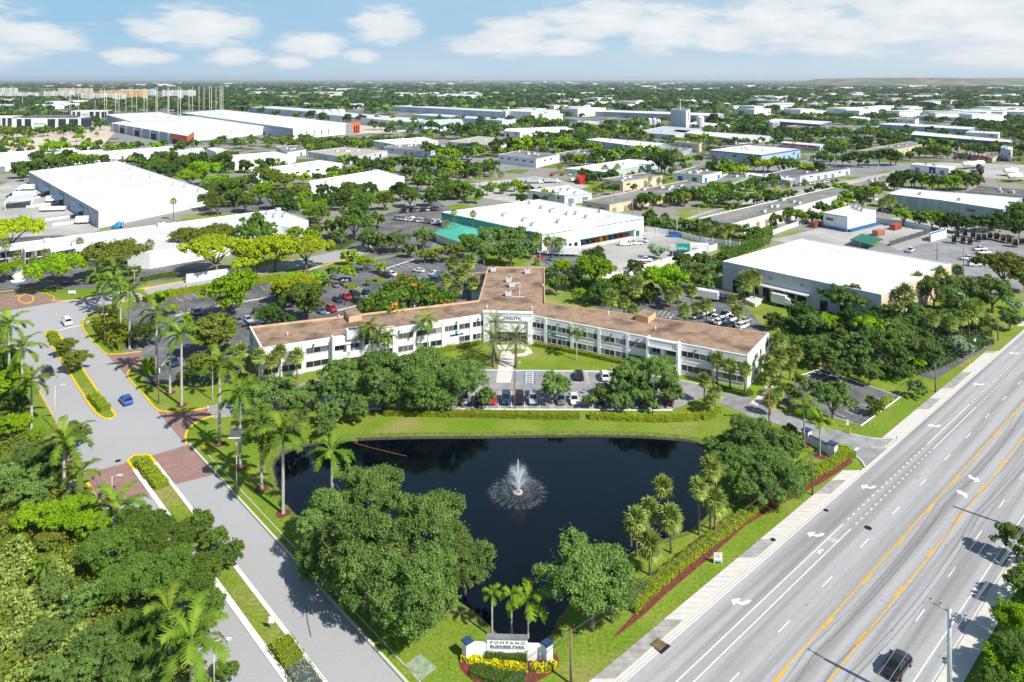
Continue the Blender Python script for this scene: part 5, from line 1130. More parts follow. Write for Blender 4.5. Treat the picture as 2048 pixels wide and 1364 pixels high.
belt('around the wide beige warehouse', 16, [(1660, 290), (1680, 300), (1640, 320), (1700, 320), (1780, 318), (1850, 305), (1880, 300)], (24, 40), ['dark', 'mid', 'mid', 'olive'])
belt('in front of the dark blue shed', 12, [(1840, 290), (1900, 292), (1940, 298), (1990, 300), (2040, 310)], (18, 30), ['mid', 'lime', 'dark'])
belt('around the cement works', 18, [(1420, 240), (1460, 262), (1500, 262), (1560, 275), (1640, 272), (1700, 268), (1740, 262)], (20, 32), ['dark', 'mid', 'mid'])
belt('along the lake shore', 14, [(1040, 240), (1090, 245), (1150, 256), (1210, 258), (1250, 262), (1290, 270)], (18, 30), ['dark', 'mid', 'lime'])
belt('above the construction ground', 14, [(0, 262), (40, 266), (110, 262), (170, 250), (190, 245), (210, 250)], (16, 26), ['dark', 'mid', 'olive'])
def flush():
    ALLT.sort(key=lambda t: -t[0])
    for w_, kind, X, Y, rad, lab, grp, v in ALLT[:298]:
        tree_at(kind, X, Y, rad, 0 if w_ > 105 and v > 700 else 1 if w_ > 48 else 2, lab, grp)
    r = random.Random(4); VS = []; QS = []; AT = []; MI = []; mats = list(dict.fromkeys(KMAT.get(k, k) for k in KINDS)); off = 0; C = {}
    for w_, kind, X, Y, rad, lab, grp, v in ALLT[298:] + [(0, k, x, y, s, 0, 0, 0) for k, x, y, s in EXTRA]:
        key = (kind, r.randrange(3), 1 if w_ > 28 else 0)
        if key not in C:
            vy, zc, flat, nl = KINDS[kind]; me = crown('t', kind if kind in LM else 'mid', 700 if key[2] else 300, .19 if key[2] else .27, vy, hash_(kind) + key[1] * 17, 9, zc=zc, flat=flat, lr=(.3, .46))
            a = np.empty(len(me.vertices) * 3, np.float32); me.vertices.foreach_get('co', a); C[key] = a.reshape(-1, 3); bpy.data.meshes.remove(me)
        T = C[key]; a = r.uniform(0, 6.28); ca, sa = math.cos(a), math.sin(a); V = np.stack([(T[:, 0] * ca - T[:, 1] * sa) * rad + X, (T[:, 0] * sa + T[:, 1] * ca) * rad + Y, T[:, 2] * rad], 1)
        n = len(V) // 4; VS.append(V); QS.append(np.arange(len(V)).reshape(-1, 4) + off); off += len(V); AT.append(np.clip(r.uniform(0, .5) + rng.uniform(0, .5, n), 0, 1)); MI.append(np.full(n, mats.index(KMAT.get(kind, kind))))
        mbt.rod((X, Y, 0), (X, Y, rad * .8), rad * .06, rad * .04, 5, BARK)
    tag(put('broadleaf_trees', np_mesh('broadleaf_trees', np.concatenate(VS), np.concatenate(QS), [LM[m] for m in mats], np.concatenate(AT), mi=np.concatenate(MI))), 'smaller broadleaf trees filling the gaps between the sheds', 'trees', kind='stuff')
    tag(mbt.build('tree_trunks'), kind='stuff')
mbt = MB(); EXTRA = []; BLOCK += KEEPOUT
FOOT = []
for o_ in list(COL.objects):
    pass
def inside(x, y, P):
    c = False; j = len(P) - 1
    for i in range(len(P)):
        if (P[i].y > y) != (P[j].y > y) and x < (P[j].x - P[i].x) * (y - P[i].y) / (P[j].y - P[i].y) + P[i].x: c = not c
        j = i
    return c
def fill():
    r = random.Random(77); zones = [[(-60, 262), (200, 262), (200, 350), (-60, 350)], [(200, 290), (620, 285), (640, 400), (430, 420), (200, 330)], [(600, 280), (1200, 262), (1300, 470), (900, 400), (640, 420)], [(1200, 262), (1780, 262), (1700, 440), (1300, 460)], [(1760, 262), (2060, 255), (2060, 460), (1780, 440)], [(620, 410), (900, 400), (880, 500), (700, 500)], [(1300, 440), (1640, 440), (1560, 470), (1300, 470)]]
    for z in zones:
        W = PW(z); xs = [p.x for p in W]; ys = [p.y for p in W]; A = (max(xs) - min(xs)) * (max(ys) - min(ys))
        for _ in range(int(A / 130)):
            x, y = r.uniform(min(xs), max(xs)), r.uniform(min(ys), max(ys))
            if not inside(x, y, W): continue
            if math.sin(x * .035 + 2 * math.sin(y * .02)) + math.sin(y * .03 + x * .013) + r.uniform(-.9, .9) < .15: continue
            s = r.uniform(3.2, 6.0)
            if any(inside(x + dx, y + dy, P) for P in BLOCK for dx, dy in ((0, 0), (s, -s), (-s, -s), (s, s), (-s, s))): continue
            EXTRA.append((r.choice(['mid', 'mid', 'dark', 'lime', 'oak', 'olive', 'dark']), x, y, s))
# ------------------------------------------------------------------ palms
def frond_palm(kind, n, up, dn, L_=1.0, leafw=.05, leafl=.26, seed=0, nl=22, droop=.9, plume=1.0):
    r = random.Random(seed); V = []; Q = []; A = []
    def quad(a, b, c, d, at): i = len(V); V.extend([a, b, c, d]); Q.append([i, i + 1, i + 2, i + 3]); A.append(at)
    for k in range(n):
        az = 6.283 * k / n * 2.399 * n / 6.283 if False else k * 2.39996; e0 = up + (dn - up) * (k / (n - 1)) + r.uniform(-.08, .08); at = r.random() * .6 + (.4 if e0 > .9 else 0)
        ln = L_ * r.uniform(.9, 1.08); d = Vector((math.cos(az), math.sin(az), 0)); sd_ = Vector((-d.y, d.x, 0)); p = Vector((0, 0, 0)); e = e0; prev = p
        tw = r.uniform(-.3, .3)
        for j in range(nl):
            t = (j + 1) / nl; e = e0 - droop * t ** 1.5; st = ln / nl
            p = prev + (d * math.cos(e) + Vector((0, 0, math.sin(e)))) * st
            dirv = (p - prev).normalized(); upv = sd_.cross(dirv) * -1
            w_ = .014; quad(prev - sd_ * w_, prev + sd_ * w_, p + sd_ * w_ * .6, p - sd_ * w_ * .6, min(1, at + .3))
            if t > .14:
                ll = leafl * ln * math.sin(min(1, (t - .05) * 1.6) * 1.57) * (1 - max(0, t - .75) * 1.6) * plume
                for s_ in (-1, 1):
                    for q in (0, .5):
                        o = prev.lerp(p, q); a = sd_ * s_; tip = o + (a * .82 + dirv * .55 + Vector((0, 0, r.uniform(-.45, .15) + tw * s_))).normalized() * ll
                        wv = dirv * leafw * .5 * .9; quad(o - wv, o + wv, tip + wv * .25, tip - wv * .25, at)
            prev = p
    return np_mesh('fronds', [tuple(v) for v in V], Q, [LM[kind]], A)
def fan_palm(kind, n, seed, blades=9):
    r = random.Random(seed); V = []; Q = []; A = []
    for k in range(n):
        az = k * 2.39996; e = 1.45 - 2.35 * (k / (n - 1)) + r.uniform(-.12, .12); d = Vector((math.cos(az) * math.cos(e), math.sin(az) * math.cos(e), math.sin(e))); sd_ = Vector((-math.sin(az), math.cos(az), 0)); upv = d.cross(sd_)
        pet = .42 * r.uniform(.85, 1.1); o = d * pet; at = r.uniform(0, .7) if e > -.2 else r.uniform(.6, 1.0)
        V += [Vector((0, 0, 0)) - sd_ * .012, Vector((0, 0, 0)) + sd_ * .012, o + sd_ * .008, o - sd_ * .008]; i = len(V); Q.append([i - 4, i - 3, i - 2, i - 1]); A.append(.8)
        for b in range(blades):
            t = (b / (blades - 1) - .5) * 2.7; ll = .60 * (1 - .28 * abs(t)) * r.uniform(.9, 1.1); bd = (d * math.cos(t) + sd_ * math.sin(t)); bd = (bd - Vector((0, 0, .25 + .3 * abs(t)))).normalized() if e < 1.2 else bd
            wv = bd.cross(upv).normalized() * .05; mid_ = o + bd * ll * .6; tip = o + bd * ll - Vector((0, 0, .06))
            V += [o, mid_ + wv, tip, mid_ - wv]; i = len(V); Q.append([i - 4, i - 3, i - 2, i - 1]); A.append(min(1, at + r.uniform(-.1, .15)))
    return np_mesh('fronds', [tuple(v) for v in V], Q, [LM[kind]], A)
def ptrunk(m, r0, r1, bulge=1.0, n=10):
    mb = MB(); zs = [-.02, .03, .12, .4, .7, 1]; rs = [r0 * 1.35, r0 * 1.15, r0, r0 * .95 * bulge, (r0 + r1) / 2 * bulge, r1]
    for i in range(5): mb.rod((0, 0, zs[i]), (0, 0, zs[i + 1]), rs[i], rs[i + 1], n, m)
    return mb.mesh('trunk', None, True)
_shaft = MB(); _shaft.rod((0, 0, -1.5), (0, 0, -.4), .2, .24, 8, SHAFT); _shaft.rod((0, 0, -.4), (0, 0, .5), .24, .06, 8, SHAFT); SHM = _shaft.mesh('crownshaft', None, True)
PK = {'royal': ('royal', [frond_palm('royal', 14, 1.4, -.2, 1, .05, .21, s, 18, 1.6) for s in (1, 2, 3)], ptrunk(PALMBARK, .26, .17, 1.08), 'smooth-trunked royal palm'),
      'pale': ('pale', [frond_palm('pale', 10, 1.25, -.1, 1, .05, .30, s, 16, 1.5) for s in (4, 5)], ptrunk(PALMBARK, .13, .09), 'slim yellow-green feather palm'),
      'sabal': ('sabal', [fan_palm('sabal', 44, s) for s in (6, 7, 8)], ptrunk(BRNBARK, .19, .16), 'round-headed fan palm'),
      'date': ('date', [frond_palm('date', 28, 1.4, -.75, 1, .03, .20, s, 16, .75) for s in (9, 10)], ptrunk(BRNBARK, .30, .27), 'grey-green date palm'),
      'wash': ('sabal', [fan_palm('sabal', 30, s, 7) for s in (11, 12)], ptrunk(WOOD, .20, .14), 'tall small-headed fan palm'),
      'queen': ('pale', [frond_palm('royal', 13, 1.3, -.7, 1, .05, .30, s, 16, 1.5) for s in (13, 14)], ptrunk(PALMBARK, .14, .11), 'slender feather palm with drooping fronds')}
def palms(kind, place, rows, ring=False):
    key, heads, tm, desc = PK[kind]; rows = sorted(rows, key=lambda r: r[0]); n = len(rows)
    for i, (u, vb, vc, w_) in enumerate(rows):
        p = gp(u, vb); hgt = H - (vc - HV) * p.y / F; rad = w_ / 2 * p.y / F * 1.12
        o = ordi(i, n); rt = empty('palm_tree', p, rnd.uniform(0, 6.28), desc + ' ' + place + (', ' + o if o else ''), 'palm tree', 'palms ' + place)
        hgt = max(hgt, rad * .4); ft = rad if kind not in ('royal', 'pale', 'queen') else rad
        put('trunk', tm, rt, sc=(1, 1, hgt)); hd = put('fronds', heads[rnd.randrange(len(heads))], rt, (0, 0, hgt), rnd.uniform(0, 6.28), (ft, ft, ft))
        if kind == 'royal': put('crownshaft', SHM, rt, (0, 0, hgt), 0, (1, 1, 1))
        if kind in ('sabal', 'wash') and hgt > 3:
            pass
        if ring:
            mb = MB(); mb.poly([p + Vector((math.cos(a), math.sin(a), 0)) * (1.15 + .12 * math.sin(3 * a + u)) for a in np.linspace(0, 6.283, 19)[:-1]], .06 + i * .002, MULCH); tag(mb.build('mulch_bed'), kind='structure')
fill(); flush()
palms('royal', 'on the pondside lawn by the drive', [(439, 888, 728, 95), (480, 935, 788, 95), (523, 978, 848, 98), (566, 1027, 868, 118)], True)
palms('royal', 'at the pond edge, rising behind the live oaks', [(664, 1042, 903, 104)])
palms('royal', 'on the lawn left of the office', [(313, 768, 625, 76), (340, 786, 655, 62), (363, 811, 672, 76)], True)
palms('royal', 'at the cross street corner', [(194, 617, 548, 60), (207, 632, 560, 50), (233, 607, 533, 64), (226, 640, 562, 60), (241, 661, 573, 60), (259, 698, 587, 82)])
palms('royal', 'on the left verge of the drive', [(63, 857, 762, 88), (44, 812, 698, 88), (18, 765, 650, 84), (128, 990, 884, 118), (162, 1008, 945, 84), (188, 1062, 1022, 110), (232, 1072, 1018, 130)])
palms('royal', 'among the trees at the bottom left', [(338, 1372, 1225, 120), (384, 1440, 1282, 165), (90, 1190, 1130, 60)])
palms('pale', 'behind the entrance sign', [(984, 1274, 1186, 46), (1023, 1276, 1190, 52), (1056, 1274, 1202, 92)])
palms('pale', 'at the side entrance', [(1608, 890, 812, 64), (1640, 912, 838, 54)], True)
palms('pale', 'on the lawn by the driveway', [(425, 800, 722, 46), (497, 810, 770, 40), (455, 765, 735, 60)])
palms('queen', 'before the left office wing', [(728, 733, 662, 40), (739, 734, 653, 50), (758, 729, 666, 44), (776, 726, 672, 44), (855, 710, 638, 52)])
palms('queen', 'before the right office wing', [(1153, 720, 662, 34)])
palms('date', 'beside the entrance path', [(987, 734, 678, 58), (991, 718, 645, 50), (1032, 735, 674, 60)])
palms('sabal', 'at the right tip of the pond', [(1327, 1032, 974, 48), (1398, 1070, 976, 46), (1421, 1058, 937, 50), (1430, 1073, 1000, 58)])
palms('sabal', 'in the pondside clump', [(1273, 1112, 1040, 58), (1299, 1078, 1018, 50), (1342, 1106, 1036, 56), (1300, 1150, 1088, 62), (1262, 1090, 1055, 40)])
palms('sabal', 'at the right end of the office', [(1434, 770, 719, 34), (1460, 778, 731, 34), (1490, 792, 738, 34), (1409, 807, 760, 34), (1430, 822, 786, 36), (1530, 768, 723, 34), (1547, 776, 735, 32), (1418, 830, 802, 30)])
palms('sabal', 'at the left end of the office', [(518, 770, 711, 34), (560, 762, 703, 34), (543, 768, 722, 32), (594, 758, 711, 36), (481, 750, 702, 37)])
palms('sabal', 'beside the rear wing of the office', [(906, 560, 526, 36), (939, 555, 521, 36), (921, 578, 548, 32), (893, 583, 558, 30), (914, 606, 576, 30), (946, 600, 567, 35), (930, 570, 540, 30)])
palms('sabal', 'behind the right office wing', [(1222, 634, 596, 40), (1248, 636, 605, 30), (1266, 645, 620, 30), (1270, 610, 572, 44), (1277, 575, 545, 22), (1356, 618, 583, 26), (1384, 612, 580, 30), (1340, 622, 592, 28), (1369, 648, 620, 32), (1413, 640, 610, 32), (1393, 640, 614, 26), (1464, 640, 602, 28), (1476, 655, 622, 30)])
palms('sabal', 'at the dark loading doors', [(1490, 610, 562, 46), (1508, 604, 556, 40)])
palms('sabal', 'behind the office right end', [(1558, 735, 680, 38), (1592, 745, 706, 32), (1562, 760, 712, 34), (1543, 765, 735, 30), (1580, 760, 730, 26)])
palms('sabal', 'right of the blank white-roofed warehouse', [(1810, 650, 590, 50), (1836, 610, 560, 36), (1880, 600, 552, 42), (1790, 660, 620, 34), (1865, 690, 638, 32), (1900, 692, 644, 38), (1938, 676, 622, 50), (1922, 680, 636, 32), (1952, 665, 615, 40), (1683, 715, 672, 36), (1915, 560, 540, 26)])
palms('sabal', 'beside the small car park', [(1540, 830, 800, 34), (1556, 815, 786, 30)])
palms('sabal', 'in front of the laundry depot', [(1073, 505, 476, 26), (1096, 512, 483, 26), (1118, 514, 485, 26), (1075, 530, 528, 18)])
palms('wash', 'before the green hipped roof', [(894, 475, 448, 18), (908, 472, 424, 17), (946, 470, 428, 18), (963, 485, 462, 20), (975, 488, 463, 18)])
palms('wash', 'before the stepped dark-glass building', [(12, 535, 490, 22), (35, 545, 512, 24), (66, 548, 520, 22), (90, 535, 505, 20), (159, 516, 483, 20), (299, 530, 488, 24)])
palms('wash', 'by the big upper-left warehouse wall', [(347, 441, 402, 17)])
palms('wash', 'around the truck yard', [(1120, 348, 335, 14), (1210, 350, 337, 18), (1235, 350, 335, 18), (960, 372, 348, 18), (982, 375, 350, 18), (1002, 378, 350, 18), (1300, 376, 358, 12), (1318, 375, 360, 14), (1328, 377, 363, 14)])
palms('sabal', 'along the pale street', [(1300, 450, 428, 24), (1330, 455, 435, 22), (1420, 480, 458, 26), (1445, 485, 464, 26), (1405, 476, 455, 24), (1530, 395, 372, 20), (1550, 392, 368, 20), (1576, 388, 370, 16), (1610, 385, 366, 16), (1460, 480, 458, 22), (1780, 425, 400, 28), (1765, 428, 405, 22)])
# ------------------------------------------------------------------ hedges and beds
def hedge(label, pts, wd, hh, kind='hedge', dens=120, leaf=.15, base=0.0, group='clipped hedges', closed=False, name='hedge', cat='hedge'):
    P = [gp(*p) for p in pts]; r = np.random.default_rng(int(pts[0][0])); mb = MB(); core = {'hedge': mat('hedge_twigs', (.15, .19, .015), .9), 'ghedge': mat('green_hedge_twigs', (.04, .08, .015), .9), 'yellow': mat('croton_stems', (.12, .12, .01), .9)}.get(kind, DGREY)
    kc = .5 if dens < 30 else .86; ribbon(mb, P, wd * kc, base, base + hh * (kc + .04), core, closed)
    c = P[0]; rt = empty(name, (c.x, c.y, 0), 0, label, cat, group); mb.build('branches', rt)
    pp = []; nn = []
    for i in range(len(P) - (0 if closed else 1)):
        a, b = P[i], P[(i + 1) % len(P)]; L_ = (b - a).length; d = (b - a) / L_; q = Vector((-d.y, d.x, 0)); n = int(L_ * (wd + 2 * hh) * dens / 2)
        t = r.uniform(-.02, 1.02, n); per = r.uniform(-(wd / 2 + hh), wd / 2 + hh, n)
        for tt, s in zip(t, per):
            o = a + d * (tt * L_)
            wob = 1 + .10 * math.sin(tt * L_ * 1.7 + i) + .07 * math.sin(tt * L_ * 4.1)
            if abs(s) < wd / 2: pp.append(o + q * s + Vector((0, 0, base + hh * wob * r.uniform(.92, 1.06)))); nn.append((0, 0, 1))
            else: sg = 1 if s > 0 else -1; pp.append(o + q * sg * wd / 2 * wob * r.uniform(.95, 1.05) + Vector((0, 0, base + max(0.02, hh - (abs(s) - wd / 2))))); nn.append(tuple(q * sg))
    V, Q = leaf_quads(np.array([tuple(p - rt.location) for p in pp]), np.array(nn) + r.normal(size=(len(nn), 3)) * .5, leaf, 1.4, r)
    put('leaves', np_mesh('leaves', V, Q, [LM[kind]], r.uniform(0, 1, len(Q))), rt)
hedge('long yellow-green hedge between the car park and the pond, left part', [(770, 829), (900, 831), (1030, 834), (1100, 836), (1158, 835)], 1.7, 1.0)
hedge('long yellow-green hedge between the car park and the pond, right part', [(1180, 836), (1260, 840), (1330, 842), (1398, 838)], 1.7, 1.0)
hedge('short curved end of the car park hedge beside two palms', [(1402, 838), (1420, 834), (1436, 822)], 1.6, 1.0)
hedge('lime-green hedge along the boulevard beside the red mulch', [(1262, 1224), (1300, 1186), (1350, 1142), (1400, 1102), (1450, 1066), (1500, 1028), (1560, 985), (1620, 955), (1660, 935), (1690, 912)], 1.5, 1.1)
hedge('low lime hedge corner beside the blue-topped wall', [(1668, 912), (1690, 905), (1702, 918)], 2.0, 1.3)
hedge('clipped hedge under the right wing of the office', [(1069, 692), (1120, 701), (1180, 713), (1240, 727), (1290, 738)], 1.0, .9)
hedge('clipped hedge under the left wing of the office', [(835, 712), (900, 700), (965, 688)], 1.3, 1.0)
hedge('dark clipped hedge at the right end of the office', [(1425, 775), (1455, 783), (1490, 792), (1503, 788)], 1.3, .9, 'ghedge')
hedge('long yellow-green hedge beside the cross street', [(290, 605), (340, 592), (420, 580), (500, 568), (560, 560)], 3.0, 1.8)
hedge('green hedge beside the parked cars on the cross street', [(283, 563), (320, 556), (350, 552)], 2.2, 1.3, 'ghedge')
hedge('green hedge on the bend of the cross street', [(655, 502), (680, 497), (702, 486)], 2.2, 1.3, 'ghedge')
for i, (lab, a, b, wd) in enumerate((('small hedge at the top of the far median', (104, 672), (112, 690), 2.2), ('clipped yellow-green hedge block at the foot of the far median', (185, 795), (211, 823), 2.0), ('long clipped hedge block on the near median beside the brick', (282, 928), (324, 978), 2.2))):
    hedge(lab, [a, ((a[0] + b[0]) / 2, (a[1] + b[1]) / 2), b], wd, 1.1, 'hedge', group='hedge blocks on the medians')
hedge('square clipped yellow-green hedge on the near median', [(560, 1292), (588, 1332)], 2.6, 1.1, 'hedge', 90, .13, group='hedge blocks on the medians')
hedge('pale green clipped hedge at the bottom of the near median', [(592, 1340), (625, 1385)], 2.6, .9, 'silver', 90, .13, group='hedge blocks on the medians')
hedge('small clipped hedge island in the rear car park, left', [(692, 577), (712, 572)], 2.2, .9, group='hedge islands in the rear car park'); hedge('clipped hedge island beside the flowering tree', [(733, 588), (775, 602)], 2.6, .9, group='hedge islands in the rear car park')
hedge('small clipped hedge island beside the blue-grey car', [(790, 575), (812, 583)], 2.4, .9, group='hedge islands in the rear car park'); hedge('small clipped hedge island in the middle of the rear car park', [(750, 564), (765, 560)], 2.2, .9, group='hedge islands in the rear car park')
hedge('clipped hedge island near the red brick crossing', [(630, 550), (645, 546)], 2.2, .9, group='hedge islands in the rear car park'); hedge('clipped hedge island under a small lime tree', [(680, 540), (700, 535)], 2.4, .9, group='hedge islands in the rear car park')
hedge('large loose bright shrubs between the corner palms and the car park', [(205, 650), (222, 676), (245, 700)], 4.0, 2.6, 'hedge', 26, .3, name='shrubbery', cat='shrub', group='shrubs')
hedge('loose bright shrubs at the upper end of the corner palms', [(220, 625), (235, 650), (262, 688)], 3.0, 2.2, 'hedge', 26, .3, name='shrubbery', cat='shrub', group='shrubs')
hedge('green shrubs at the pond corner beside the side entrance', [(1540, 1000), (1590, 968), (1620, 945)], 3.0, 2.0, 'ghedge', 26, .3, name='shrubbery', cat='shrub', group='shrubs')
hedge('bright shrubs beside the small car park', [(1745, 830), (1762, 815), (1780, 800)], 1.6, .8, 'hedge', 40, .2, name='shrubbery', cat='shrub', group='shrubs')
hedge('yellow round bush on the grass by the right edge of the boulevard', [(1968, 664), (1975, 672)], 2.6, 1.6, 'hedge', 40, .2, name='shrubbery', cat='shrub', group='shrubs')
hedge('long green bushes behind the white yard wall', [(1340, 560), (1400, 540), (1460, 515), (1520, 492)], 4, 2.4, 'ghedge', 16, .35, name='shrubbery', cat='shrub', group='shrubs')
# round topiary
def topiary():
    p = gp(297, 748); rt = empty('topiary', p, 0, 'bright green cylinder-shaped clipped bush on the lawn by the first brick driveway', 'topiary')
    mb = MB(); mb.rod((0, 0, 0), (0, 0, 3.0), 1.15, 1.2, 14, mat('hedge_twigs', (.07, .10, .01))); mb.rod((0, 0, 3.0), (0, 0, 3.5), 1.2, .7, 14, mat('hedge_twigs', (.07, .10, .01))); put('branches', mb.mesh('branches'), rt)
    n = 2600; a = rng.uniform(0, 6.28, n); z = rng.uniform(0, 3.9, n); rr = np.where(z < 3.1, 1.3, 1.3 * np.sqrt(np.clip(1 - ((z - 3.1) / .8) ** 2, 0, 1)))
    P = np.stack([rr * np.cos(a), rr * np.sin(a), z], 1); V, Q = leaf_quads(P, np.stack([np.cos(a), np.sin(a), (z > 3) * 1.0], 1) + rng.normal(size=(n, 3)) * .4, .16)
    put('leaves', np_mesh('leaves', V, Q, [LM['lime']], rng.uniform(0, 1, n)), rt)
topiary()
# undergrowth of the bottom-left wood and low planting: nobody could count it
def cover(name, polys, n, leaf, kind, hmax, lumps=.5, seed=1, label=''):
    r = np.random.default_rng(seed); P = []
    for poly, k in polys:
        W = [gp(*p) for p in poly]; xs = [p.x for p in W]; ys = [p.y for p in W]; c = 0; pts = np.array([(p.x, p.y) for p in W])
        m = int(k); X = r.uniform(min(xs), max(xs), m * 4); Y = r.uniform(min(ys), max(ys), m * 4); ins = np.zeros(len(X), bool); j = len(pts) - 1
        for i in range(len(pts)):
            xi, yi = pts[i]; xj, yj = pts[j]; cnd = ((yi > Y) != (yj > Y)) & (X < (xj - xi) * (Y - yi) / (yj - yi + 1e-12) + xi); ins ^= cnd; j = i
        X = X[ins][:m]; Y = Y[ins][:m]; hgt = hmax * (.35 + .65 * (.5 + .5 * np.sin(X * lumps + 1.3 * np.sin(Y * lumps * .7))) * (.5 + .5 * np.sin(Y * lumps * 1.3 + np.sin(X * .5))))
        P.append(np.stack([X, Y, hgt * r.uniform(.25, 1, len(X)) ** .5], 1))
    P = np.concatenate(P); V, Q = leaf_quads(P, r.normal(size=P.shape) * .6 + np.array([0, 0, .7]), leaf, 1.6, r)
    tag(put(name, np_mesh(name, V, Q, [LM[kind]], r.uniform(0, 1, len(Q)))), label, 'scrub', kind='stuff')
cover('undergrowth', [([(-150, 640), (15, 640), (60, 900), (150, 960), (215, 1075), (300, 1180), (400, 1330), (440, 1430), (-150, 1430)], 120000)], 0, .25, 'olive', 3.2, .55, label='tangled olive scrub covering the ground under the left wood')
cover('undergrowth', [([(-150, 1100), (120, 1130), (180, 1250), (160, 1400), (-150, 1430)], 30000)], 0, .3, 'sabal', 3.9, .8, 4, label='pale spiky scrub at the bottom left corner')
cover('shrub_planting', [([(2030, 1150), (2100, 1050), (2100, 1420), (1965, 1420), (2020, 1270)], 9000)], 0, .3, 'lime', 2.2, .7, 6, label='bright low planting under the trees at the right edge')
cover('shrub_planting', [([(1700, 705), (1850, 620), (1960, 600), (1990, 690), (1890, 735), (1800, 770)], 9000), ([(1560, 640), (1700, 620), (1700, 720), (1600, 730)], 8000)], 0, .45, 'dark', 1.8, .3, 7, label='dark undergrowth before the blank white-roofed warehouse')
cover('shrub_planting', [([(1130, 560), (1250, 560), (1330, 590), (1250, 620), (1150, 600)], 8000), ([(1270, 445), (1500, 470), (1560, 440), (1540, 490), (1440, 520), (1440, 495)], 8000)], 0, .45, 'mid', 1.6, .3, 8, label='green undergrowth behind the office and the depot wall')
# far forest: one mass of clumps, larger and sparser with distance
def forest(seed, kindmat, n1, n2, n3):
    r = np.random.default_rng(seed); tv = []; VS = []; QS = []; off = 0; AT = []
    temps = []
    for t in range(4):
        def tp(k, sz):
            d = r.normal(size=(k, 3)); d /= np.linalg.norm(d, axis=1, keepdims=True); d[:, 2] = np.abs(d[:, 2]) * 1.1 - .15; P = d * r.uniform(.75, 1, (k, 1)) * np.array([1, 1, .62]); P[:, 2] += .62
            V, Q = leaf_quads(P, d + r.normal(size=d.shape) * .35, sz, 1.2, r); return V
        temps.append((tp(64, .42), tp(30, .62), tp(16, .85)))
    for lo, hi, n, lvl, rs in ((560, 1500, n1, 0, (4.5, 9)), (1500, 4200, n2, 1, (8, 16)), (4200, 16000, n3, 2, (20, 46))):
        m = n; Y = np.sqrt(r.uniform(lo ** 2, hi ** 2, m)) if lvl < 2 else lo * (hi / lo) ** r.uniform(0, 1, m)
        X = r.uniform(-.95, .95, m) * Y; u = CX + F * X / Y; v = HV + F * H / Y
        dens = .5 + .5 * np.sin(X * .006 + 2 * np.sin(Y * .004)) * np.sin(Y * .009 + seed); keep = r.uniform(0, 1, m) < (.55 + .45 * dens)
        keep &= ~((v > 238) & (u < 240)) & ~((v > 226) & (v < 262) & (u > 190) & (u < 740)); keep &= ~((v > 236) & (u > 1090) & (u < 1215) & (v < 256))
        keep &= v < 272
        if lvl == 0:
            for B_ in BLOCK:
                bx = np.array([q.x for q in B_]); by = np.array([q.y for q in B_])
                if by.min() < 420: continue
                keep &= ~((X > bx.min() - 6) & (X < bx.max() + 6) & (Y > by.min() - 34) & (Y < by.max() + 5))
        elif lvl == 1: keep &= ~((v > 174) & (v < 198) & (u < 390))
        X = X[keep]; Y = Y[keep]; m = len(X); S = r.uniform(*rs, m); Z = np.minimum(S * .95, 8 + 4 * r.uniform(0, 1, m)) / S
        for t in range(4):
            T = temps[t][lvl]; sel = np.arange(m) % 4 == t; x, y, s, z = X[sel], Y[sel], S[sel], Z[sel]; a = r.uniform(0, 6.28, len(x))
            ca, sa = np.cos(a)[:, None], np.sin(a)[:, None]; vx = (T[:, 0] * ca - T[:, 1] * sa) * s[:, None] + x[:, None]; vy_ = (T[:, 0] * sa + T[:, 1] * ca) * s[:, None] + y[:, None]; vz = T[:, 2] * (s * z)[:, None]
            V = np.stack([vx, vy_, vz], 2).reshape(-1, 3); Q = np.arange(len(V)).reshape(-1, 4) + off; off += len(V); VS.append(V); QS.append(Q)
            AT.append(np.clip(np.repeat(r.uniform(0, .8, len(x)), len(T) // 4) + r.uniform(-.1, .3, len(Q)), 0, 1))
    return np_mesh('distant_trees', np.concatenate(VS), np.concatenate(QS), [LM[kindmat]], np.concatenate(AT))
tag(put('distant_trees', forest(5, 'far', 4400, 7900, 4200)), 'flat green canopy of distant trees reaching to the horizon', 'woodland', kind='stuff')
tag(put('distant_trees', forest(9, 'mid', 1800, 1700, 600)), 'brighter green treetops scattered through the distant canopy', 'woodland', kind='stuff')
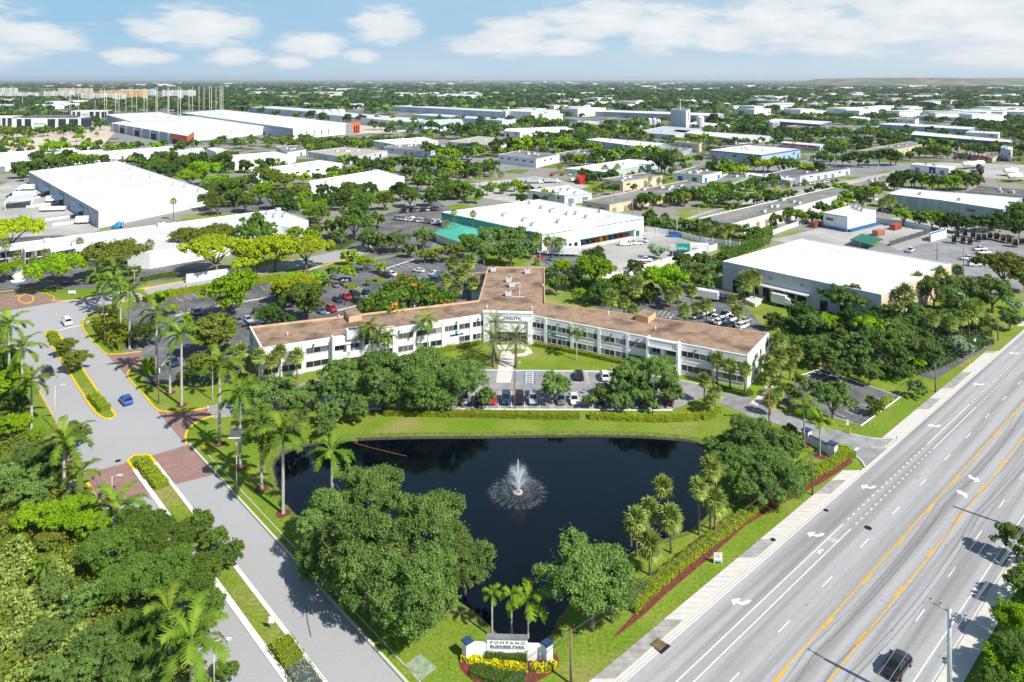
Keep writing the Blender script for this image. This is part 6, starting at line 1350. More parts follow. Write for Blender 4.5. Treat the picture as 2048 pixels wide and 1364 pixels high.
# small houses and white sheds scattered in the canopy
def scatter():
    r = random.Random(21); k = 0; HW = [mat('house_wall', (.66, .64, .6), .8), mat('house_wall_cream', (.6, .52, .4), .8)]; HR = [WROOF, WROOF, GROOF, mat('tile_roof', (.42, .22, .15), .9), mat('pale_tile_roof', (.6, .5, .42), .9)]
    bands = [(470, 1100, 178, 200, 40, 'h'), (1030, 1700, 205, 222, 34, 'h'), (560, 1000, 186, 197, 20, 's'), (1480, 2040, 174, 181, 34, 's'), (1650, 2040, 183, 200, 26, 's'), (1200, 1480, 174, 182, 14, 's'), (1440, 1900, 190, 220, 26, 'h'), (60, 480, 166, 176, 16, 's'), (700, 1400, 163, 171, 30, 's'), (1850, 2045, 205, 245, 20, 's'), (1030, 1330, 184, 218, 12, 's'), (1450, 1830, 198, 234, 34, 's'), (1000, 1180, 222, 240, 8, 's'), (0, 160, 206, 222, 7, 's'), (460, 1000, 186, 200, 14, 's'), (480, 760, 176, 184, 14, 's')]
    for u0, u1, v0, v1, n, ty in bands:
        for i in range(n):
            u = r.uniform(u0, u1); v = r.uniform(v0, v1); p = gp(u, v); big = ty == 's'
            w_, d_, hh = (r.uniform(30, 90), r.uniform(20, 40), r.uniform(7, 11)) if big else (r.uniform(14, 26), r.uniform(10, 14), r.uniform(5.5, 7.5))
            hh *= 1.35
            if v < 175: w_ *= 2.2; hh *= 1.5
            rt = empty('shed' if big else 'house', p, r.choice([0, A1, A2, .2]), 'small white flat-roofed shed among the distant treetops' if big else 'small pale house among the distant treetops', 'shed' if big else 'house', 'far sheds among the treetops' if big else 'far houses among the treetops')
            mb = MB(); wl = r.choice(HW) if not big else WHITE; mb.box((0, 0, hh / 2), (w_, d_, hh), 0, wl); put('wall', mb.mesh('wall'), rt)
            mb = MB(); rf = r.choice(HR) if not big else WROOF
            b = [Vector((x * (w_ / 2 + .5), y * (d_ / 2 + .5), hh)) for x, y in ((-1, -1), (1, -1), (1, 1), (-1, 1))]
            if big: mb.hexa(b, [q + Vector((0, 0, .6)) for q in b], rf)
            else: mb.hexa(b, [Vector((x * w_ * .28, y * .3, hh + 3)) for x, y in ((-1, -1), (1, -1), (1, 1), (-1, 1))], rf)
            put('roof', mb.mesh('roof'), rt); k += 1
scatter()
# ------------------------------------------------------------------ vehicles
def paint(name, c, rough=.25): 
    m = mat('paint_' + name, c, rough, .03, 1, spec=.5); m.node_tree.nodes['Principled BSDF'].inputs['Coat Weight'].default_value = .5; return m
CP = {'white': paint('white', (.78, .78, .78)), 'black': paint('black', (.012, .013, .016)), 'silver': paint('silver', (.42, .45, .48)), 'grey': paint('grey', (.16, .175, .19)), 'red': paint('red', (.42, .02, .02)), 'blue': paint('blue', (.01, .11, .48)),
      'navy': paint('navy', (.02, .045, .10)), 'bluegrey': paint('bluegrey', (.12, .18, .25)), 'teal': paint('teal', (.02, .33, .25)), 'green': paint('green', (.02, .14, .06)), 'yellow': paint('yellow', (.7, .42, .02)), 'cyan': paint('cyan', (.01, .25, .55))}
TYRE = mat('tyre', (.015, .015, .016), .9, .1, 3); RIM = mat('rim', (.4, .4, .42), .35, .05, 3, metal=.6); LAMPM = mat('lamp_glass', (.7, .7, .68), .15, .05, 2); TAIL = mat('tail_lamp', (.35, .01, .01), .3, .05, 2); CGL = mat('car_glass', (.015, .02, .025), .06, .1, 1, spec=.7)
TY = {  # stations x,zb,zt,hw ; cabin: base x0,x1, top x0,x1, belt z, roof z
 'sedan': ([(-2.35, .45, .72, .70), (-2.2, .28, .98, .86), (-1.5, .22, 1.0, .92), (0, .2, .95, .93), (1.0, .22, .93, .93), (1.9, .28, .80, .90), (2.3, .36, .66, .72)], (-1.85, 1.15, -1.1, .35, .93, 1.45), 1.42),
 'suv': ([(-2.35, .5, .95, .78), (-2.25, .35, 1.15, .92), (-1.5, .3, 1.15, .97), (0, .28, 1.12, .98), (1.1, .3, 1.1, .98), (2.05, .38, .98, .93), (2.4, .5, .8, .78)], (-2.2, 1.2, -1.85, .45, 1.08, 1.75), 1.48),
 'pickup': ([(-2.85, .55, 1.0, .9), (-2.8, .45, 1.1, .97), (-1.5, .4, 1.1, .99), (0, .38, 1.15, 1.0), (1.3, .4, 1.15, 1.0), (2.5, .45, 1.08, .95), (2.8, .55, .9, .8)], (-.75, 1.5, -.55, .75, 1.12, 1.85), 1.8),
 'van': ([(-2.7, .5, 1.2, .9), (-2.65, .35, 1.3, .97), (-1.5, .32, 1.3, .99), (0, .3, 1.3, 1.0), (1.4, .32, 1.25, .99), (2.3, .4, 1.0, .93), (2.65, .5, .8, .8)], (-2.65, 2.1, -2.55, 1.1, 1.2, 2.05), 1.75)}
_cm = {}
def car_parts(ty, col):
    if (ty, col) in _cm: return _cm[(ty, col)]
    st, (b0, b1, t0, t1, zb, zr), ax = TY[ty]; m = CP[col]; hw = st[3][3]; D = {}
    mb = MB(); i0 = 0; k = mb.mi(m)
    for x, lo, hi_, w_ in st:
        h_ = hi_ - lo
        for y, z in ((-w_ * .92, lo), (-w_, lo + .3 * h_), (-w_, hi_ - .22 * h_), (-w_ * .87, hi_), (w_ * .87, hi_), (w_, hi_ - .22 * h_), (w_, lo + .3 * h_), (w_ * .92, lo)): mb.v.append(Vector((x, y, z)))
    for s in range(len(st) - 1):
        for j in range(8): a = s * 8 + j; b = s * 8 + (j + 1) % 8; mb.f.append([a, b, b + 8, a + 8]); mb.m.append(k)
    mb.f.append(list(range(8))[::-1]); mb.m.append(k); n = (len(st) - 1) * 8; mb.f.append([n + j for j in range(8)]); mb.m.append(k)
    # roof and pillars
    bw, tw = hw * .86, hw * .70
    mb.hexa([(t0 - .03, -tw, zr - .03), (t1 + .03, -tw, zr - .03), (t1 + .03, tw, zr - .03), (t0 - .03, tw, zr - .03)], [(t0 + .08, -tw * .9, zr + .04), (t1 - .08, -tw * .9, zr + .04), (t1 - .08, tw * .9, zr + .04), (t0 + .08, tw * .9, zr + .04)], m)
    for y in (-1, 1):
        for a, b in ((b0, t0), (b1, t1)): mb.rod((a, y * bw, zb - .02), (b, y * tw, zr), .055, .05, 5, m)
        xm = (b0 + b1) / 2 - .1; mb.rod((xm, y * bw * 1.0, zb - .02), (xm, y * tw * 1.01, zr), .05, .05, 4, m)
        if ty in ('suv', 'van'): mb.rod((b0 + 1.0, y * bw, zb), (t0 + .9, y * tw, zr), .06, .05, 4, m)
        mb.box((b1 - .35, y * (hw + .1), zb + .08), (.16, .2, .13), 0, m)
    if ty == 'van': mb.hexa([(b0 + .02, -bw - .02, zb), (.9, -bw - .02, zb), (.9, bw + .02, zb), (b0 + .02, bw + .02, zb)], [(t0, -tw - .03, zr - .02), (.6, -tw - .03, zr - .02), (.6, tw + .03, zr - .02), (t0, tw + .03, zr - .02)], m)
    D['body'] = mb.mesh('body')
    if ty == 'pickup':
        mb = MB(); mb.box((-1.8, 0, 1.105), (1.75, 1.5, .03), 0, DGREY); D['load_bed'] = mb.mesh('load_bed')
    mb = MB(); mb.hexa([(b0, -bw, zb - .02), (b1, -bw, zb - .02), (b1, bw, zb - .02), (b0, bw, zb - .02)], [(t0, -tw, zr), (t1, -tw, zr), (t1, tw, zr), (t0, tw, zr)], CGL); D['window'] = mb.mesh('window')
    mb = MB(); mb.rod((0, -.11, 0), (0, .11, 0), .34, .34, 14, TYRE); mb.rod((0, -.13, 0), (0, .13, 0), .2, .2, 10, RIM); D['wheel'] = mb.mesh('wheel')
    xf, xr = st[-1][0], st[0][0]; zf = st[-1][2]
    mb = MB(); mb.box((0, 0, 0), (.3, .36, .14), 0, LAMPM); D['headlight'] = mb.mesh('headlight')
    mb = MB(); mb.box((0, 0, 0), (.14, .3, .2), 0, TAIL); D['tail_light'] = mb.mesh('tail_light')
    D['_'] = (ax, hw, xf, xr, zf, st[0][2]); _cm[(ty, col)] = D; return D
def join_parts(name, items):
    V = []; Fc = []; M_ = []; mats = []
    for me, off in items:
        o = len(V); V += [v.co + Vector(off) for v in me.vertices]
        for p in me.polygons:
            m = me.materials[p.material_index]
            if m not in mats: mats.append(m)
            Fc.append([o + i for i in p.vertices]); M_.append(mats.index(m))
    me = bpy.data.meshes.new(name); me.from_pydata(V, [], Fc)
    for m in mats: me.materials.append(m)
    me.polygons.foreach_set('material_index', M_); me.update(); return me
def car(u, v, hd, ty, col, label, group=None, parts=True, cat='car', name='parked_car', sc=1.0, z=0.03):
    D = car_parts(ty, col); ax, hw, xf, xr, zf, zt = D['_']; p = gp(u, v); hd = hd if isinstance(hd, float) else math.radians(hd)
    W = [(s * ax, y * (hw - .09), .34) for s in (-1, 1) for y in (-1, 1)]; Hl = [(xf - .16, y * hw * .62, zf - .06) for y in (-1, 1)]; Tl = [(xr + .06, y * hw * .72, zt - .06) for y in (-1, 1)]
    if not parts:
        k = ('j', ty, col)
        if k not in _cm: _cm[k] = join_parts('car', [(D['body'], (0, 0, 0)), (D['window'], (0, 0, 0))] + ([(D['load_bed'], (0, 0, 0))] if 'load_bed' in D else []) + [(D['wheel'], w_) for w_ in W] + [(D['headlight'], w_) for w_ in Hl] + [(D['tail_light'], w_) for w_ in Tl])
        o = put(name, _cm[k], None, (p.x, p.y, z), hd, (sc,) * 3); return tag(o, label, cat, group)
    rt = empty(name, (p.x, p.y, z), hd, label, cat, group); rt.scale = (sc,) * 3
    put('body', D['body'], rt); put('window', D['window'], rt)
    if 'load_bed' in D: put('load_bed', D['load_bed'], rt)
    for w_ in W: put('wheel', D['wheel'], rt, w_)
    for w_ in Hl: put('headlight', D['headlight'], rt, w_)
    for w_ in Tl: put('tail_light', D['tail_light'], rt, w_)
    return rt
g = 'cars on the drive'
car(133, 648, A2, 'van', 'white', 'white van seen from behind at the top of the drive', g, cat='van', name='moving_van'); car(96, 748, A2 + math.pi, 'sedan', 'black', 'black saloon driving towards the camera left of the far median', g, name='moving_car', sc=1.08); car(252, 806, A2, 'suv', 'blue', 'bright blue car driving away on the drive beside the far median', g, name='moving_car', sc=.95)
car(1795, 1338, A1, 'sedan', 'black', 'black car on the boulevard under the power lines at the bottom right', name='moving_car', sc=1.06)
car(12, 858, .4, 'suv', 'black', 'black car half hidden by trees at the left edge', name='parked_car')
g = 'cars parked in front of the office'; DN = -math.pi / 2
for u, ty, col, lab in ((822, 'sedan', 'grey', 'dark grey car hidden under the live oaks, farthest left in the front row'), (900, 'sedan', 'silver', 'silver car under the live oaks, next right of the dark grey one'), (929, 'suv', 'silver', 'silver car half under a live oak left of the two dark cars'), (957, 'sedan', 'black', 'black saloon under a small tree in the front row'), (984, 'sedan', 'red', 'dark red car under the edge of the small tree in the front row'),
        (1012, 'suv', 'navy', 'dark blue SUV just left of the red lamp post in the front row'), (1039, 'suv', 'black', 'black SUV just right of the red lamp post in the front row'), (1066, 'suv', 'silver', 'pale silver-blue car right of the black SUV in the front row'), (1122, 'sedan', 'grey', 'dark car shaded by the round tree in the front row'), (1148, 'sedan', 'white', 'white saloon with open sunroof in the front row'),
        (1201, 'suv', 'navy', 'navy SUV right of the small tree in the front row'), (1230, 'sedan', 'silver', 'silver saloon under the oak edge in the front row'), (1286, 'suv', 'black', 'black SUV at the right part of the front row'), (1336, 'sedan', 'red', 'red car at the right end of the front row')):
    car(u, 803, DN, ty, col, lab, g)
car(1158, 756, -DN, 'suv', 'black', 'black car nose-in to the lawn in front of the office, alone in the upper row', g); car(1209, 757, -DN, 'suv', 'white', 'white car nose-in to the lawn beside the oaks in the upper row', g)
g = 'cars in the rear car park of the office'; R1 = A2 + math.pi + .0; 
for u, v, ty, col, hd, lab in ((670, 573, 'sedan', 'grey', -.9, 'dark grey saloon, left one of the pair under the lime trees'), (687, 570, 'sedan', 'grey', -.9, 'dark grey saloon, right one of the pair under the lime trees'), (675, 603, 'sedan', 'navy', -.9, 'navy saloon left of the red pickup'), (692, 598, 'pickup', 'red', -.9, 'bright red pickup by the red lamp post'), (709, 592, 'suv', 'black', -.9, 'black car behind the black SUV by the lamp post'),
        (716, 607, 'suv', 'black', -.75, 'large black SUV beside the red kerb'), (735, 602, 'sedan', 'silver', -.75, 'silver saloon right of the large black SUV'), (733, 590, 'suv', 'navy', -.75, 'navy car behind the silver saloon'), (663, 622, 'suv', 'red', -.9, 'dark red car near the office roof'), (642, 626, 'sedan', 'bluegrey', -.9, 'blue-grey car left of the dark red one'), (770, 554, 'pickup', 'black', -.8, 'black pickup in the middle of the lot'), (784, 551, 'sedan', 'white', -.8, 'white saloon right of the black pickup'),
        (837, 544, 'sedan', 'white', 2.6, 'white saloon alone in the upper right bays'), (814, 573, 'suv', 'bluegrey', -.8, 'blue-grey hatchback behind the flowering tree'), (872, 553, 'van', 'white', 2.7, 'white minibus beside the fan palms'), (867, 563, 'suv', 'navy', 2.7, 'navy estate in front of the white minibus'), (845, 584, 'sedan', 'bluegrey', 2.9, 'blue-green car beside the flowering tree'), (605, 550, 'sedan', 'red', -.9, 'dark red car under the yellow-green trees'), (553, 559, 'sedan', 'red', -.9, 'red car at the far kerb under the flat-topped trees'),
        (558, 594, 'sedan', 'white', -.9, 'white saloon between the big trees'), (393, 629, 'suv', 'bluegrey', -.8, 'teal-blue car below the single lamp post, left'), (346, 730, 'suv', 'navy', -.8, 'navy car near the barrier'), (455, 705, 'suv', 'black', -.8, 'black car behind the olive tree near the left end of the office'), (475, 645, 'sedan', 'bluegrey', -.8, 'blue car in the shade left of the office'), (495, 643, 'sedan', 'silver', -.8, 'silver car in the shade left of the office'), (274, 668, 'sedan', 'black', 0.2, 'black car behind the corner palms'), (748, 645, 'sedan', 'grey', 2.6, 'dark car beside the rear wall under the flowering tree'), (525, 655, 'sedan', 'white', -.9, 'white car behind the left end of the office')):
    car(u, v, hd, ty, col, lab, g, parts=u > 640)
g = 'vehicles between the office and the blank warehouse'
for u, v, ty, col, hd, lab in ((1395, 635, 'pickup', 'white', .7, 'white pickup, leftmost of the white row behind the office'), (1416, 628, 'pickup', 'white', .7, 'white pickup behind two fan palms'), (1449, 634, 'pickup', 'white', .7, 'white pickup in the upper part of the white row'), (1430, 642, 'pickup', 'white', .7, 'white pickup second from left along the rear wall'), (1441, 648, 'suv', 'white', .7, 'white car third along the rear wall'), (1464, 642, 'pickup', 'white', .7, 'white pickup right of the upper fan palm'),
        (1491, 644, 'sedan', 'silver', .7, 'pale blue car at the right end of the white row'), (1485, 656, 'suv', 'white', .7, 'white car nearest the office roof'), (1459, 655, 'suv', 'navy', .7, 'dark car between white cars'), (1435, 595, 'suv', 'silver', -.6, 'silver-blue people carrier beside the white bus')):
    car(u, v, hd, ty, col, lab, g, parts=False)
g = 'vehicles in the laundry depot yard'
for u, v, ty, col, hd, lab in ((1251, 491, 'van', 'white', .1, 'white van parked nearest the loading canopy'), (1274, 489, 'sedan', 'white', .2, 'white saloon between the two vans'), (1284, 484, 'van', 'white', -.5, 'white high-roofed van at the yard hedge'), (1290, 523, 'pickup', 'white', -.1, 'white pickup beside the silvery tree'), (1285, 532, 'sedan', 'red', .1, 'red saloon in front of the white pickup'), (1263, 537, 'sedan', 'silver', .4, 'silver saloon left of the red one'), (1351, 512, 'suv', 'navy', -.1, 'navy SUV below the green box truck'), (1080, 518, 'sedan', 'red', 1.2, 'red car by the white pole behind the office'), (1106, 520, 'sedan', 'bluegrey', .8, 'blue-grey car behind the office')):
    car(u, v, hd, ty, col, lab, g, parts=False)
g = 'white vehicles in the storage yard'
for u, v, ty, col, hd, lab in ((1821, 504, 'pickup', 'white', .8, 'white pickup with brown load near the green tarpaulin'), (1937, 520, 'pickup', 'white', -.15, 'white pickup alone in the storage yard'), (1967, 508, 'pickup', 'white', .1, 'white pickup below the ladder truck'), (1960, 501, 'pickup', 'white', .1, 'white pickup behind another in the storage yard'), (1950, 532, 'van', 'white', .1, 'white van half behind the olive tree at the right')):
    car(u, v, hd, ty, col, lab, g, parts=False)
k = 0; rc_ = random.Random(5)
for place, pts, hd in (('in front of the pale green shed', [(1095, 352), (1310, 347)], 1.2), ('along the pale street', [(1370, 400), (1420, 392)], .8), ('before the black roofed building', [(1565, 376), (1680, 362)], .9), ('in the bus park', [(865, 343), (950, 348)], 1.2), ('in the second row of the bus park', [(870, 352), (945, 357)], 1.2), ('beside the depot at the cross street', [(800, 425), (880, 420)], 1.4), ('under the trees of the centre car park', [(790, 438), (880, 448)], 1.4), ('on the far right car park', [(1960, 268), (2045, 272)], .9), ('in front of the stepped building', [(1760, 420), (1800, 428)], .9), ('at the right market car park', [(1905, 318), (2045, 322)], .9)):
    n = 12 if 'far' not in place else 9
    for i in range(n):
        t = (i + .5) / n; u = pts[0][0] + (pts[1][0] - pts[0][0]) * t + rc_.uniform(-1.5, 1.5); v = pts[0][1] + (pts[1][1] - pts[0][1]) * t
        col = rc_.choice(['white', 'white', 'silver', 'grey', 'black', 'red', 'navy']); ty = rc_.choice(['sedan', 'suv', 'van', 'pickup'])
        car(u, v, hd + rc_.uniform(-.1, .1), ty, col, {'sedan': 'saloon', 'suv': 'SUV'}.get(ty, ty).join([col + ' ', ' ']) + place + ', ' + ordi(i, n), 'vehicles ' + place, parts=False, sc=1.05)
# lorries and trailers
def lorry(u, v, hd, L_, label, box='white', cab=None, group=None, logo=None, name='lorry', txt=None, hh=2.7):
    p = gp(u, v); rt = empty(name, (p.x, p.y, .03), hd, label, 'lorry' if cab else 'trailer', group)
    mb = MB(); mb.box((0, 0, 1.0 + hh / 2), (L_, 2.5, hh), 0, CP[box]); mb.box((0, 0, 1.0 + hh + .02), (L_ * .98, 2.4, .05), 0, WPAINT if box == 'white' else CP[box])
    for x in (-1, 1):
        for y in (-1, 1): mb.box((x * (L_ / 2 - .08), y * 1.22, 1 + hh / 2), (.18, .1, hh + .06), 0, LMETAL)
    put('cargo_box', mb.mesh('cargo_box'), rt)
    mb = MB(); mb.box((0, 0, .85), (L_ * .96, 1.0, .3), 0, DGREY); put('chassis', mb.mesh('chassis'), rt)
    mb = MB(); mb.rod((0, -.16, 0), (0, .16, 0), .5, .5, 12, TYRE); mb.rod((0, -.18, 0), (0, .18, 0), .25, .25, 8, RIM); wm = mb.mesh('wheel')
    for x in ((-L_ / 2 + 1.2, -L_ / 2 + 2.4) if L_ > 8 else (-L_ / 2 + 1.5,)):
        for y in (-1.05, 1.05): put('wheel', wm, rt, (x, y, .5))
    if cab:
        x0 = L_ / 2 + .2; mb = MB(); c = CP[cab]
        mb.hexa([(x0, -1.2, .5), (x0 + 3.2, -1.05, .5), (x0 + 3.2, 1.05, .5), (x0, 1.2, .5)], [(x0, -1.2, 1.9), (x0 + 3.0, -1.0, 1.55), (x0 + 3.0, 1.0, 1.55), (x0, 1.2, 1.9)], c)
        mb.hexa([(x0, -1.15, 1.85), (x0 + 1.9, -1.1, 1.7), (x0 + 1.9, 1.1, 1.7), (x0, 1.15, 1.85)], [(x0, -1.1, 3.2), (x0 + 1.1, -1.0, 2.7), (x0 + 1.1, 1.0, 2.7), (x0, 1.1, 3.2)], c)
        put('cab', mb.mesh('cab'), rt)
        mb = MB(); mb.hexa([(x0 + 1.55, -1.0, 1.85), (x0 + 1.95, -1.0, 1.75), (x0 + 1.95, 1.0, 1.75), (x0 + 1.55, 1.0, 1.85)], [(x0 + 1.15, -.95, 2.6), (x0 + 1.3, -.95, 2.55), (x0 + 1.3, .95, 2.55), (x0 + 1.15, .95, 2.6)], CGL); put('windscreen', mb.mesh('windscreen'), rt)
        for x in (x0 + 2.3, x0 - .2):
            for y in (-1.0, 1.0): put('wheel', wm, rt, (x, y, .5))
    if logo:
        mb = MB(); mb.hexa([(logo[1] * 1.0 + 1.9 * math.cos(a), -1.26, 1 + hh * .55 + .5 * math.sin(a)) for a in np.linspace(0, 6.283, 17)[:-1]], [(logo[1] + 1.9 * math.cos(a), -1.29, 1 + hh * .55 + .5 * math.sin(a)) for a in np.linspace(0, 6.283, 17)[:-1]], logo[0]); put('logo', mb.mesh('logo'), rt)
    if txt:
        o = put('lettering', text_mesh('lettering', txt[0], txt[1], txt[2], .02, .02), rt, (-L_ / 2 + txt[3], -1.27, 1.6)); o.rotation_euler = (R(90), 0, 0)
    return rt
ab = A1 - .15
lorry(50, 395, .15 + math.pi, 12.5, 'black lorry with a long white trailer carrying a dark oval mark in the upper-left yard', 'white', 'black', 'lorries in the upper-left yard')
lorry(56, 381, .15 + math.pi, 7, 'white lorry with a blue panel, above the long white trailer', 'white', 'white', 'lorries in the upper-left yard')
lorry(106, 423, .2, 12, 'low white trailer with sloping front in the upper-left yard', 'white', None, 'lorries in the upper-left yard', hh=1.5, name='trailer'); lorry(102, 405, .2, 4.5, 'short white and turquoise trailer by the second blue canopy', 'white', None, 'lorries in the upper-left yard', name='trailer'); lorry(165, 448, .2, 5.5, 'short white box by the dock near the corner of the big warehouse', 'white', None, 'lorries in the upper-left yard', name='trailer')
lorry(243, 456, .25 + math.pi, 1.6, 'blue tractor unit by the white warehouse wall, no trailer', 'cyan', 'cyan', hh=1.8)
lorry(1366, 505, -.12, 5.6, 'green delivery truck with white lettering by the yard wall', 'teal', 'teal', 'vehicles in the laundry depot yard', txt=('UniFirst', 1.15, WPAINT, .5)); lorry(1398, 506, -.12, 7.5, 'white trailer with green panels behind the green delivery truck', 'white', None, 'vehicles in the laundry depot yard', name='trailer', txt=('UniFirst', 1.0, CP['teal'], .4))
lorry(1126, 512, -.13, 12.5, 'long white trailer with green lettering behind the fan palms and the office', 'white', None, name='trailer', txt=('UniFirst', 1.3, CP['teal'], 2.2)); lorry(1560, 612, A2 + math.pi, 4.6, 'white box truck at the dock of the blank white-roofed warehouse', 'white', 'white'); lorry(1414, 600, -.62, 7.5, 'white bus beside the fan palms behind the office', 'white', None, name='bus', hh=2.1)
lorry(1792, 404, .9, 6, 'white motorhome left of the blue-grey building', 'white', 'white'); lorry(1755, 412, 1.0, 6, 'white motorhome farther left of the blue-grey building', 'white', 'white')
for i, (u, v) in enumerate(((1045, 366), (1065, 367), (1083, 365), (1100, 366))): lorry(u, v, .1, 8, 'tank lorry in the truck yard, ' + ordi(i, 4) + ' of four', 'silver', 'white', 'lorries in the truck yard', hh=1.7)
for i, (u, v) in enumerate(((1147, 364), (1178, 361), (1195, 359))): lorry(u, v, .3, 4, 'white cab lorry near the red stall, ' + ordi(i, 3) + ' of three', 'white', 'white', 'lorries near the red stall', hh=1.6)
# containers, reels, tanks, skips
def container(u, v, hd, col, label, L_=6.1):
    p = gp(u, v); mb = MB(); m = mat('container_' + label.split()[0], col, .7, .15, .6); mb.box((0, 0, 1.3), (L_, 2.4, 2.5), 0, m)
    for i in range(int(L_ / .4)):
        for y in (-1.22, 1.22): mb.box((-L_ / 2 + .3 + i * .4, y, 1.3), (.18, .06, 2.2), 0, m)
    for x in (-L_ / 2, L_ / 2):
        for y in (-1.2, 1.2): mb.box((x, y, 1.3), (.16, .16, 2.6), 0, m)
    for y in (-.5, .5): mb.rod((-L_ / 2 - .05, y, .2), (-L_ / 2 - .05, y, 2.4), .03, .03, 5, LMETAL)
    tag(put('shipping_container', mb.mesh('shipping_container'), None, (p.x, p.y, .03), hd), label, 'container', 'shipping containers in the concrete yard')
container(1630, 454, A1, (.28, .07, .045), 'reddish-brown container left of the white cube building'); container(1757, 471, A1 - .1, (.50, .20, .13), 'salmon container nearest the camera, right of the blue plinth'); container(1791, 459, A1 - .1, (.42, .09, .06), 'red container behind the salmon one')
rl = [(1908, 487), (1926, 485), (1940, 489), (1914, 476), (1930, 474), (1946, 476), (1957, 483), (1968, 480), (1980, 478), (1993, 481), (2006, 484), (2018, 487), (2030, 494), (2043, 489)]
for i, (u, v) in enumerate(sorted(rl)):
    p = gp(u, v); rr = 1.5 if i % 3 else 1.9; hd = A2; mb = MB(); m1 = ORANGE if u == 2006 else (DGREY if i % 2 else WOOD); 
    for s in (-1, 1): mb.rod((s * .75, 0, rr), (s * .85, 0, rr), rr, rr, 16, m1)
    mb.rod((-.75, 0, rr), (.75, 0, rr), rr * .72, rr * .72, 14, DARK if i % 2 else mat('cable_black', (.03, .03, .035), .6))
    tag(put('cable_reel', mb.mesh('cable_reel'), None, (p.x, p.y, .03), hd + .3), ('orange' if u == 2006 else 'dark' if i % 2 else 'wooden') + ' cable reel in the storage yard, ' + ordi(i, 14), 'cable reel', 'cable reels in the storage yard')
def capsule(u, v, hd, L_, r_, m, label, group, zc=None, name='tank_wagon'):
    p = gp(u, v); mb = MB(); z = zc or r_ + 1; xs = [-L_ / 2, -L_ / 2 + r_ * .3, -L_ / 2 + r_ * .8, L_ / 2 - r_ * .8, L_ / 2 - r_ * .3, L_ / 2]; rs = [.1, r_ * .8, r_, r_, r_ * .8, .1]
    for i in range(5): mb.rod((xs[i], 0, z), (xs[i + 1], 0, z), rs[i], rs[i + 1], 14, m)
    mb.rod((0, 0, z + r_ * .9), (0, 0, z + r_ + .5), .5, .5, 8, m); rt = empty(name, (p.x, p.y, 0), hd, label, 'tank', group); put('barrel', mb.mesh('barrel', None, True), rt)
    mb = MB(); mb.box((0, 0, .9), (L_ * .95, 1.4, .3), 0, DGREY)
    for x in (-1, 1): mb.box((x * L_ * .36, 0, .5), (2.4, 2.0, .7), 0, DARK)
    put('bogie_frame', mb.mesh('bogie_frame'), rt)
BT = mat('black_tank', (.02, .022, .025), .35, .1, 1)
for i, (u, v, m, lab) in enumerate(((1925, 362, BT, 'black tank wagon nearest the camera'), (1948, 355, BT, 'black tank wagon second in the line'), (1962, 349, BT, 'black tank wagon at the far end of the front line'), (1958, 342, BT, 'black tank wagon of the rear line'), (1910, 356, mat('rust_tank', (.09, .055, .045), .6), 'rust-brown tank wagon left of the black ones'))): capsule(u, v, A1 + .25, 14, 2.0, m, lab, 'tank wagons on the siding')
for u, v, lab in ((1938, 338, 'white storage tank, left of the pair behind the wagons'), (1956, 336, 'white storage tank, right of the pair behind the wagons'), (2022, 352, 'white storage tank at the right edge, upper'), (2030, 363, 'white storage tank at the right edge, lower')): capsule(u, v, .35, 13, 1.9, WPAINT, lab, 'white storage tanks', 4, 'storage_tank')
p = gp(1353, 474); mb = MB(); mb.hexa([(-3.2, -1.1, 0), (3.2, -1.1, 0), (3.2, 1.1, 0), (-3.2, 1.1, 0)], [(-3.4, -1.3, 1.7), (3.6, -1.3, 1.7), (3.6, 1.3, 1.7), (-3.4, 1.3, 1.7)], BLUEP); mb.box((3.7, 0, 1), (.3, 2.5, 1.7), 0, YPAINT); mb.box((0, 0, 1.72), (6.6, 2.2, .06), 0, DARK)
tag(put('skip', mb.mesh('skip'), None, (p.x, p.y, .03), -.12), 'long blue skip with a yellow end by the white yard wall', 'skip')
P = [gp(1700, 495), gp(1740, 506), gp(1766, 494), gp(1724, 483)]; rt = empty('tarpaulin_shelter', P[0], 0, 'green tarpaulin shelter behind the blank white-roofed warehouse', 'shelter'); mb = MB(); mb.hexa([p + Vector((0, 0, 3)) for p in ccw(P)], [p + Vector((0, 0, 3.4)) for p in ccw(P)], GREENP); mb.build('canopy', rt)
for p in P: mb = MB(); mb.rod(p, p + Vector((0, 0, 3)), .1, .1, 6, GREY); mb.build('post', rt)
P = par((1862, 470), (1858, 466), (1893, 460), 3); Bld('storage_shed', 'small white shed with a blue roof behind the cable reels', 'shed', P, 3, WPAINT, BLUEP, .1)
# red stall
P = par((1160, 357), (1152, 352), (1180, 349), 4); Bld('market_stall', 'bright red fronted stall beside the truck yard', 'stall', P, 4, REDP, REDP, .1)
# fences and walls
def wall(label, pts, hh, th, m, name='wall', posts=0, cap=None, cat='wall'):
    P = [gp(*p) for p in pts]; rt = empty(name, P[0], 0, label, cat); mb = MB(); ribbon(mb, P, th, 0, hh, m); mb.build('panel', rt)
    if cap: mb = MB(); ribbon(mb, P, th + .16, hh, hh + .12, cap); mb.build('coping', rt)
    if posts:
        for a, b in zip(P, P[1:]):
            n = max(1, int((b - a).length / posts))
            for i in range(n + 1): q = a.lerp(b, i / n); mb = MB(); mb.box((q.x, q.y, hh / 2 + .1), (.28, .28, hh + .2), 0, m); mb.build('post', rt)
    return rt
wall('white wall on the near side of the laundry depot yard', [(1205, 560), (1240, 556), (1434, 498)], 2.2, .25, WHITE, posts=9); wall('white wall at the right corner of the laundry depot yard', [(1434, 498), (1410, 492)], 2.2, .25, WHITE)
wall('long white panelled fence behind the laundry depot yard', [(1288, 463), (1340, 470), (1400, 484), (1480, 497)], 2.4, .2, WPAINT, 'fence', 5, cat='fence')
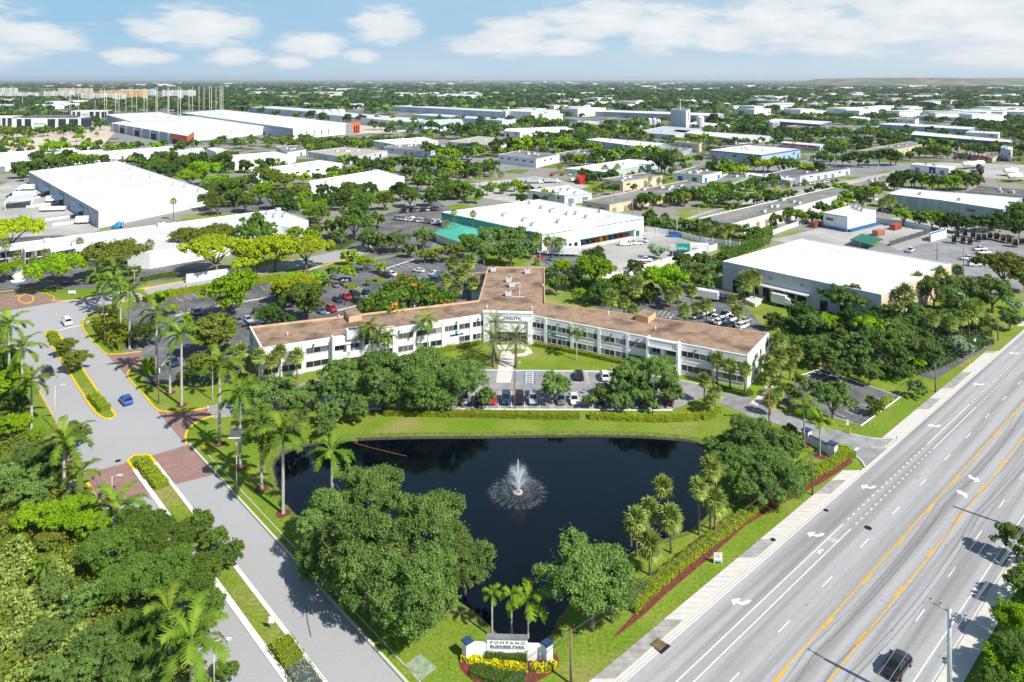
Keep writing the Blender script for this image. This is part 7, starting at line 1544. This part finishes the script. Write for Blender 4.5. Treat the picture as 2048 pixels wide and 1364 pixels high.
wall('grey screen wall of the concrete yard', [(1545, 470), (1600, 450), (1625, 444)], 2.2, .2, LGWALL); wall('grey wall behind the red container', [(1752, 444), (1775, 448), (1810, 452), (1862, 462)], 2.4, .2, LGWALL); wall('dark mesh fence between the concrete yard and the storage yard', [(1862, 466), (1780, 492)], 2.0, .08, DGREY, 'fence', 6, cat='fence')
wall('blue-grey wall beside the trees on the cross street', [(372, 566), (440, 556), (500, 550)], 3, .3, LGWALL); wall('white low loading wall, lowest in the upper-left yard', [(105, 452), (160, 445)], 1.2, .3, WPAINT); wall('white low loading wall, second from below in the upper-left yard', [(90, 442), (143, 435)], 1.2, .3, WPAINT)
wall('white low loading wall, third from below in the upper-left yard', [(52, 416), (106, 409)], 1.2, .3, WPAINT); wall('white low loading wall, topmost in the upper-left yard', [(38, 403), (80, 396)], 1.2, .3, WPAINT)
rt = wall('white entrance wall with navy coping at the side entrance', [(1614, 885), (1640, 898), (1664, 913)], 1.6, .4, WHITE, cap=NAVY)
for q in (gp(1613, 884), gp(1665, 913)):
    mb = MB(); mb.box((q.x, q.y, 1.15), (1.3, 1.3, 2.3), A2, WHITE); mb.build('pier', rt); mb = MB(); mb.box((q.x, q.y, 2.4), (1.5, 1.5, .2), A2, NAVY); mb.build('pier_cap', rt)
# ------------------------------------------------------------------ poles and lamps
def pole(u, vb, vt, m, label, head=None, r_=.11, arm=0, group='lamp posts', name='lamp_post', cat='lamp post', az=0.0):
    p = gp(u, vb); hh = H - (vt - HV) * p.y / F; rt = empty(name, p, az, label, cat, group); mb = MB(); mb.rod((0, 0, 0), (0, 0, hh), r_, r_ * .7, 8, m); put('post', mb.mesh('post', None, True), rt)
    if head:
        mb = MB()
        if arm: mb.rod((0, 0, hh - .1), (arm, 0, hh + .15), .05, .05, 6, m); mb.box((arm + .3 * (1 if arm > 0 else -1), 0, hh + .15), (.85, .4, .16), 0, head)
        else:
            for s in (-1, 1): mb.rod((0, 0, hh - .1), (s * .5, 0, hh), .04, .04, 5, m); mb.box((s * .62, 0, hh), (.5, .45, .28), 0, head)
        put('lamp_head', mb.mesh('lamp_head'), rt)
    return rt
WR = mat('reddish_timber', (.30, .12, .09), .85, .1, 2); GP_ = mat('galvanised_steel', (.50, .54, .58), .4, .05, 2, metal=.4); WG = mat('pale_concrete_pole', (.55, .52, .48), .8, .06, 2)
for u, vb, vt, lab in ((1029, 819, 742, 'reddish lamp post in the middle of the front row of cars'), (1538, 858, 774, 'reddish lamp post beside the side entrance drive'), (596, 813, 747, 'reddish lamp post at the left end of the front car park'), (690, 610, 560, 'reddish lamp post beside the red pickup'), (627, 557, 519, 'reddish lamp post near the red brick crossing'), (372, 624, 571, 'reddish lamp post between the empty bays'), (421, 647, 612, 'short reddish lamp post beside the big lime tree'), (508, 567, 548, 'lamp post under the flat-topped trees'), (209, 690, 628, 'reddish pole among the corner palms')): pole(u, vb, vt, WR, lab, LMETAL, .13)
for u, vb, vt, arm, lab in ((110, 861, 771, 1.3, 'slender white lamp post on the left verge of the drive'), (224, 990, 952, 1.0, 'white lamp post beside the left brick band'), (428, 1385, 1281, 1.2, 'white lamp post over the left carriageway at the bottom'), (746, 1250, 1140, -1.1, 'white lamp post rising out of the live oaks'), (269, 572, 541, 0.0, 'white pole on the cross street'), (1080, 541, 503, 0.0, 'white pole behind the rear wing'), (1128, 522, 484, 0.0, 'white pole before the long white trailer'), (1246, 552, 513, -1.0, 'lamp post with a small arm in the depot yard'), (1414, 517, 478, 0.0, 'pale post at the corner of the depot yard'), (1345, 536, 500, 0.0, 'pale post at the middle of the depot wall'),
        (1992, 605, 553, -1.1, 'white lamp post with a cobra head near the olive tree, right'), (1929, 655, 588, -1.1, 'white lamp post with a cobra head above the round fan palms, right'), (506, 410, 384, 0, 'lamp post in the trees beside the big upper-left warehouse')): pole(u, vb, vt, WG, lab, LMETAL, .09, arm)
pole(317, 807, 719, WOOD, 'plain timber pole at the yellow kerb of the lawn', None, .12, group='timber poles', name='utility_pole', cat='pole')
rt = pole(473, 984, 868, WG, 'pole with a large tilted floodlight frame on the lawn by the drive', None, .1, group='timber poles'); hh = H - (868 - HV) * rt.location.y / F
mb = MB(); mb.hexa([(-1.1, -.5, hh - .3), (1.0, -.5, hh - .3), (1.0, .4, hh + .7), (-1.1, .4, hh + .7)], [(-1.1, -.6, hh - .2), (1.0, -.6, hh - .2), (1.0, .3, hh + .8), (-1.1, .3, hh + .8)], DGREY); mb.box((0, -.6, hh - .35), (2.3, .2, .12), 0, WPAINT); put('panel', mb.mesh('panel'), rt)
def timber(u, vb, vt, lab): return pole(u, vb, vt, WOOD, lab, None, .16, group='boulevard poles', name='utility_pole', cat='utility pole')
for a in ((1142, 1368, 1259, 'timber utility pole beside the entrance sign'), (1625, 990, 906, 'timber utility pole on the mulch strip beside the boulevard'), (1871, 784, 725, 'timber utility pole on the grass before the live oaks'), (1996, 681, 632, 'farthest timber utility pole at the right edge'), (1719, 503, 467, 'utility pole with transformers behind the blank white-roofed warehouse'), (1874, 520, 486, 'utility pole in the storage yard'), (1927, 578, 495, 'tall grey pole right of the cream-sided warehouse')): timber(*a)
def wires(label, pts, offs, r_=.022, sag=.9, m=DGREY, group='overhead wires'):
    for k, (ox, oz) in enumerate(offs):
        mb = MB()
        for a, b in zip(pts, pts[1:]):
            q = Vector((-(b - a).y, (b - a).x, 0)).normalized() * ox; prev = None
            for i in range(13):
                t = i / 12; c = a.lerp(b, t) + q + Vector((0, 0, oz - sag * 4 * t * (1 - t)))
                if prev is not None: mb.rod(prev, c, r_, r_, 4, m)
                prev = c
        tag(mb.build('overhead_wire'), label % ['highest', 'second', 'third', 'fourth', 'fifth'][k], 'wire', group)
def top(u, vb, vt): p = gp(u, vb); return Vector((p.x, p.y, H - (vt - HV) * p.y / F))
T1, T2, T3, T4 = top(1142, 1368, 1262), top(1625, 990, 908), top(1871, 784, 727), top(1996, 681, 634)
wires('%s of the wires on the timber poles left of the boulevard', [T1 - (T2 - T1) * .6, T1, T2, T3, T4, T4 + (T4 - T3)], [(0, 0), (.35, -.5), (0, -1.0)], .02, .8)
# the steel pole at the lower right
rt = pole(1899, 1450, 1217, GP_, 'grey steel power pole with crossarm at the bottom right', None, .28, group='steel poles', name='power_pole', cat='power pole'); p0 = rt.location; hh = H - (1217 - HV) * p0.y / F; q = Vector((-D1.y, D1.x, 0))
mb = MB(); mb.rod(q * 1.9 + Vector((0, 0, hh - .25)), q * -1.6 + Vector((0, 0, hh - .45)), .09, .09, 6, GP_)
for o in (1.85, .9, -1.5): mb.rod(q * o + Vector((0, 0, hh - .3)), q * o + Vector((0, 0, hh + .35)), .06, .08, 6, LMETAL); mb.rod(q * o + Vector((0, 0, hh + .1)), q * o + Vector((0, 0, hh + .2)), .14, .14, 8, DGREY)
mb.rod(q * -.9 + Vector((0, 0, hh - .4)), Vector((0, 0, hh - 1.4)), .05, .05, 6, GP_); put('crossarm', mb.mesh('crossarm'), rt)
b2 = Vector((p0.x, p0.y, hh + .35)); e_ = D1 * 46
for b_ in (b2 + e_ * 1.0 - Vector((0, 0, b2.z)),):
    r3 = empty('power_pole', b_, 0, 'grey steel power pole behind the trees at the right edge', 'power pole', 'steel poles'); mb = MB(); mb.rod((0, 0, 0), (0, 0, hh), .28, .2, 8, GP_); put('post', mb.mesh('post', None, True), r3)
wires('%s of the wires over the right side of the boulevard', [b2 - e_, b2, b2 + e_, b2 + e_ * 2], [(1.85, 0), (.9, 0), (-1.5, 0), (.15, -3.2), (.3, -4.0)], .022, .9, GREY)
# slender masts at the upper left
ms = [(139, 177, 240), (142, 182, 238), (157, 183, 236), (209, 177, 250), (213, 182, 246), (231, 183, 242), (238, 184, 242), (252, 186, 241), (264, 182, 240), (273, 184, 240), (288, 176, 243), (294, 180, 242), (312, 174, 248), (314.5, 175, 250), (336, 174, 254), (338, 178, 252), (356, 173, 252), (361, 174, 252), (378, 178, 244), (385, 173, 244), (398, 172, 246), (408, 174, 244), (419, 173, 246), (423, 174, 246), (432, 173, 244), (440, 172, 246), (443, 173, 246), (446, 174, 246)]
for i, (u, vt, vb) in enumerate(ms): pole(u, vb, vt, WG, 'slender pale mast rising over the grey warehouse shells, ' + ordi(i, len(ms)), None, .42, group='slender masts', name='mast', cat='mast')
for i, (u, vt, vb) in enumerate(((45, 195, 216), (87, 207, 222), (190, 200, 222), (620, 222, 236), (1175, 150, 172), (1421, 142, 178), (1050, 196, 212))): pole(u, vb, vt, LMETAL, 'thin distant mast above the treetops, ' + ordi(i, 7) + ' of seven', None, .5 if vt > 190 else 1.2, group='distant masts', name='mast', cat='mast')
sp = [(706, 328, 346), (805, 332, 344), (911, 315, 336), (990, 325, 340), (1034, 350, 382), (1112, 375, 408), (1246, 285, 308), (1222, 386, 422), (1265, 400, 424), (1398, 412, 470), (1410, 277, 300), (1436, 280, 300), (1633, 300, 322), (1669, 310, 334), (1624, 315, 334), (1728, 310, 330), (1757, 325, 350), (1354, 438, 474), (1000, 355, 372), (520, 388, 400), (1999, 350, 378), (1864, 340, 360), (1460, 478, 500), (1533, 415, 450)]
for i, (u, vt, vb) in enumerate(sorted(sp)): pole(u, vb, vt, WG if i % 2 else GREY, 'pale street pole in the industrial quarter, ' + ordi(i, len(sp)), None, .2, group='street poles of the industrial quarter', name='street_pole', cat='pole')
# ------------------------------------------------------------------ entrance sign
p = gp(1014.5, 1320); rz = -.035; sg = empty('entrance_sign', p, rz, 'white entrance sign with a grey top slab reading POMPANO BUSINESS PARK, between two navy-capped piers', 'entrance sign')
mb = MB(); mb.box((0, .2, 1.28), (4.85, .5, 2.55), 0, WPAINT); put('panel', mb.mesh('panel'), sg); mb = MB(); mb.box((0, .2, 2.61), (4.95, .75, .12), 0, mat('slate_cap', (.24, .245, .26), .7, .15, 1)); put('cap', mb.mesh('cap'), sg)
NV = mat('navy_letters', (.015, .03, .09), .5)
for s, z, sz, wd_, bold in (('POMPANO', 1.95, .40, 4.1, 0.0), ('BUSINESS PARK', 1.48, .40, 4.1, .004)):
    me = text_mesh('lettering', s, sz, NV, .02, bold, 1.5 if not bold else 1.0); xs = [v.co.x for v in me.vertices]; k = wd_ / (max(xs) - min(xs)); o = put('lettering', me, sg, (-wd_ / 2, -.06, z), 0, (k, 1, 1)); o.rotation_euler = (R(90), 0, 0)
mb = MB(); mb.box((0, -.06, 1.40), (4.1, .03, .03), 0, NV); put('underline', mb.mesh('underline'), sg)
for s in (-1, 1):
    mb = MB(); mb.box((s * 3.45, .15, .95), (2.0, .3, 1.9), 0, WPAINT); put('side_wall', mb.mesh('side_wall'), sg)
    mb = MB(); mb.box((s * 4.75, .05, 1.05), (.95, .95, 2.1), R(40), WPAINT); q = put('pier', mb.mesh('pier'), sg)
    mb = MB(); c = Vector((s * 4.75, .05, 2.1)); rr = [c + Vector((math.cos(a), math.sin(a), 0)) * .82 for a in [R(85) + i * math.pi / 2 for i in range(4)]]; mb.hexa(rr, [c + (x - c) * .9 + Vector((0, 0, .14)) for x in rr], NAVY); put('pier_cap', mb.mesh('pier_cap'), q)
hedge('dark clipped hedge directly under the entrance sign', [(972, 1322), (1054, 1325)], .8, 1.0, 'ghedge', 160, .11, group='planting at the entrance sign')
hedge('row of yellow crotons in front of the entrance sign', [(924, 1318), (945, 1324), (985, 1331), (1030, 1337), (1055, 1340)], .8, .55, 'yellow', 160, .16, group='planting at the entrance sign', name='flower_bed', cat='flower bed')
hedge('yellow and green crotons under the right pier of the entrance sign', [(1062, 1336), (1080, 1342), (1100, 1340), (1108, 1330)], .8, .6, 'yellow', 110, .16, group='planting at the entrance sign', name='flower_bed', cat='flower bed')
hedge('crescent of clipped dark green groundcover below the yellow crotons', [(946, 1338), (975, 1350), (1010, 1360), (1050, 1362)], 2.0, .4, 'ghedge', 110, .12, group='planting at the entrance sign')
# a-frame board, small signs, bollards
def board(u, v, w_, hh, z0, label, m=WPAINT, marks=(), name='sign', az=0.0, post=True, cat='sign', backm=None):
    p = gp(u, v); rt = empty(name, p, az, label, cat); mb = MB(); mb.box((0, 0, z0 + hh / 2), (w_, .06, hh), 0, m); put('board', mb.mesh('board'), rt); mb = MB()
    if post == 2:
        for s in (-1, 1): mb.box((s * w_ / 2, .04, (z0 + hh) / 2), (.09, .09, z0 + hh + .1), 0, WPAINT)
    else: mb.box((0, .06, (z0 + hh) / 2), (.07, .07, z0 + hh), 0, GREY)
    put('post', mb.mesh('post'), rt)
    for i, (x, z, ww, h2, mm) in enumerate(marks): mb = MB(); mb.box((x, -.04, z), (ww, .02, h2), 0, mm); put('lettering', mb.mesh('lettering'), rt)
    return rt
board(1436, 1128, 1.1, 1.25, .35, 'white board with red lines and a pale blue foot on the grass beside the boulevard', marks=[(0, 1.45, .8, .07, REDP), (-.05, 1.28, .7, .06, GREY), (0, 1.12, .75, .06, REDP), (0, .98, .6, .05, GREY), (0, .5, 1.0, .26, mat('pale_blue_print', (.3, .6, .7), .6))], post=2, name='advertising_board')
board(410, 902, .8, .7, .3, 'small yellow sign on the lawn by the drive', YPAINT); board(543, 1262, .7, .8, 1.0, 'small white sign on the near median'); board(293, 766, .35, .5, .8, 'small white notice on the lawn by the yellow kerb'); board(176, 655, .9, .6, 1.2, 'white and red sign at the yellow corner kerb', marks=[(0, 1.5, .7, .25, REDP)]); board(144, 590, 2.2, .9, .5, 'white board on two posts under the bright umbrella-shaped tree', post=2)
board(1039, 739, .35, .5, 1.6, 'blue and white parking sign beside the entrance path', marks=[(0, 2.0, .3, .2, BLUEP)]); board(981, 739, .35, .5, 1.6, 'blue parking sign on the lawn left of the path', BLUEP); board(1695, 856, .4, 1.0, .6, 'narrow white sign at the side entrance', marks=[(0, 1.3, .25, .2, REDP)]); board(1950, 688, .6, .8, .6, 'small white sign on the grass by the right driveway')
for u, v, lab in ((1700, 868, 'yellow bollard beside the narrow white sign'), (1670, 897, 'yellow bollard beside the entrance wall'), (1938, 730, 'yellow bollard at the right driveway')):
    p = gp(u, v); mb = MB(); mb.rod((0, 0, 0), (0, 0, 1.2), .13, .13, 10, YPAINT); mb.rod((0, 0, 1.2), (0, 0, 1.3), .13, .05, 10, YPAINT); tag(put('bollard', mb.mesh('bollard'), None, p), lab, 'bollard', 'yellow bollards')
rt = empty('barrier_gate', gp(318, 745), .6, 'white raised barrier arm beside the navy car', 'barrier'); mb = MB(); mb.box((0, 0, .5), (.4, .4, 1), 0, WPAINT); put('housing', mb.mesh('housing'), rt); mb = MB(); mb.rod((0, 0, 1), (2.2, 0, 3.4), .05, .04, 6, WPAINT); mb.rod((0, .3, 1), (2.6, .3, 2.6), .04, .04, 6, WPAINT); put('arm', mb.mesh('arm'), rt)
for u, v, lab in ((416, 822, 'white gate post with a red band at the brick driveway, upper one'), (424, 833, 'white gate post with a red band at the brick driveway, lower one')):
    p = gp(u, v); mb = MB(); mb.box((0, 0, .6), (.18, .18, 1.2), 0, WPAINT); mb.box((0, 0, .4), (.2, .2, .3), 0, REDP); tag(put('gate_post', mb.mesh('gate_post'), None, p), lab, 'post', 'gate posts')
# drains and covers
for u, v, m_, lab, w_ in ((1736, 1056, DARK, 'dark round manhole cover in the boulevard', .55), (1546, 1081, DARK, 'small round cover in the sidewalk', .4), (1652, 1021, DARK, 'round cover at the kerb', .4), (236, 922, DARK, 'dark drain cover on the drive', .5)):
    p = gp(u, v); mb = MB(); mb.rod((0, 0, .02), (0, 0, .17 if 'sidewalk' in lab else .055), w_, w_, 16, m_); tag(put('manhole_cover', mb.mesh('manhole_cover'), None, p), lab, 'manhole cover', 'covers')
p = gp(1317, 1292); mb = MB(); mb.box((0, 0, .12), (1.5, 1.3, .3), 0, mat('rusty_lid', (.20, .14, .08), .8, .2, 2)); mb.box((.1, -.8, .06), (1.8, .5, .1), 0, DARK); tag(put('drain_inlet', mb.mesh('drain_inlet'), None, p, A1), 'brown kerb inlet lid on the sidewalk beside the boulevard', 'drain')
# white fan sculpture
rt = empty('fan_sculpture', gp(36, 562), 0, 'white fan-shaped blades rising from the paving at the left edge', 'sculpture'); mb = MB()
for i in range(9): a = R(-50 + i * 12.5); mb.hexa([(-.35, -.1, 0), (.35, -.1, 0), (.35, .1, 0), (-.35, .1, 0)], [(math.sin(a) * 5 - .1, -.05, math.cos(a) * 5 + .2), (math.sin(a) * 5 + .5, -.05, math.cos(a) * 4.6), (math.sin(a) * 5 + .5, .05, math.cos(a) * 4.6), (math.sin(a) * 5 - .1, .05, math.cos(a) * 5 + .2)], WPAINT)
put('blades', mb.mesh('blades'), rt)
mb = MB(); mb.rod((0, 0, 0), (0, 0, .3), 2.2, 2.2, 20, WPAINT); put('base', mb.mesh('base'), rt)
# ------------------------------------------------------------------ fountain
def fountain():
    p = gp(1036, 985, -.5); p.z = -.55; rt = empty('fountain', p, 0, 'white fountain with a tall centre jet and spreading spray in the pond', 'fountain')
    mb = MB(); ribbon(mb, [Vector((math.cos(a), math.sin(a), 0)) * .62 for a in np.linspace(0, 6.283, 17)[:-1]], .28, .0, .22, TAN, True); mb.rod((0, 0, 0), (0, 0, .3), .25, .2, 10, DGREY); put('float', mb.mesh('float'), rt)
    m = bpy.data.materials.new('spray_water'); m.use_nodes = True; N = m.node_tree.nodes; L = m.node_tree.links; b = N['Principled BSDF']; b.inputs['Base Color'].default_value = (.88, .92, .96, 1); b.inputs['Roughness'].default_value = .4
    tr = N.new('ShaderNodeBsdfTranslucent'); tr.inputs['Color'].default_value = (.9, .94, 1, 1); ms = N.new('ShaderNodeMixShader'); ms.inputs[0].default_value = .5; L.new(b.outputs[0], ms.inputs[1]); L.new(tr.outputs[0], ms.inputs[2]); L.new(ms.outputs[0], N['Material Output'].inputs['Surface'])
    r = np.random.default_rng(3)
    def cloud(P, s0, s1):
        n = len(P); V, Q = leaf_quads(P, r.normal(size=(n, 3)), 1.0, 1.2, r); c = np.repeat(P, 4, 0); sc = np.repeat(r.uniform(s0, s1, n), 4)[:, None]; return c + (V - c) * sc, Q
    n = 2600; t = r.uniform(0, 1, n) ** .8; z = .25 + 5.4 * t; rad = .16 * (1 - t) ** .6 + .05 * r.normal(size=n) * .6; a = r.uniform(0, 6.28, n)
    V, Q = cloud(np.stack([rad * np.cos(a), rad * np.sin(a), z], 1), .03, .11); tag(put('jet', np_mesh('jet', V, Q, [m]), rt), kind='stuff')
    # arcs of spray thrown outwards, clumping where they land
    n = 30000; k = r.integers(0, 26, n); az = k * 6.283 / 26 + r.normal(size=n) * .08; ring = r.choice([0, 1, 2], n, p=[.55, .25, .2]); vz = np.array([8.4, 6.4, 3.2])[ring] * (1 + r.normal(size=n) * .05); vr_ = np.array([1.25, 2.6, 6.6])[ring] * (1 + r.normal(size=n) * .16)
    T = 2 * vz / 9.8; tt = T * np.where(ring < 2, r.beta(1, 1.6, n) * .8, r.beta(1.3, 1, n)); x = vr_ * tt; z = .25 + vz * tt - 4.9 * tt ** 2; wob = r.normal(size=(n, 3)) * (.02 + .07 * (tt / T))[:, None]
    P = np.stack([x * np.cos(az), x * np.sin(az), z], 1) + wob; P = P[P[:, 2] > .02]; V, Q = cloud(P, .012, .055); tag(put('spray', np_mesh('spray', V, Q, [m]), rt), kind='stuff')
    n = 5200; k = r.integers(0, 26, n); az = k * 6.283 / 26 + .1 * np.sin(k * 7) + r.normal(size=n) * .05; q = r.choice([2.4, 4.3], n, p=[.3, .7]) + r.normal(size=n) * .45; P = np.stack([q * np.cos(az), q * np.sin(az), r.uniform(.01, .22, n)], 1); V, Q = cloud(P, .015, .05); tag(put('splash', np_mesh('splash', V, Q, [m]), rt), kind='stuff')
fountain()
mb = MB(); L_ = [gp(701, 876, -.5), gp(709, 886, -.5), gp(745, 896, -.5), gp(812, 912, -.5)]
for a, b in zip(L_, L_[1:]): mb.rod(a, b, .05, .05, 6, mat('faded_orange', (.35, .13, .04), .8))
tag(mb.build('floating_line'), 'thin orange floating line near the upper left bank of the pond', 'floating line')
# ------------------------------------------------------------------ the air
def haze():
    x0, x1, y0, y1, z0, z1 = -16000, 16000, -1500, 17500, -3, 125
    m = bpy.data.materials.new('haze_air'); m.use_nodes = True; N = m.node_tree.nodes; N.remove(N['Principled BSDF']); v = N.new('ShaderNodeVolumePrincipled'); v.inputs['Color'].default_value = (.80, .88, .97, 1); v.inputs['Density'].default_value = 4.2e-5; v.inputs['Anisotropy'].default_value = .25
    m.node_tree.links.new(v.outputs['Volume'], N['Material Output'].inputs['Volume'])
    mb = MB(); mb.hexa([(x0, y0, z0), (x1, y0, z0), (x1, y1, z0), (x0, y1, z0)], [(x0, y0, z1), (x1, y0, z1), (x1, y1, z1), (x0, y1, z1)], m); o = mb.build('haze'); tag(o, kind='stuff')
haze()
